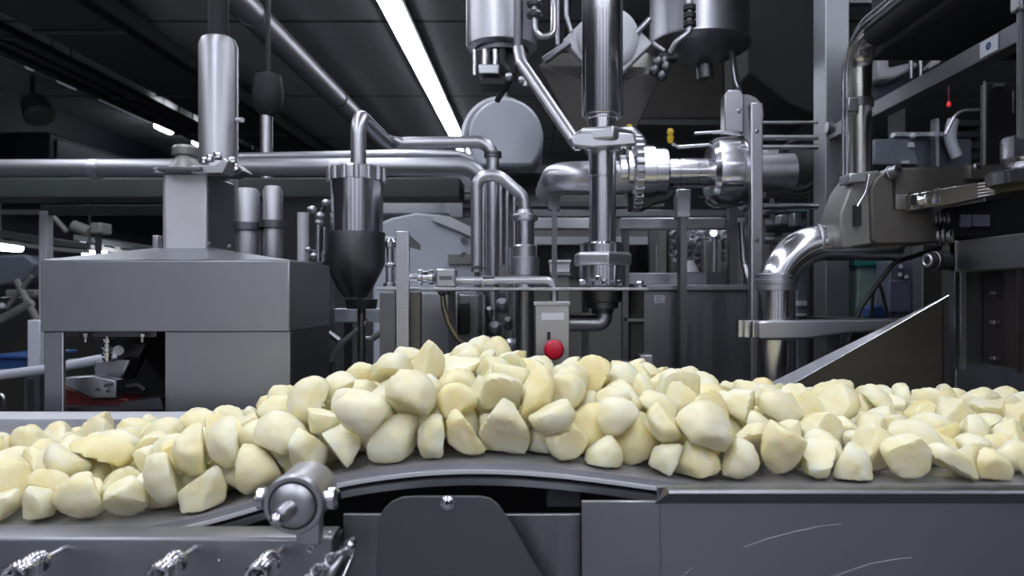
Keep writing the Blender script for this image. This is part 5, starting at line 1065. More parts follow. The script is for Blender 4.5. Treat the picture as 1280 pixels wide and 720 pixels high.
[13,0.85,0.6509,0.8006,1.05,1.53,-0.24,2.19,0,None],
[5,0.85,0.6935,0.7783,1.0507,2.16,-0.88,0.26,0,None],
[10,0.97,0.748,0.7913,1.047,0.05,-3.12,-0.19,0,None],
[11,0.77,0.8458,0.7286,1.0526,0.19,-0.23,-0.91,0,None],
[3,0.97,-0.8142,0.808,1.0046,-0.15,2.91,0.85,0,None],
[0,0.97,-0.7508,0.807,1.0116,-3.04,-0.13,-1.38,0,None],
[1,0.98,-0.7088,0.836,1.0145,-0.29,-2.96,-0.85,0,None],
[13,0.81,-0.6662,0.8348,1.0125,-0.33,0.24,2.1,0,None],
[15,0.83,-0.6319,0.8442,1.0176,0.64,-0.56,-2.43,1,"small pale potato chunk, mid heap, at far left edge, leftmost of 5"],
[1,0.85,-0.5938,0.8269,1.0168,-0.86,0.3,-2.39,1,"small pale potato chunk, second row, at far left edge, right one of 2"],
[1,0.91,-0.5652,0.8264,1.0203,-2.05,0.44,0.97,1,"medium pale potato chunk, second row, at far left edge"],
[7,1.02,-0.5175,0.8136,1.0179,1.34,-0.28,-2.48,1,"small pale potato chunk, second row, under the machine left leg, left one of 2"],
[13,0.79,-0.4874,0.7935,1.0139,-1.86,-0.23,1.33,1,"medium pale potato chunk, second row, under the machine left leg"],
[14,0.97,-0.4414,0.8271,1.0095,0.09,-2.77,-0.41,1,"small pale potato chunk, second row, under the machine opening, leftmost of 5"],
[2,1.01,-0.3928,0.8322,1.0215,0.48,-0.14,1.47,0,None],
[14,0.86,-0.347,0.8105,1.0284,2.15,-2.25,0.07,0,None],
[9,0.77,-0.3049,0.8336,1.0201,-0.32,3.03,-1.06,0,None],
[7,0.77,-0.2679,0.8309,1.0378,0.08,1.91,-2.37,0,None],
[14,1.01,-0.2297,0.824,1.0624,-0.86,0.26,-0.87,1,"small pale potato chunk, second row, right of the bearing housing"],
[10,1.04,-0.17,0.8324,1.0601,-0.09,3.04,-0.84,0,None],
[14,0.87,-0.1169,0.809,1.0684,-2.97,-0.43,-1.14,0,None],
[14,0.8,-0.0766,0.8285,1.0743,0.07,2.33,-1.05,0,None],
[0,1.03,-0.0359,0.8319,1.0692,-0.27,1.36,3.03,0,None],
[15,0.77,0.0108,0.8278,1.073,0.14,0.36,-2.82,0,None],
[0,0.77,0.0632,0.8154,1.0899,0.92,1.14,-2.06,1,"small pale potato chunk, second row, under the red button"],
[11,0.99,0.1173,0.8249,1.0612,-0.15,1.99,-0.59,0,None],
[0,0.99,0.1466,0.8496,1.0495,-0.38,1.25,-2.87,0,None],
[3,0.84,0.1937,0.8295,1.066,-0.02,1.37,2.23,0,None],
[15,0.76,0.2227,0.8207,1.0567,-1.71,0.51,-0.13,1,"small pale potato chunk, second row, under the steel cabinet, right one of 2"],
[9,0.9,0.2643,0.8295,1.0587,1.0,-0.23,-2.69,1,"small pale potato chunk, second row, under the large elbow pipe, middle of 3"],
[12,0.96,0.3006,0.8418,1.0527,-1.11,1.12,0.45,0,None],
[15,0.83,0.345,0.8135,1.0607,2.07,0.95,0.08,1,"small pale potato chunk, second row, at the chute's low end, left one of 2"],
[11,0.93,0.3894,0.8286,1.0606,-0.6,0.12,-0.02,1,"small pale potato chunk, second row, under the chute plate, left one of 2"],
[12,0.84,0.4184,0.8217,1.0503,-1.74,-0.1,1.64,0,None],
[3,0.94,0.4663,0.8292,1.0553,-0.69,-0.19,0.83,1,"small pale potato chunk, second row, under the chute's high end, right one of 2"],
[8,0.78,0.4993,0.8221,1.0575,-0.5,-1.04,0.25,1,"medium pale potato chunk, second row, under the rectangular housing, right one of 2"],
[14,1.0,0.5401,0.814,1.048,-0.32,1.65,-1.14,1,"medium pale potato chunk, second row, at far right edge"],
[1,0.99,0.6007,0.8467,1.0561,0.98,-1.92,-0.7,1,"small pale potato chunk, mid heap, at far right edge, rightmost of 4"],
[11,0.89,0.647,0.839,1.0549,0.62,-2.15,-1.4,0,None],
[1,0.84,0.6917,0.8364,1.0465,-3.0,-0.12,-1.54,0,None],
[15,0.89,0.7371,0.8296,1.0597,1.77,-2.9,-0.02,0,None],
[14,0.92,0.8191,0.8076,1.0471,-0.34,1.65,0.38,0,None],
[1,1.01,0.8903,0.7469,1.0484,0.14,-3.02,-1.21,0,None],
[7,0.95,-0.8438,0.8495,1.0119,1.62,1.81,0.09,0,None],
[0,0.77,-0.8024,0.8771,1.0083,0.09,-2.97,1.08,0,None],
[8,0.82,-0.754,0.8705,1.0186,-1.78,2.57,-0.01,0,None],
[13,0.77,-0.6996,0.877,1.0115,-0.06,0.04,-1.84,0,None],
[6,0.87,-0.6615,0.8671,1.0132,-0.05,-2.46,1.23,0,None],
[4,0.89,-0.6325,0.8797,1.0148,0.6,2.84,0.34,1,"small pale potato chunk, mid heap, at far left edge, fourth of 5"],
[11,1.01,-0.5976,0.8769,1.0164,0.62,-2.17,-0.18,1,"small pale potato chunk, mid heap, at far left edge, rightmost of 5"],
[1,0.98,-0.5631,0.8829,1.015,1.1,-1.9,-0.74,1,"small pale potato chunk, mid heap, under the machine left leg, left one of 2"],
[7,0.94,-0.5193,0.8578,1.0185,-2.2,0.24,0.42,0,None],
[15,0.96,-0.4742,0.8528,1.0168,0.16,0.29,2.25,1,"small pale potato chunk, mid heap, under the machine opening, left one of 2"],
[7,0.86,-0.4409,0.8755,1.0104,-1.52,1.35,1.82,0,None],
[1,0.99,-0.4017,0.8843,1.0283,1.28,1.22,1.85,0,None],
[15,0.99,-0.3521,0.8658,1.0236,-0.01,0.54,2.16,0,None],
[0,1.0,-0.2971,0.8714,1.0246,0.98,1.31,-0.8,0,None],
[8,0.99,-0.2531,0.8736,1.0538,-0.34,-0.12,-2.79,0,None],
[7,0.96,-0.2122,0.8652,1.0667,0.35,-0.28,-2.26,0,None],
[5,0.8,-0.1536,0.866,1.07,0.67,-0.16,0.14,0,None],
[9,0.96,-0.1111,0.8523,1.0752,-0.68,-0.04,0.68,0,None],
[13,1.05,-0.0719,0.8721,1.0747,-2.27,-1.04,-0.21,0,None],
[8,0.8,-0.0231,0.8806,1.0684,-2.95,-0.19,1.2,0,None],
[4,1.03,0.021,0.8726,1.0657,0.07,1.86,2.07,0,None],
[14,0.99,0.0794,0.8543,1.0751,-0.16,-0.68,0.19,0,None],
[7,0.93,0.1085,0.8778,1.0605,-0.93,1.19,2.47,0,None],
[15,0.77,0.1545,0.8886,1.0612,-1.63,-2.85,0.21,0,None],
[11,0.94,0.1928,0.8634,1.0581,-0.19,-0.25,-1.06,0,None],
[13,0.8,0.2426,0.8504,1.0487,0.81,-2.12,1.27,1,"small pale potato chunk, mid heap, under the steel cabinet, right of 3"],
[14,1.04,0.2672,0.8695,1.0672,-1.42,-1.05,1.45,1,"small pale potato chunk, mid heap, under the large elbow pipe, leftmost of 4"],
[2,0.78,0.3103,0.8729,1.0549,-0.36,0.22,1.76,0,None],
[7,0.94,0.3656,0.8725,1.0599,1.1,0.2,0.22,1,"small pale potato chunk, mid heap, at the chute's low end, right one of 2"],
[13,1.03,0.4143,0.8594,1.05,-0.28,2.54,-0.63,0,None],
[6,0.77,0.4505,0.8627,1.044,2.77,0.73,-0.64,0,None],
[10,0.81,0.4815,0.8773,1.0539,-1.21,-0.06,-0.51,1,"medium pale potato chunk, mid heap, under the chute's high end, middle of 3"],
[3,0.9,0.5278,0.8556,1.0596,-2.83,-0.42,-1.29,1,"small pale potato chunk, mid heap, under the rectangular housing, middle of 3"],
[11,0.79,0.5639,0.8521,1.053,-2.52,-0.97,-1.02,1,"small pale potato chunk, mid heap, at far right edge, second from left of 4"],
[6,0.83,0.5893,0.8929,1.0506,3.04,0.26,-0.04,1,"small pale potato chunk, mid heap, at far right edge, leftmost of 4"],
[8,1.04,0.6465,0.8687,1.0635,2.51,-0.22,0.45,0,None],
[8,0.81,0.7,0.892,1.0468,-2.99,-0.21,0.82,0,None],
[11,0.82,0.7419,0.87,1.0564,0.77,-0.31,0.13,0,None],
[9,1.06,0.8196,0.8539,1.0552,-2.31,1.32,0.04,0,None],
[11,0.84,0.8888,0.8625,1.0467,-2.72,1.08,0.0,0,None],
[12,1.01,-0.8541,0.9138,1.01,2.01,-0.41,0.3,0,None],
[9,0.81,-0.8436,0.892,1.0099,-2.31,1.32,-0.35,0,None],
[7,1.04,-0.7756,0.9253,1.0182,1.35,-0.28,-1.06,0,None],
[4,0.93,-0.7285,0.8976,1.005,-2.79,1.23,0.34,0,None],
[15,0.95,-0.6804,0.8987,1.0213,-1.52,-0.24,2.48,1,"small pale potato chunk, mid heap, at far left edge, second of 5"],
[6,0.76,-0.6441,0.9067,1.0096,1.45,0.05,-0.38,0,None],
[0,0.8,-0.6095,0.922,1.0176,0.01,-1.85,-2.02,0,None],
[2,0.92,-0.5622,0.9319,1.0165,-1.33,1.85,-0.13,1,"small pale potato chunk, mid heap, under the machine left leg, right one of 2"],
[14,0.78,-0.518,0.9157,1.0158,0.64,-0.53,-2.69,0,None],
[13,1.02,-0.4781,0.8943,1.0171,0.27,-2.64,1.36,0,None],
[14,0.85,-0.4571,0.9347,1.0054,2.79,1.5,-0.22,0,None],
[2,0.89,-0.4211,0.9365,1.0167,1.94,1.2,-0.75,0,None],
[10,1.0,-0.3812,0.915,1.0239,2.81,0.46,-0.61,0,None],
[2,1.06,-0.3313,0.9117,1.0341,-0.84,-0.36,-0.33,0,None],
[8,0.87,-0.2794,0.916,1.0424,2.83,-0.2,-1.68,0,None],
[9,1.02,-0.2335,0.9326,1.0518,-1.64,1.13,-0.58,0,None],
[12,1.02,-0.188,0.912,1.0626,-1.5,0.97,0.6,0,None],
[4,0.97,-0.1511,0.9081,1.074,-0.76,-0.07,1.38,0,None],
[4,1.02,-0.103,0.9016,1.0747,0.37,-2.15,0.93,0,None],
[11,0.88,-0.0487,0.9046,1.0796,-1.51,0.81,-1.55,0,None],
[2,0.77,0.0077,0.9105,1.0757,-0.89,-0.62,-0.75,0,None],
[1,1.0,0.0749,0.8991,1.0756,1.66,0.19,0.79,0,None],
[6,0.8,0.122,0.9122,1.0625,1.16,0.86,2.53,0,None],
[9,0.78,0.1498,0.9085,1.0566,-0.7,0.55,1.75,0,None],
[14,0.97,0.1941,0.9069,1.0609,-1.05,-0.1,0.31,0,None],
[7,0.83,0.2294,0.8867,1.0568,2.82,-0.24,1.41,0,None],
[7,1.03,0.2761,0.9165,1.0611,0.48,0.2,-1.78,0,None],
[14,0.78,0.3121,0.9197,1.0506,0.09,-3.09,-0.02,0,None],
[7,0.82,0.3526,0.9034,1.0507,1.61,1.82,-0.24,0,None],
[12,0.9,0.3952,0.8954,1.0593,1.48,0.27,1.8,1,"small pale potato chunk, mid heap, under the chute plate, left of 3"],
[7,0.99,0.4403,0.9033,1.0564,-3.08,-0.35,-0.38,1,"small pale potato chunk, mid heap, under the chute plate, middle of 3"],
[2,0.8,0.4883,0.9088,1.0641,2.0,0.34,1.71,1,"medium pale potato chunk, mid heap, under the chute's high end, left of 3"],
[13,1.05,0.524,0.8972,1.0667,-1.11,0.88,-2.22,1,"medium pale potato chunk, mid heap, under the chute's high end, right of 3"],
[9,0.93,0.5579,0.9081,1.0459,3.05,-0.01,0.38,1,"small pale potato chunk, mid heap, under the rectangular housing, right of 3"],
[3,0.8,0.58,0.9147,1.0757,-0.11,-0.16,-2.07,1,"medium pale potato chunk, mid heap, under the rectangular housing"],
[10,0.99,0.6258,0.9103,1.0593,-0.16,0.82,-3.01,1,"small pale potato chunk, mid heap, at far right edge, third from left of 4"],
[10,0.78,0.6867,0.9285,1.0545,-0.23,0.71,-3.11,0,None],
[10,0.87,0.7495,0.9032,1.0618,2.18,-0.73,-0.26,0,None],
[15,0.84,0.782,0.8685,1.0541,-0.29,0.25,0.41,0,None],
[6,0.99,0.8404,0.8987,1.0459,-0.36,2.41,1.29,0,None],
[15,0.87,0.8763,0.9049,1.0518,0.28,-1.94,-0.9,0,None],
[7,0.97,-0.8975,0.949,1.0121,-1.52,1.32,-1.59,0,None],
[2,1.01,-0.8257,0.9871,1.0165,-0.41,-0.03,-0.67,0,None],
[9,0.89,-0.7377,0.9411,1.0131,0.24,-0.13,-2.87,0,None],
[2,0.8,-0.7274,0.9798,1.0136,0.67,3.1,-0.64,1,"small pale potato chunk, towards the back, at far left edge, left one of 2"],
[13,0.99,-0.6935,0.948,1.0156,-0.04,-0.01,-2.62,1,"small pale potato chunk, mid heap, at far left edge, third of 5"],
[10,0.98,-0.6521,0.942,1.0215,0.55,-0.72,-2.23,1,"medium pale potato chunk, mid heap, at far left edge"],
[14,0.85,-0.6074,0.9508,1.0166,-0.69,-0.12,-2.17,1,"small pale potato chunk, towards the back, under the machine left leg"],
[8,0.99,-0.5735,1.0099,1.0172,0.24,0.16,-0.06,1,"small pale potato chunk, towards the back, under the machine opening, third from left of 4"],
[1,0.89,-0.5416,0.9591,1.0138,-1.69,-1.35,-0.45,1,"small pale potato chunk, towards the back, under the machine opening, second from left of 4"],
[11,0.87,-0.4971,0.9466,1.0116,-0.06,2.41,1.64,0,None],
[13,0.81,-0.4727,0.9713,1.0081,0.84,-2.17,0.03,0,None],
[2,0.8,-0.44,0.9983,1.0123,-0.41,-0.01,2.71,0,None],
[2,0.98,-0.4006,0.9763,1.0222,0.95,-0.41,-0.23,0,None],
[2,0.95,-0.3581,0.9506,1.0297,2.44,-0.42,-1.33,0,None],
[13,0.84,-0.3033,0.9473,1.0314,0.36,0.21,-1.11,0,None],
[1,0.83,-0.2505,0.9662,1.0538,1.59,0.35,0.1,0,None],
[3,0.88,-0.1988,0.9531,1.0614,0.15,0.1,-0.28,0,None],
[10,0.93,-0.1472,0.9413,1.0712,-0.09,0.19,2.71,0,None],
[9,0.91,-0.0982,0.9459,1.0767,0.43,0.14,2.72,0,None],
[14,0.95,-0.0561,0.9534,1.0838,-1.48,-0.34,1.02,0,None],
[15,0.83,0.0013,0.9347,1.0714,0.05,-1.91,1.08,0,None],
[11,1.0,0.0431,0.9308,1.0738,1.28,2.77,-0.13,0,None],
[3,0.89,0.1062,0.9428,1.0605,-2.64,0.3,-0.55,0,None],
[15,0.83,0.1443,0.9506,1.0603,-0.46,-0.28,1.12,0,None],
[1,0.84,0.1804,0.9438,1.058,1.11,-0.04,-1.99,0,None],
[11,0.96,0.2256,0.9333,1.0565,0.19,-0.23,-1.22,0,None],
[3,0.81,0.2641,0.9561,1.0579,-0.29,0.65,-0.87,0,None],
[10,0.78,0.3175,0.9577,1.0593,-1.16,2.67,0.57,0,None],
[9,0.88,0.3555,0.9504,1.0595,1.34,0.19,1.14,0,None],
[10,0.83,0.3856,0.9334,1.0554,-0.06,-0.41,-1.36,0,None],
[3,1.02,0.428,0.9605,1.0616,-1.72,-0.15,1.56,1,"small pale potato chunk, towards the back, under the chute plate"],
[2,0.86,0.4756,0.9461,1.0471,0.12,-3.05,0.71,1,"small pale potato chunk, mid heap, under the chute plate, right of 3"],
[7,0.82,0.5183,0.9363,1.056,-0.49,-0.14,-1.73,1,"small pale potato chunk, mid heap, under the chute's high end"],
[5,0.91,0.5516,0.951,1.0621,-2.82,-1.41,-0.05,1,"small potato chunk, towards the back, under the chute's high end, second from left of 4"],
[9,1.04,0.5908,0.9444,1.0581,0.37,0.14,-0.79,1,"small pale potato chunk, mid heap, under the rectangular housing, left of 3"],
[13,0.85,0.6298,0.9537,1.0495,-2.33,-1.02,-0.61,1,"small pale potato chunk, towards the back, at far right edge, second from left of 4"],
[0,0.89,0.667,0.9621,1.0456,-0.26,1.36,-2.0,0,None],
[2,0.93,0.7246,0.9388,1.0596,-0.79,0.06,1.97,0,None],
[12,1.0,0.7774,0.9464,1.0584,0.28,0.17,-2.3,0,None],
[1,0.88,0.8205,0.9354,1.0579,-0.77,0.25,1.62,0,None],
[8,0.8,0.8625,0.9363,1.0618,0.34,2.18,-0.46,0,None],
[6,0.79,0.8935,0.9442,1.0441,-0.36,2.41,-0.96,0,None],
[3,0.89,-0.7714,1.005,1.0121,-0.23,-0.15,2.41,0,None],
[0,1.04,-0.715,1.0267,1.006,-0.26,1.36,0.46,1,"small pale potato chunk, towards the back, at far left edge, right one of 2"],
[7,1.04,-0.6525,0.9934,1.0188,1.51,-0.18,2.59,1,"medium pale potato chunk, towards the back, under the machine left leg, left one of 2"],
[2,0.87,-0.586,1.0563,1.0154,-1.43,1.88,0.41,1,"small pale potato chunk, towards the back, under the machine opening, leftmost of 4"],
[3,0.84,-0.5574,1.0931,1.0034,3.0,0.23,0.09,0,None],
[1,1.02,-0.5182,0.99,1.02,1.03,0.16,1.8,1,"small pale potato chunk, towards the back, under the machine opening, rightmost of 4"],
[6,0.81,-0.4973,1.0313,1.0034,2.76,0.69,-0.94,0,None],
[8,0.78,-0.4351,1.0446,1.0155,0.05,-0.6,-2.64,0,None],
[1,1.0,-0.4004,1.0678,1.0193,0.46,0.24,1.45,0,None],
[1,0.96,-0.3782,1.021,1.0209,2.75,-1.93,-0.0,0,None],
[12,1.05,-0.3252,0.9887,1.031,-1.79,-0.68,0.67,0,None],
[14,1.0,-0.2702,0.9871,1.0338,1.28,1.28,0.26,0,None],
[0,0.8,-0.2093,0.9893,1.0599,-0.67,-0.86,2.28,0,None],
[11,0.84,-0.1735,0.9896,1.071,-1.19,3.1,0.29,0,None],
[14,0.82,-0.1339,0.9869,1.0738,0.28,0.02,2.36,0,None],
[10,0.83,-0.0893,0.9792,1.085,-0.57,0.07,2.2,0,None],
[7,0.82,-0.0243,0.9783,1.0772,-2.92,-0.74,-0.76,0,None],
[5,1.01,0.023,0.9712,1.0794,-0.65,0.03,-1.46,0,None],
[7,1.02,0.0705,0.9729,1.0768,-0.86,-0.49,-2.96,0,None],
[0,0.94,0.127,0.9853,1.0652,1.69,0.82,0.58,0,None],
[2,0.87,0.1682,0.9856,1.0574,-1.29,1.95,-0.27,0,None],
[11,0.82,0.215,0.9722,1.0556,0.94,1.43,-1.3,0,None],
[5,0.87,0.2562,0.9879,1.0574,0.87,-0.94,1.33,0,None],
[12,0.76,0.2874,0.9745,1.0494,2.07,2.04,-0.03,0,None],
[12,0.79,0.3271,0.9843,1.0542,0.16,0.15,0.89,0,None],
[4,0.84,0.368,0.9807,1.0498,-1.79,-0.14,1.5,0,None],
[5,0.84,0.4032,0.975,1.0584,-0.65,-0.42,2.27,0,None],
[0,0.86,0.4659,0.9873,1.0583,-0.79,-0.61,0.3,1,"small pale potato chunk, towards the back, under the chute plate"],
[4,1.05,0.4963,1.007,1.0569,-1.19,1.12,2.01,1,"small pale potato chunk, towards the back, under the chute plate"],
[6,0.92,0.5206,0.9797,1.058,-1.68,0.11,1.92,1,"small pale potato chunk, towards the back, under the chute plate"],
[9,0.84,0.5754,0.9783,1.0541,0.43,-0.07,-2.1,0,None],
[7,0.82,0.6118,0.9886,1.0575,-0.73,-3.1,-0.58,1,"small pale potato chunk, towards the back, under the rectangular housing"],
[9,1.04,0.6551,0.9987,1.0535,-0.51,-1.06,2.19,1,"small pale potato chunk, towards the back, at far right edge, third from left of 4"],
[4,0.92,0.7035,0.9803,1.0564,0.01,-0.37,0.86,0,None],
[7,0.94,0.7543,0.9782,1.0585,0.5,1.21,-1.26,0,None],
[0,0.82,0.7962,0.9866,1.0449,-0.26,1.36,0.54,0,None],
[12,0.82,0.8464,0.976,1.0484,2.01,-0.41,1.87,0,None],
[0,0.96,0.8767,0.9807,1.0589,0.72,-0.04,2.44,0,None],
[13,0.78,0.9156,0.9728,1.0467,2.84,0.58,-0.15,0,None],
[13,1.0,-0.6333,1.0511,1.0106,0.82,-2.12,0.64,1,"medium pale potato chunk, towards the back, under the machine left leg, right one of 2"],
[4,1.05,-0.607,1.1289,1.0062,-2.79,1.23,0.34,1,"small pale potato chunk, back edge, under the machine opening"],
[15,0.96,-0.5125,1.0616,1.005,-0.14,-3.09,-0.95,0,None],
[4,0.83,-0.4565,1.0787,1.0041,0.35,1.91,1.33,0,None],
[14,0.88,-0.4709,1.1809,1.0081,0.09,-2.75,1.62,1,"small pale potato chunk, back edge, under the machine front panel, middle of 3"],
[13,0.78,-0.3592,1.0814,1.017,-0.03,0.46,-2.49,0,None],
[2,0.92,-0.3389,1.0196,1.0289,1.34,-0.43,-1.02,0,None],
[0,1.06,-0.2988,1.0546,1.0247,-1.2,1.24,0.66,0,None],
[8,0.94,-0.25,1.0257,1.0503,0.67,-2.43,0.06,0,None],
[7,0.83,-0.1969,1.027,1.0557,0.3,-2.9,-0.56,0,None],
[2,0.89,-0.1482,1.0229,1.0707,3.06,0.27,0.41,0,None],
[2,0.94,-0.0985,1.0297,1.0797,0.41,-0.11,1.01,0,None],
[14,1.02,-0.0465,1.025,1.0761,0.24,-2.64,-0.76,0,None],
[10,0.94,0.0005,1.0128,1.0796,0.05,0.92,0.99,0,None],
[8,1.01,0.0541,1.02,1.0641,-2.87,-0.21,1.57,0,None],
[8,0.99,0.1054,1.0194,1.0687,1.04,-1.91,1.63,0,None],
[13,0.86,0.1358,1.0169,1.0545,1.64,-0.17,1.01,0,None],
[8,0.95,0.187,1.0121,1.0635,-1.85,0.89,-0.52,0,None],
[7,0.78,0.2301,1.0109,1.055,-0.63,-0.16,3.12,0,None],
[4,0.86,0.2805,1.0221,1.0499,-1.81,-0.16,-0.08,0,None],
[4,0.99,0.3102,1.0386,1.0589,-0.24,-2.64,-1.72,0,None],
[2,0.96,0.3463,1.0213,1.0606,0.78,0.02,-0.11,1,"small pale potato chunk, towards the back, under the large elbow pipe, right one of 2"],
[2,0.81,0.3789,1.0111,1.059,1.3,-0.28,-1.68,0,None],
[15,1.04,0.4197,1.0171,1.0467,3.0,-0.05,-0.32,0,None],
[4,0.9,0.4635,1.0314,1.0505,-1.8,-0.16,0.92,1,"small pale potato chunk, towards the back, under the chute plate"],
[6,0.81,0.5249,1.0331,1.0515,1.45,0.05,2.26,1,"small pale potato chunk, towards the back, under the chute plate"],
[10,0.97,0.5491,1.006,1.0618,-1.12,-0.66,-1.47,1,"medium pale potato chunk, towards the back, under the chute's high end"],
[11,0.99,0.5841,1.026,1.0569,0.62,-2.16,-1.25,1,"small pale potato chunk, towards the back, under the chute's high end, rightmost of 4"],
[2,0.92,0.6335,1.0305,1.0622,2.43,-0.26,0.49,1,"medium pale potato chunk, towards the back, under the rectangular housing"],
[5,0.95,0.6772,1.0339,1.0475,0.32,-2.92,-1.43,1,"small pale potato chunk, towards the back, at far right edge, leftmost of 4"],
[7,0.94,0.72,1.0127,1.0631,-1.4,-2.48,0.15,0,None],
[7,0.92,0.7717,1.0205,1.0613,-0.85,2.87,-0.23,0,None],
[5,1.04,0.8219,1.0118,1.0542,-2.23,-0.07,-2.3,0,None],
[6,0.89,0.8624,1.0147,1.045,-0.36,2.41,0.16,0,None],
[12,1.03,0.9217,1.006,1.0479,-3.04,0.02,-0.05,0,None],
[13,0.98,-0.8093,1.0374,1.0083,-0.3,2.56,-0.77,0,None],
[9,0.93,-0.6745,1.0679,1.0049,3.05,-0.01,-0.76,1,"small pale potato chunk, back edge, under the machine left leg, left one of 2"],
[13,0.98,-0.6909,1.153,1.0083,-0.3,2.56,-0.2,1,"small pale potato chunk, back edge, under the machine left leg, right one of 2"],
[8,0.78,-0.5047,1.1125,1.0054,-2.99,-0.21,1.32,0,None],
[7,1.02,-0.5494,1.1725,1.0105,-2.68,-0.43,-0.72,1,"small pale potato chunk, back edge, under the machine front panel, left of 3"],
[10,1.01,-0.3815,1.2267,1.0178,-1.53,-0.23,0.49,0,None],
[12,1.01,-0.4307,1.1139,1.0221,0.04,-1.1,-0.52,1,"small pale potato chunk, back edge, under the machine front panel, right of 3"],
[13,0.91,-0.3265,1.0853,1.0272,-1.91,-0.7,0.42,0,None],
[9,0.84,-0.2805,1.0868,1.0404,-0.83,0.48,-2.51,0,None],
[6,0.81,-0.2218,1.0503,1.0521,1.38,-0.23,0.24,0,None],
[9,0.79,-0.1663,1.0585,1.0577,-0.27,3.08,-1.05,0,None],
[9,0.96,-0.1207,1.0605,1.0653,-0.16,3.07,-0.68,0,None],
[0,1.02,-0.0769,1.0635,1.0863,1.83,-0.84,-0.89,0,None],
[4,1.02,-0.0273,1.0713,1.076,0.06,-2.04,-1.41,0,None],
[15,0.85,0.0107,1.0672,1.0772,0.76,0.06,-1.8,0,None],
[13,1.03,0.0482,1.0761,1.0732,0.0,0.09,0.32,0,None],
[15,0.77,0.0937,1.0785,1.0631,0.12,0.14,-0.08,0,None],
[15,1.01,0.1406,1.0691,1.062,2.4,-0.01,-2.23,0,None],
[2,0.95,0.1981,1.049,1.0564,-0.41,-0.03,-3.05,0,None],
[5,0.78,0.2389,1.0468,1.055,1.06,-0.37,2.89,0,None],
[5,0.89,0.264,1.078,1.0515,-1.1,-2.27,0.81,0,None],
[10,0.94,0.3101,1.077,1.0605,-0.18,-2.43,-1.0,1,"small pale potato chunk, back edge, under the steel cabinet, middle of 3"],
[4,0.79,0.3498,1.0578,1.0502,0.21,-2.1,-1.89,0,None],
[1,0.98,0.3829,1.0522,1.0614,-0.94,0.28,1.55,1,"small pale potato chunk, towards the back, at the chute's low end"],
[4,0.99,0.4229,1.0612,1.0576,3.11,0.35,0.04,0,None],
[0,0.88,0.4601,1.0532,1.0541,0.17,2.97,1.47,0,None],
[7,0.98,0.5115,1.0689,1.0596,-0.66,-0.15,-0.23,1,"small pale potato chunk, back edge, under the chute plate, middle of 3"],
[1,0.89,0.5488,1.0726,1.0615,-1.41,0.41,-2.0,1,"small pale potato chunk, back edge, under the chute plate, right of 3"],
[15,0.83,0.5648,1.0592,1.0555,0.74,-1.59,-1.19,1,"small pale potato chunk, towards the back, under the chute's high end, leftmost of 4"],
[5,0.88,0.6015,1.0565,1.0611,2.13,1.07,-0.14,1,"small potato chunk, towards the back, under the chute's high end, third from left of 4"],
[8,0.84,0.6655,1.0632,1.0565,1.26,-1.94,0.28,1,"small pale potato chunk, back edge, under the rectangular housing"],
[14,0.82,0.7152,1.0523,1.0609,-0.39,-1.04,-2.88,1,"small pale potato chunk, towards the back, at far right edge, rightmost of 4"],
[5,0.85,0.7459,1.0442,1.0464,-2.82,-0.22,0.28,0,None],
[0,0.8,0.7915,1.0454,1.0446,-0.26,1.36,1.46,0,None],
[12,0.84,0.839,1.0527,1.055,-0.19,2.73,1.24,0,None],
[13,0.89,0.8775,1.0406,1.0573,-1.86,-0.24,0.8,0,None],
[15,0.8,0.9346,1.0487,1.0547,0.23,0.52,2.73,0,None],
[1,0.9,-0.36,1.1308,1.02,0.34,-0.06,-0.45,0,None],
[8,0.91,-0.3093,1.1168,1.0379,0.18,1.08,2.26,0,None],
[13,1.01,-0.2543,1.1105,1.049,0.14,0.59,-2.3,0,None],
[14,0.95,-0.1864,1.0932,1.0566,0.49,1.4,0.26,0,None],
[10,0.81,-0.1355,1.096,1.0708,-1.82,-0.26,0.85,0,None],
[6,0.96,-0.0971,1.1042,1.0765,-0.36,-0.13,-1.57,0,None],
[9,0.95,-0.04,1.1081,1.0741,0.04,-2.68,1.19,0,None],
[6,1.05,0.0164,1.1112,1.0718,-2.74,-1.09,0.34,0,None],
[10,1.06,0.0625,1.1133,1.0818,1.37,2.67,-0.46,0,None],
[13,0.83,0.0962,1.1241,1.0586,0.59,-2.15,1.88,0,None],
[10,0.89,0.1391,1.1105,1.0606,-0.2,0.54,2.4,0,None],
[14,0.91,0.1884,1.0911,1.06,-0.69,-0.36,-0.88,0,None],
[1,0.81,0.2318,1.0933,1.0568,1.15,-0.02,-2.29,0,None],
[9,0.77,0.2655,1.1173,1.0526,0.29,0.06,-0.68,0,None],
[7,0.91,0.3046,1.1159,1.0522,-1.52,1.32,-1.38,1,"small pale potato chunk, back edge, under the steel cabinet, left of 3"],
[7,0.9,0.3687,1.0957,1.052,1.72,1.86,0.23,1,"small pale potato chunk, back edge, under the large elbow pipe, right one of 2"],
[10,0.81,0.4345,1.1067,1.0569,-2.18,0.35,0.75,1,"small pale potato chunk, back edge, at the chute's low end, left of 3"],
[13,0.91,0.4096,1.1152,1.0567,-0.71,0.25,-0.96,0,None],
[4,0.88,0.4721,1.0985,1.0455,0.35,1.91,0.59,0,None],
[12,0.8,0.5065,1.1029,1.05,-1.15,1.13,2.3,0,None],
[4,0.88,0.5507,1.1107,1.0456,0.34,1.92,-1.45,0,None],
[5,0.97,0.5903,1.0957,1.0478,0.32,-2.93,-0.97,0,None],
[11,0.91,0.6389,1.0962,1.0567,2.98,0.51,0.14,1,"small pale potato chunk, back edge, under the chute's high end"],
[11,0.96,0.7766,1.0854,1.0481,0.44,2.07,1.05,0,None],
[11,0.88,0.8215,1.076,1.0547,-2.52,-0.98,-0.7,0,None],
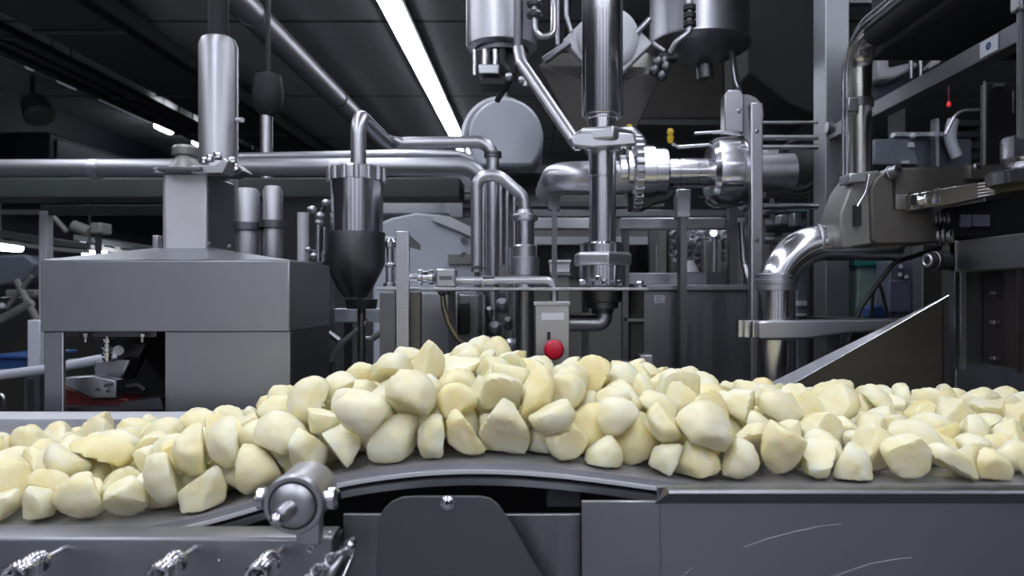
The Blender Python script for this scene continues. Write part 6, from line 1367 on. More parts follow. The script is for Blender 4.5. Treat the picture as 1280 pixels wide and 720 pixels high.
[11,0.88,0.861,1.0761,1.0572,0.22,0.11,3.13,0,None],
[5,0.92,0.8974,1.0808,1.0532,-1.02,1.28,2.03,0,None],
[7,0.88,0.936,1.0954,1.0517,1.64,1.79,1.13,0,None],
[14,0.91,-0.3367,1.1707,1.0153,-2.38,1.34,-0.37,0,None],
[15,0.81,-0.2735,1.1426,1.0357,-0.65,-1.79,-1.59,0,None],
[0,0.9,-0.2041,1.1362,1.0632,1.28,0.81,1.45,0,None],
[5,1.03,-0.1543,1.1302,1.0634,0.45,-3.0,0.99,0,None],
[6,0.85,-0.1276,1.1479,1.0703,0.03,-0.25,0.4,0,None],
[11,0.87,-0.0818,1.1336,1.0818,1.91,-0.07,2.57,0,None],
[11,1.0,-0.0361,1.1516,1.0794,0.66,-2.12,-0.72,0,None],
[11,0.87,0.0271,1.1466,1.078,-1.24,-2.91,0.01,0,None],
[11,0.99,0.0671,1.1526,1.0766,1.72,-0.11,-1.71,0,None],
[6,0.94,0.1151,1.1551,1.0663,-1.32,-0.21,-2.81,0,None],
[12,0.91,0.1687,1.1361,1.0624,1.23,-1.15,1.0,0,None],
[3,0.83,0.2081,1.1306,1.0531,0.32,-0.12,-0.94,0,None],
[15,0.97,0.2457,1.1451,1.0603,0.78,0.01,1.93,0,None],
[3,0.79,0.2814,1.1524,1.0566,0.18,2.21,2.18,0,None],
[2,0.86,0.3269,1.1461,1.0592,-0.08,2.23,0.41,0,None],
[11,0.9,0.3681,1.1399,1.0473,0.42,2.06,1.89,0,None],
[12,0.84,0.4039,1.1554,1.0489,0.24,2.9,0.7,0,None],
[2,1.01,0.4798,1.1367,1.0605,-0.68,-1.26,-0.36,1,"small pale potato chunk, back edge, at the chute's low end, right of 3"],
[0,0.99,0.5251,1.149,1.0465,-0.26,1.36,2.75,1,"small pale potato chunk, back edge, under the chute plate, left of 3"],
[9,0.82,0.5811,1.1361,1.05,-0.73,-1.18,-0.78,0,None],
[12,0.91,0.6593,1.153,1.0466,0.1,3.12,-1.33,0,None],
[0,1.01,0.7472,1.1393,1.0467,-0.26,1.36,0.93,1,"small pale potato chunk, back edge, at far right edge"],
[14,0.93,0.7967,1.1186,1.0498,0.09,-2.75,0.96,0,None],
[6,0.99,0.8759,1.1356,1.0503,0.56,-1.88,-0.4,0,None],
[10,0.79,0.911,1.1345,1.0535,0.04,-0.22,1.72,0,None],
[4,0.8,-0.3406,1.2321,1.0178,-2.13,-0.26,2.1,0,None],
[14,0.78,-0.2693,1.175,1.0338,2.96,-0.57,0.96,0,None],
[11,1.04,-0.2242,1.1638,1.0488,-2.33,0.86,-0.67,0,None],
[10,0.89,-0.1815,1.178,1.0671,0.46,2.78,-1.46,0,None],
[7,0.91,-0.1466,1.1907,1.0743,0.3,0.26,2.85,0,None],
[2,1.03,-0.0951,1.1719,1.0811,0.21,-2.46,-0.69,0,None],
[10,0.93,-0.0462,1.188,1.0863,0.0,2.34,-0.48,0,None],
[7,1.0,0.0022,1.1813,1.074,1.82,1.89,-0.68,0,None],
[2,0.82,0.0489,1.1912,1.0744,0.25,-0.86,-0.8,0,None],
[10,0.91,0.1132,1.191,1.0648,-0.12,0.67,2.91,0,None],
[10,0.85,0.1452,1.1729,1.0666,-0.21,-1.03,0.04,0,None],
[2,0.95,0.1863,1.1799,1.0583,-0.64,-0.07,-2.98,0,None],
[0,1.02,0.2228,1.1957,1.0468,-0.26,1.36,-3.0,0,None],
[12,1.04,0.276,1.1872,1.0514,2.01,-0.41,1.25,0,None],
[4,0.91,0.3041,1.1838,1.0459,0.34,1.91,2.33,0,None],
[6,0.93,0.3389,1.1793,1.0581,-1.73,-0.03,-0.35,1,"small pale potato chunk, back edge, under the steel cabinet, right of 3"],
[15,0.98,0.3758,1.1874,1.0536,0.29,-1.94,-2.33,1,"small pale potato chunk, back edge, under the large elbow pipe, left one of 2"],
[11,0.92,0.4707,1.1762,1.0477,-2.72,1.08,-0.15,1,"small pale potato chunk, back edge, at the chute's low end, middle of 3"],
[4,0.89,0.5135,1.1839,1.0544,-1.34,-0.14,-1.16,0,None],
[3,0.93,-0.3131,1.2243,1.0393,0.32,-0.97,1.8,0,None],
[6,0.88,-0.2734,1.2146,1.0387,-0.49,-0.25,0.54,0,None],
[10,0.86,-0.218,1.2098,1.0472,-3.04,-0.28,-0.19,0,None],
[10,0.97,-0.1836,1.2253,1.0656,-1.75,-0.02,2.21,0,None],
[11,0.99,-0.1029,1.2233,1.0691,0.61,2.05,1.52,0,None],
[9,0.87,-0.0546,1.2316,1.0746,2.53,0.06,-1.97,0,None],
[5,0.78,-0.0138,1.2294,1.0711,2.05,-0.81,0.52,0,None],
[8,0.82,0.0283,1.2244,1.0743,-0.27,-0.2,0.3,0,None],
[3,0.81,0.0787,1.2265,1.0646,-2.73,0.08,0.22,0,None],
[12,0.77,0.1147,1.2324,1.0568,2.05,2.21,-0.19,0,None],
[8,1.01,0.1565,1.2204,1.0679,1.1,2.58,0.92,0,None],
[1,0.84,0.1786,1.2258,1.0577,-0.14,-1.1,0.16,0,None],
[1,0.77,0.2181,1.2332,1.0523,1.34,-1.8,0.17,0,None],
[6,0.92,0.2559,1.2277,1.053,0.04,0.03,-0.32,0,None],
[4,0.81,0.346,1.2119,1.0491,-1.8,-0.16,-1.39,0,None],
[2,0.91,-0.3465,0.734,1.0607,1.66,0.7,2.01,1,"large pale potato chunk, front row, under the machine front panel, leftmost of 4"],
[7,0.92,-0.1645,0.7142,1.1,-1.33,0.46,0.17,1,"large pale potato chunk, front row, right of the bearing housing, right one of 2"],
[14,1.02,-0.1226,0.7204,1.1189,0.64,-2.89,-1.17,1,"large pale potato chunk, front row, under the upright bar, middle of 3"],
[4,0.93,-0.0782,0.7376,1.1081,-2.21,0.47,1.89,1,"medium pale potato chunk, front row, above the guard plate"],
[8,0.77,0.0195,0.7132,1.0995,0.45,-0.07,-0.57,1,"medium pale potato chunk, front row, under the red button"],
[14,0.84,0.0853,0.7375,1.094,-0.71,3.08,-0.81,1,"large pale potato chunk, front row, under the column outlet, left one of 2"],
[8,0.77,0.132,0.7262,1.0894,1.08,0.3,1.39,1,"large pale potato chunk, front row, under the cabinet label"],
[4,0.88,-0.3928,0.7876,1.0479,0.89,2.72,-0.52,1,"small pale potato chunk, second row, under the machine opening, third of 5"],
[8,0.77,-0.3712,0.7633,1.0508,1.89,0.78,0.92,1,"small pale potato chunk, second row, under the machine opening, fourth of 5"],
[14,0.92,-0.3391,0.7757,1.0679,1.4,-0.85,-0.67,1,"small pale potato chunk, second row, under the machine front panel, third of 5"],
[10,0.96,-0.3138,0.7344,1.0683,-1.49,0.33,-1.11,1,"large pale potato chunk, front row, under the machine front panel, third from left of 4"],
[8,0.95,-0.2575,0.7376,1.0761,0.28,-2.61,-0.63,1,"large pale potato chunk, front row, left above the bearing housing, middle of 3"],
[9,0.87,-0.2176,0.7389,1.0911,-0.03,0.23,0.61,1,"medium pale potato chunk, front row, right of the bearing housing"],
[6,0.96,-0.1334,0.7509,1.1128,0.93,0.02,2.07,1,"small pale potato chunk, front row, under the upright bar"],
[12,0.84,-0.0787,0.7823,1.1019,0.65,-3.02,0.76,1,"small pale potato chunk, second row, above the guard plate, third of 5"],
[9,1.03,-0.0434,0.7685,1.1098,-0.65,-0.4,-1.59,1,"small pale potato chunk, second row, above the guard plate, fourth of 5"],
[10,1.03,0.0018,0.75,1.1165,1.3,0.83,-1.87,1,"medium pale potato chunk, front row, left of the red button, right of 3"],
[4,0.94,0.0343,0.7785,1.1134,-0.18,-0.33,1.22,1,"medium pale potato chunk, second row, under the red button, left of 3"],
[7,0.78,0.0834,0.7855,1.0985,1.31,0.49,2.61,1,"medium pale potato chunk, second row, under the column outlet, left one of 2"],
[8,1.04,0.1724,0.7196,1.0866,-2.42,-0.5,1.41,1,"large pale potato chunk, front row, under the steel cabinet, middle of 3"],
[13,1.05,0.1909,0.7908,1.0851,-1.97,-2.01,0.56,1,"medium pale potato chunk, second row, under the steel cabinet, left one of 2"],
[1,0.9,-0.501,0.7723,1.041,-0.51,0.03,-1.09,1,"large pale potato chunk, second row, under the machine left leg, left one of 2"],
[3,1.02,-0.4785,0.8012,1.0452,0.13,-3.08,-0.1,1,"large pale potato chunk, second row, under the machine left leg, right one of 2"],
[4,0.88,-0.4258,0.8102,1.0443,-1.49,0.31,-1.55,1,"small pale potato chunk, second row, under the machine opening, second of 5"],
[4,1.05,-0.3614,0.8107,1.044,2.87,0.71,0.58,1,"small pale potato chunk, second row, under the machine front panel, leftmost of 5"],
[4,0.94,-0.3324,0.8394,1.0477,0.49,0.35,-1.76,0,None],
[12,0.92,-0.3165,0.8104,1.0676,1.72,-0.42,0.01,1,"small pale potato chunk, second row, under the machine front panel, rightmost of 5"],
[8,0.82,-0.2896,0.769,1.0648,-0.57,-2.76,0.75,1,"small pale potato chunk, second row, under the machine front panel, fourth of 5"],
[15,0.93,-0.1975,0.8197,1.0976,-1.07,0.36,0.66,1,"small pale potato chunk, second row, right of the bearing housing"],
[11,0.96,-0.1569,0.7929,1.1033,-2.74,-0.41,0.2,1,"small pale potato chunk, second row, under the upright bar, left of 3"],
[7,0.86,-0.1218,0.7919,1.1047,0.28,0.98,-1.67,1,"small pale potato chunk, second row, under the upright bar, right of 3"],
[9,0.87,-0.0476,0.8165,1.1114,-1.28,0.86,0.49,1,"small pale potato chunk, second row, above the guard plate, rightmost of 5"],
[7,0.87,-0.0054,0.8181,1.1015,-2.07,0.0,1.39,0,None],
[8,0.89,0.0401,0.8158,1.1176,0.46,-0.53,-1.15,1,"medium pale potato chunk, second row, under the red button, middle of 3"],
[10,0.83,0.1008,0.8209,1.1026,-0.79,-2.67,-0.84,1,"medium pale potato chunk, second row, under the column outlet, right one of 2"],
[8,0.81,0.1355,0.7895,1.0952,2.67,0.23,-0.96,1,"medium pale potato chunk, second row, under the cabinet label, left one of 2"],
[13,0.87,0.167,0.8134,1.0969,-1.47,-1.25,-1.19,1,"medium pale potato chunk, second row, under the cabinet label, right one of 2"],
[4,1.01,-0.5288,0.8969,1.0254,-2.92,0.25,0.49,0,None],
[3,0.93,-0.4919,0.8513,1.0435,0.07,3.07,-0.68,1,"medium pale potato chunk, mid heap, under the machine opening, left one of 2"],
[8,0.9,-0.4432,0.8608,1.047,-1.83,-0.77,-0.47,1,"medium pale potato chunk, mid heap, under the machine opening, right one of 2"],
[13,0.8,-0.3848,0.8427,1.0469,-0.61,2.81,0.09,1,"small pale potato chunk, mid heap, under the machine front panel, left of 3"],
[11,0.92,-0.3605,0.8781,1.0511,0.16,-0.74,-1.94,1,"small pale potato chunk, mid heap, under the machine front panel, right of 3"],
[1,1.05,-0.2992,0.8514,1.0701,-1.82,-0.64,-0.19,0,None],
[14,0.9,-0.2408,0.8505,1.0825,0.18,2.37,1.1,1,"small pale potato chunk, mid heap, right of the bearing housing, left of 3"],
[8,0.77,-0.1774,0.8523,1.0932,1.38,-2.01,0.32,1,"small pale potato chunk, mid heap, right of the bearing housing, right of 3"],
[1,1.03,-0.1307,0.8361,1.0966,2.71,-0.11,1.62,0,None],
[2,0.89,-0.0851,0.8389,1.1124,-2.55,-0.11,1.59,1,"medium pale potato chunk, mid heap, above the guard plate, left one of 2"],
[6,0.97,-0.0019,0.847,1.0952,0.7,-0.11,-1.26,0,None],
[11,0.92,0.0408,0.8491,1.0827,-0.84,1.01,1.72,1,"small pale potato chunk, mid heap, under the red button, right one of 2"],
[13,0.8,0.1,0.8523,1.0967,0.37,0.45,1.76,0,None],
[5,0.9,0.1235,0.8434,1.0994,-1.37,1.94,1.33,1,"medium pale potato chunk, mid heap, under the cabinet label, left one of 2"],
[2,1.04,0.168,0.8424,1.1044,1.47,2.98,-0.01,1,"medium pale potato chunk, mid heap, under the cabinet label, right one of 2"],
[14,0.95,0.2381,0.82,1.0892,2.99,0.07,-0.48,1,"medium pale potato chunk, second row, under the steel cabinet, right one of 2"],
[1,0.92,0.2802,0.8218,1.0899,-0.35,-2.79,0.71,1,"large pale potato chunk, second row, under the large elbow pipe"],
[0,0.84,0.3201,0.8427,1.0849,-2.1,-0.45,-0.93,1,"medium pale potato chunk, mid heap, at the chute's low end"],
[11,0.97,0.3572,0.8464,1.0887,0.62,-0.15,-2.54,1,"large pale potato chunk, mid heap, at the chute's low end"],
[8,0.83,-0.4745,0.9254,1.0414,2.96,-0.28,0.89,1,"small pale potato chunk, mid heap, under the machine opening, right one of 2"],
[0,0.81,-0.4368,0.9057,1.0277,2.22,0.64,-1.09,0,None],
[15,0.9,-0.4172,0.8961,1.0576,-0.12,-3.1,0.1,1,"medium pale potato chunk, mid heap, under the machine front panel"],
[7,0.92,-0.4066,0.9488,1.0508,3.12,-0.72,-0.56,1,"small pale potato chunk, mid heap, under the machine front panel, middle of 3"],
[7,1.0,-0.3057,0.8992,1.0756,-0.54,1.15,0.87,1,"small pale potato chunk, mid heap, left above the bearing housing, left one of 2"],
[4,0.85,-0.2592,0.908,1.0681,-2.42,0.13,-1.52,0,None],
[14,0.85,-0.2089,0.8774,1.0894,-1.21,2.33,0.85,0,None],
[12,0.84,-0.1667,0.8893,1.0866,-1.85,0.58,-0.84,0,None],
[14,1.01,-0.1165,0.8824,1.1012,0.72,-1.02,0.61,0,None],
[1,0.94,-0.0144,0.8838,1.1026,-0.48,3.03,0.96,1,"small pale potato chunk, mid heap, left of the red button"],
[10,0.82,0.0359,0.8884,1.1018,0.76,0.45,2.26,0,None],
[7,0.85,0.0771,0.9104,1.1132,-3.0,-0.31,0.73,1,"small pale potato chunk, mid heap, under the column outlet"],
[5,1.02,0.1225,0.9052,1.1037,-0.1,-0.84,1.5,1,"small pale potato chunk, mid heap, under the cabinet label, left one of 2"],
[11,0.86,0.1473,0.8813,1.0979,-0.07,-0.25,2.1,1,"small pale potato chunk, mid heap, under the cabinet label, right one of 2"],
[2,0.87,0.2223,0.8671,1.084,-0.42,2.78,-0.16,1,"small pale potato chunk, mid heap, under the steel cabinet, middle of 3"],
[10,0.78,0.3073,0.8859,1.0837,0.51,-0.31,-2.1,1,"small pale potato chunk, mid heap, under the large elbow pipe, third from left of 4"],
[10,0.97,-0.4749,1.0204,1.0151,-2.37,-0.13,1.27,0,None],
[11,0.98,-0.4539,0.9743,1.0338,0.83,2.84,-0.34,0,None],
[14,0.94,-0.3384,0.9758,1.0631,1.71,0.83,1.45,0,None],
[9,1.0,-0.3121,0.9508,1.0665,-1.17,1.13,-1.78,0,None],
[8,0.96,-0.2633,0.9511,1.0758,-0.76,-2.57,-0.87,0,None],
[15,1.04,-0.2055,0.9352,1.084,0.23,-2.9,-1.37,0,None],
[13,0.86,-0.1623,0.9224,1.1016,-1.18,1.04,-2.18,0,None],
[8,0.79,-0.0809,0.9216,1.105,-0.68,-0.5,-2.05,1,"small pale potato chunk, mid heap, above the guard plate, second of 5"],
[0,0.91,-0.0325,0.9193,1.1017,-0.85,0.33,-2.13,0,None],
[4,0.86,0.0861,0.9472,1.0843,-1.34,1.2,-0.45,0,None],
[6,1.04,0.1336,0.9404,1.0902,0.36,0.01,1.14,0,None],
[0,0.88,0.1756,0.9279,1.0859,-0.54,1.0,1.14,0,None],
[4,1.06,0.2272,0.9139,1.0807,-1.9,-0.26,1.8,1,"small pale potato chunk, mid heap, under the steel cabinet, left of 3"],
[9,0.97,0.297,0.9269,1.085,2.72,0.01,0.09,1,"small pale potato chunk, mid heap, under the large elbow pipe, second from left of 4"],
[11,0.86,0.3374,0.9321,1.0822,1.07,0.37,0.75,1,"small pale potato chunk, mid heap, under the large elbow pipe, rightmost of 4"],
[8,1.05,0.3863,0.9297,1.0822,0.62,-2.79,0.22,1,"small pale potato chunk, mid heap, at the chute's low end, left one of 2"],
[1,0.8,0.4529,0.9477,1.0777,0.66,-2.25,-0.89,1,"medium pale potato chunk, mid heap, under the chute plate"],
[15,0.82,0.6682,0.9158,1.0575,2.34,-0.3,1.75,0,None],
[13,0.87,0.7871,0.912,1.0576,-0.6,-0.51,-0.72,0,None],
[9,1.0,-0.3555,0.9926,1.0278,1.84,-0.25,1.71,0,None],
[4,0.83,-0.3624,1.0213,1.0566,0.83,-1.17,-0.62,0,None],
[1,0.83,-0.2981,0.991,1.0715,-1.41,-2.2,-0.46,0,None],
[3,0.89,-0.2329,0.9895,1.0839,0.84,0.29,-3.12,0,None],
[7,0.87,-0.1634,0.958,1.0972,-2.43,-0.17,-0.99,0,None],
[15,0.81,-0.1199,0.9662,1.1014,-1.85,0.65,-1.45,0,None],
[6,0.83,-0.0537,0.9784,1.1069,-0.07,0.22,-0.94,0,None],
[2,0.9,-0.0092,0.9625,1.11,0.01,0.85,-2.33,1,"small pale potato chunk, towards the back, left of the red button, middle of 3"],
[0,0.83,0.041,0.9626,1.1045,-2.06,-0.19,1.92,1,"small pale potato chunk, towards the back, under the red button, middle of 3"],
[0,0.77,0.1031,0.9873,1.0992,-0.35,2.72,0.56,1,"small pale potato chunk, towards the back, under the column outlet, right one of 2"],
[8,0.93,0.1712,0.967,1.0984,-0.4,0.23,1.46,1,"small pale potato chunk, towards the back, under the cabinet label, left one of 2"],
[15,1.01,0.2222,0.9575,1.0921,-0.1,-2.42,-1.67,1,"small pale potato chunk, towards the back, under the steel cabinet, left one of 2"],
[4,0.77,0.28,0.9715,1.0745,0.92,2.66,-0.45,0,None],
[9,0.85,-0.3663,1.0518,1.0344,1.3,2.35,-0.28,0,None],
[12,0.92,-0.3031,1.0143,1.0415,2.56,0.87,-0.57,0,None],
[1,0.86,-0.231,1.0138,1.0862,0.01,-2.01,2.13,0,None],
[8,0.87,-0.1869,1.0206,1.0978,1.08,-1.46,-1.57,0,None],
[7,0.95,-0.1253,1.01,1.1049,0.44,-2.83,0.6,0,None],
[9,0.93,-0.0715,1.0118,1.1049,0.41,2.56,1.62,0,None],
[0,0.83,-0.0237,1.0077,1.1102,0.36,0.27,-0.23,0,None],
[7,0.92,0.0671,1.0145,1.1031,-2.37,-0.55,-0.22,1,"small pale potato chunk, towards the back, under the red button, right of 3"],
[13,0.8,0.1414,1.0142,1.0976,-0.95,-0.23,-2.25,0,None],
[8,0.79,0.2144,0.9986,1.0951,-1.66,-1.01,0.42,1,"small pale potato chunk, towards the back, under the cabinet label, right one of 2"],
[12,1.05,0.3034,1.0106,1.0763,-0.19,-2.26,-1.58,1,"small pale potato chunk, towards the back, under the large elbow pipe, left one of 2"],
[1,1.04,-0.3934,1.1029,1.0374,0.08,-2.35,0.73,1,"small pale potato chunk, back edge, left above the bearing housing"],
[7,0.86,-0.3551,1.0914,1.0484,2.63,-0.43,-1.29,0,None],
[12,0.85,-0.2588,1.0696,1.0435,-2.25,0.65,-0.31,0,None],
[5,0.94,-0.2046,1.0406,1.0927,2.28,0.29,0.95,0,None],
[5,0.87,-0.1392,1.051,1.1025,0.51,-2.33,-0.63,0,None],
[13,1.04,-0.062,1.0508,1.1045,-1.75,-0.5,-0.09,0,None],
[7,0.89,-0.0043,1.041,1.1057,-1.5,-0.28,-2.1,1,"small pale potato chunk, towards the back, left of the red button, right of 3"],
[9,0.88,0.0333,1.0391,1.0911,0.69,-2.32,1.46,0,None],
[9,1.03,0.086,1.0558,1.0853,-0.2,1.98,-0.16,0,None],
[9,0.77,0.1068,1.0615,1.0865,-1.12,-0.71,1.12,0,None],
[0,0.85,0.1685,1.0448,1.0688,-2.05,0.66,0.32,0,None],
[10,0.96,0.2214,1.0377,1.0872,-0.85,-0.23,-0.34,0,None],
[6,0.92,0.2712,1.0481,1.0694,-0.31,-2.71,1.56,1,"small pale potato chunk, towards the back, under the steel cabinet, right one of 2"],
[11,0.86,-0.4044,1.171,1.0147,0.23,-0.27,-0.64,0,None],
[10,1.02,-0.3582,1.1904,1.0207,-1.42,-0.03,-2.62,0,None],
[15,0.81,-0.3068,1.0847,1.0693,0.81,-2.29,-0.03,0,None],
[11,0.93,-0.2266,1.0862,1.072,-1.8,-0.53,0.02,0,None],
[13,1.05,-0.173,1.0662,1.0905,1.47,-0.19,2.84,0,None],
[8,1.01,-0.1243,1.0947,1.1039,-2.59,0.22,-0.34,1,"small pale potato chunk, back edge, above the guard plate, left one of 2"],
[12,0.97,-0.064,1.1063,1.1009,2.81,-0.19,0.24,0,None],
[2,0.96,0.0047,1.0959,1.1003,-2.4,0.65,-1.53,1,"small pale potato chunk, back edge, left of the red button, right one of 2"],
[4,0.98,0.1159,1.1078,1.0756,-2.54,0.28,-0.3,0,None],
[12,0.85,0.1689,1.0904,1.0956,1.1,-0.92,1.77,0,None],
[3,0.87,-0.3289,1.1428,1.0496,-0.09,-0.04,0.86,0,None],
[10,0.99,-0.2721,1.1535,1.0816,-0.58,0.44,-1.19,0,None],
[6,0.98,-0.2403,1.1203,1.0845,-0.6,0.66,-1.28,0,None],
[7,0.83,-0.182,1.1304,1.0889,0.86,2.96,0.3,0,None],
[2,0.82,-0.1272,1.1345,1.1007,0.82,0.15,0.5,0,None],
[8,0.77,-0.0626,1.1474,1.1082,2.73,0.05,0.49,0,None],
[10,0.98,0.0053,1.1485,1.092,1.23,2.13,0.79,1,"small pale potato chunk, back edge, under the red button, left one of 2"],
[13,1.03,0.1613,1.1345,1.0917,0.08,2.5,0.68,1,"small pale potato chunk, back edge, under the column outlet"],
[3,0.91,0.1913,1.111,1.0808,2.3,-0.79,-0.62,1,"small pale potato chunk, back edge, under the cabinet label, middle of 3"],
[4,0.8,-0.2989,1.1729,1.0327,0.51,0.58,-0.07,0,None],
[6,0.77,-0.2573,1.1934,1.0467,-0.18,-0.57,-0.85,0,None],
[8,0.97,-0.2572,1.1959,1.0704,-2.63,-0.1,-0.38,0,None],
[3,0.86,-0.1943,1.1881,1.0986,0.36,0.21,-3.01,0,None],
[9,1.0,-0.1438,1.182,1.0967,-0.27,-3.02,0.02,0,None],
[15,0.8,-0.081,1.184,1.1083,0.56,-2.82,-0.97,0,None],
[12,1.04,0.2057,1.1606,1.0768,0.97,2.49,-0.75,1,"small pale potato chunk, back edge, under the cabinet label, right of 3"],
[10,0.78,-0.2954,1.2079,1.0503,-1.9,0.52,-1.56,0,None],
[14,0.93,-0.2632,1.2366,1.0486,-0.76,2.14,0.8,0,None],
[5,0.98,-0.2274,1.2254,1.077,-0.44,-1.79,1.45,0,None],
[4,0.91,-0.1456,1.2356,1.0821,0.04,-1.06,-0.33,0,None],
[10,0.92,-0.0686,1.2237,1.1028,-2.76,0.04,0.09,0,None],
[5,0.81,-0.019,1.2139,1.0977,1.06,0.96,1.0,0,None],
[4,0.9,0.0091,1.229,1.0916,1.44,2.71,-0.22,0,None],
[6,1.06,-0.0307,0.7385,1.1192,2.85,-0.16,-1.58,1,"medium pale potato chunk, front row, left of the red button, left of 3"],
[12,0.93,-0.1936,0.7696,1.1002,-1.88,0.27,-0.58,1,"small pale potato chunk, second row, right of the bearing housing"],
[6,0.9,-0.116,0.7696,1.1154,-3.07,0.26,1.14,1,"small pale potato chunk, second row, above the guard plate, leftmost of 5"],
[14,0.91,-0.0215,0.7869,1.1284,-0.02,0.6,0.2,1,"medium pale potato chunk, second row, left of the red button"],
[13,0.81,-0.2812,0.8792,1.0861,0.09,-2.6,-0.85,1,"small pale potato chunk, mid heap, left above the bearing housing, right one of 2"],
[10,0.98,-0.1576,0.8214,1.1317,0.02,2.7,-1.57,1,"medium pale potato chunk, second row, under the upright bar"],
[12,1.04,-0.1293,0.8528,1.135,2.47,1.86,0.15,1,"medium pale potato chunk, mid heap, under the upright bar"],
[14,1.03,-0.0462,0.8529,1.1197,-1.92,0.79,1.39,1,"small pale potato chunk, mid heap, above the guard plate, rightmost of 5"],
[0,0.96,0.1049,0.8845,1.1131,-0.99,2.91,-0.34,1,"medium pale potato chunk, mid heap, under the column outlet, right one of 2"],
[15,0.79,-0.2927,0.8206,1.0854,-2.51,-0.57,0.42,1,"medium pale potato chunk, second row, left above the bearing housing"],
[4,1.02,-0.2217,0.8251,1.1065,-1.81,0.48,-0.91,1,"medium pale potato chunk, second row, right of the bearing housing"],
[3,0.9,-0.094,0.8838,1.1289,0.3,-0.26,-0.55,1,"medium pale potato chunk, mid heap, above the guard plate, right one of 2"],
[12,0.94,-0.055,0.8944,1.1117,0.01,-2.85,-1.82,1,"small pale potato chunk, mid heap, above the guard plate, third of 5"],
[7,1.02,0.0713,0.8516,1.121,-1.42,-0.54,-1.96,1,"medium pale potato chunk, mid heap, under the column outlet, left one of 2"],
[6,1.0,-0.2427,0.8913,1.0896,0.06,2.96,-1.24,0,None],
[8,1.0,-0.2465,0.7854,1.1017,-1.98,-0.91,-0.77,1,"large pale potato chunk, second row, left above the bearing housing"],
[4,0.98,-0.1856,0.917,1.122,-1.81,-2.26,-0.26,1,"small pale potato chunk, mid heap, right of the bearing housing, middle of 3"],
[13,0.78,-0.0952,0.962,1.1086,0.08,-2.34,-1.78,0,None],
[15,0.82,-0.0594,0.9451,1.1239,-1.86,-0.98,-1.51,1,"small pale potato chunk, mid heap, above the guard plate, fourth of 5"],
[13,0.84,0.011,0.9267,1.1126,-1.65,-0.14,-0.82,1,"small pale potato chunk, mid heap, under the red button, left one of 2"],
[6,0.79,0.0943,0.9593,1.1076,0.98,-1.36,1.38,1,"small pale potato chunk, towards the back, under the column outlet, left one of 2"],
[8,0.87,-0.2781,1.0167,1.084,-2.95,-1.25,0.45,1,"small pale potato chunk, towards the back, right of the bearing housing"],
[0,0.84,-0.2302,0.9616,1.1093,0.18,2.5,-0.88,1,"medium pale potato chunk, towards the back, right of the bearing housing"],
[11,0.9,-0.1516,1.0016,1.1112,-1.99,-0.03,0.02,1,"small pale potato chunk, towards the back, under the upright bar"],
[11,0.9,-0.0872,0.9936,1.1243,2.52,0.27,1.03,1,"small pale potato chunk, towards the back, above the guard plate, right one of 2"],
[14,0.78,-0.031,0.9566,1.1221,2.34,0.77,0.99,1,"small pale potato chunk, towards the back, left of the red button, left of 3"],
[12,0.83,0.0317,0.9844,1.0977,0.59,-2.36,-0.19,1,"small pale potato chunk, towards the back, under the red button, left of 3"],
[4,0.99,-0.2995,1.0421,1.0691,-2.4,-0.75,-0.89,0,None],
[12,1.06,-0.2522,1.05,1.0835,-0.11,0.74,-2.3,0,None],
[7,1.0,-0.097,1.0518,1.1247,-0.54,-2.69,-0.92,1,"small pale potato chunk, towards the back, above the guard plate, left one of 2"],
[0,0.97,-0.0487,1.0074,1.1348,0.16,1.29,0.54,1,"medium pale potato chunk, towards the back, left of the red button"],
[4,1.02,-0.3341,1.0671,1.0565,-0.37,2.68,-1.09,0,None],
[9,0.78,-0.2067,1.0958,1.0856,2.74,-0.71,0.35,0,None],
[10,0.77,-0.171,1.0958,1.0993,1.48,-0.42,0.71,0,None],
[14,1.03,-0.0822,1.1232,1.1293,2.63,-0.06,1.05,1,"small pale potato chunk, back edge, above the guard plate, right one of 2"],
[7,1.04,-0.036,1.0831,1.1138,0.37,0.71,2.24,1,"small pale potato chunk, back edge, left of the red button, left one of 2"],
[4,1.01,0.0594,1.0701,1.1042,-3.02,-0.32,-0.16,1,"small pale potato chunk, back edge, under the red button, right one of 2"],
[14,0.82,0.1675,1.061,1.0967,0.38,2.31,1.68,1,"small pale potato chunk, back edge, under the cabinet label, left of 3"],
[6,1.04,-0.3035,1.1615,1.0624,-0.21,2.5,-0.57,0,None],
[7,1.05,-0.1995,1.1569,1.1098,-1.95,0.43,-0.99,1,"small pale potato chunk, back edge, under the upright bar"],
[9,0.97,-0.1147,1.2005,1.1042,3.02,-0.87,-0.07,0,None],
[5,0.9,-0.1254,0.9233,1.1074,0.47,-2.12,1.41,1,"small pale potato chunk, mid heap, above the guard plate, leftmost of 5"]]
pm = []
for i in range(NV):
    bm = potato_bm(i); me = bpy.data.meshes.new('potato_chunk'); bm.to_mesh(me); bm.free(); me.shade_smooth(); me.set_sharp_from_angle(angle=.75); me.materials.append(M['potato']); pm.append(me)
rest = bmesh.new()
for r in CH:
    mx = Matrix.LocRotScale(Vector(r[2:5]), __import__('mathutils').Euler(r[5:8]), Vector((r[1] * .965,) * 3))
    if r[8]:
        o = bpy.data.objects.new('potato_chunk', pm[r[0]]); COL.objects.link(o); o.matrix_world = mx
        tag(o, r[9], 'potato', 'peeled potato chunks heaped on the belt')
    else:
        n0 = len(rest.verts); rest.from_mesh(pm[r[0]]); rest.verts.ensure_lookup_table()
        for v in rest.verts[n0:]: v.co = mx @ v.co
        
me = bpy.data.meshes.new('potato_heap'); rest.to_mesh(me); rest.free(); me.shade_smooth(); me.set_sharp_from_angle(angle=.75); me.materials.append(M['potato'])
o = bpy.data.objects.new('potato_heap', me); COL.objects.link(o)
tag(o, 'the rest of the pale potato chunks packed between and under the others', 'potatoes', kind='stuff')

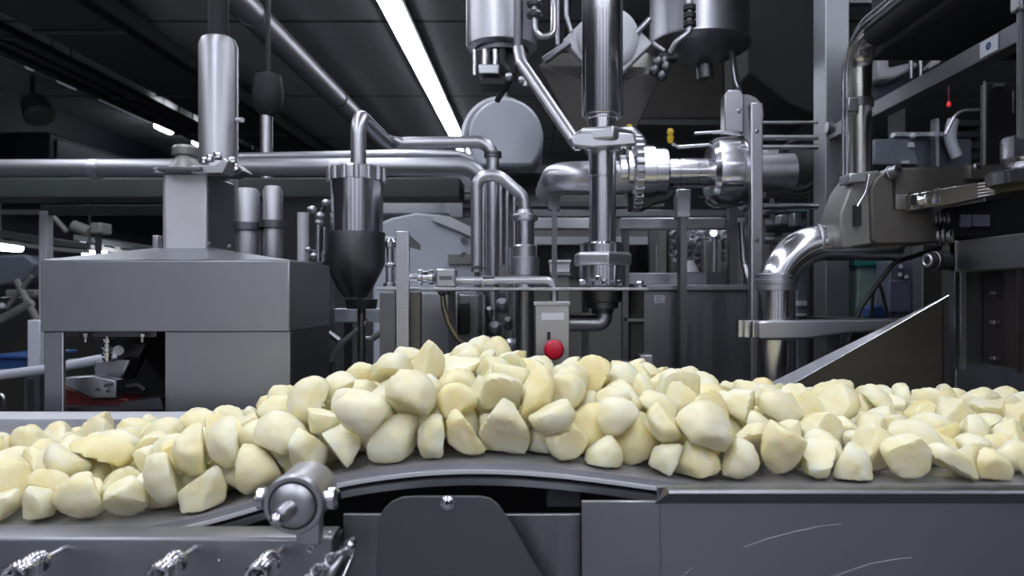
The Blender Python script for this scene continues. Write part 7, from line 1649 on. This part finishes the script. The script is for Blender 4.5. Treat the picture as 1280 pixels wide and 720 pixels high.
# ---------------------------------------------------------------- camera, light
cam = bpy.data.cameras.new('camera'); co = bpy.data.objects.new('camera', cam); COL.objects.link(co); sc.camera = co
co.location = (0, 0, H); co.rotation_euler = (PI / 2, 0, 0); cam.sensor_width = 36; cam.lens = 36 * F / 1280
cam.shift_x = (640 - CX) / 1280; cam.shift_y = (CY - 360) / 1280; cam.clip_start = .05; cam.clip_end = 60
cam.dof.use_dof = True; cam.dof.focus_distance = 1.1; cam.dof.aperture_fstop = 7.0
w = bpy.data.worlds.new('world'); sc.world = w; w.use_nodes = True
w.node_tree.nodes['Background'].inputs[0].default_value = (.5, .55, .65, 1); w.node_tree.nodes['Background'].inputs[1].default_value = .05
sc.view_settings.view_transform = 'Standard'; sc.view_settings.look = 'None'; sc.view_settings.gamma = 1; sc.view_settings.use_curve_mapping = False
sc.view_settings.exposure = -.22
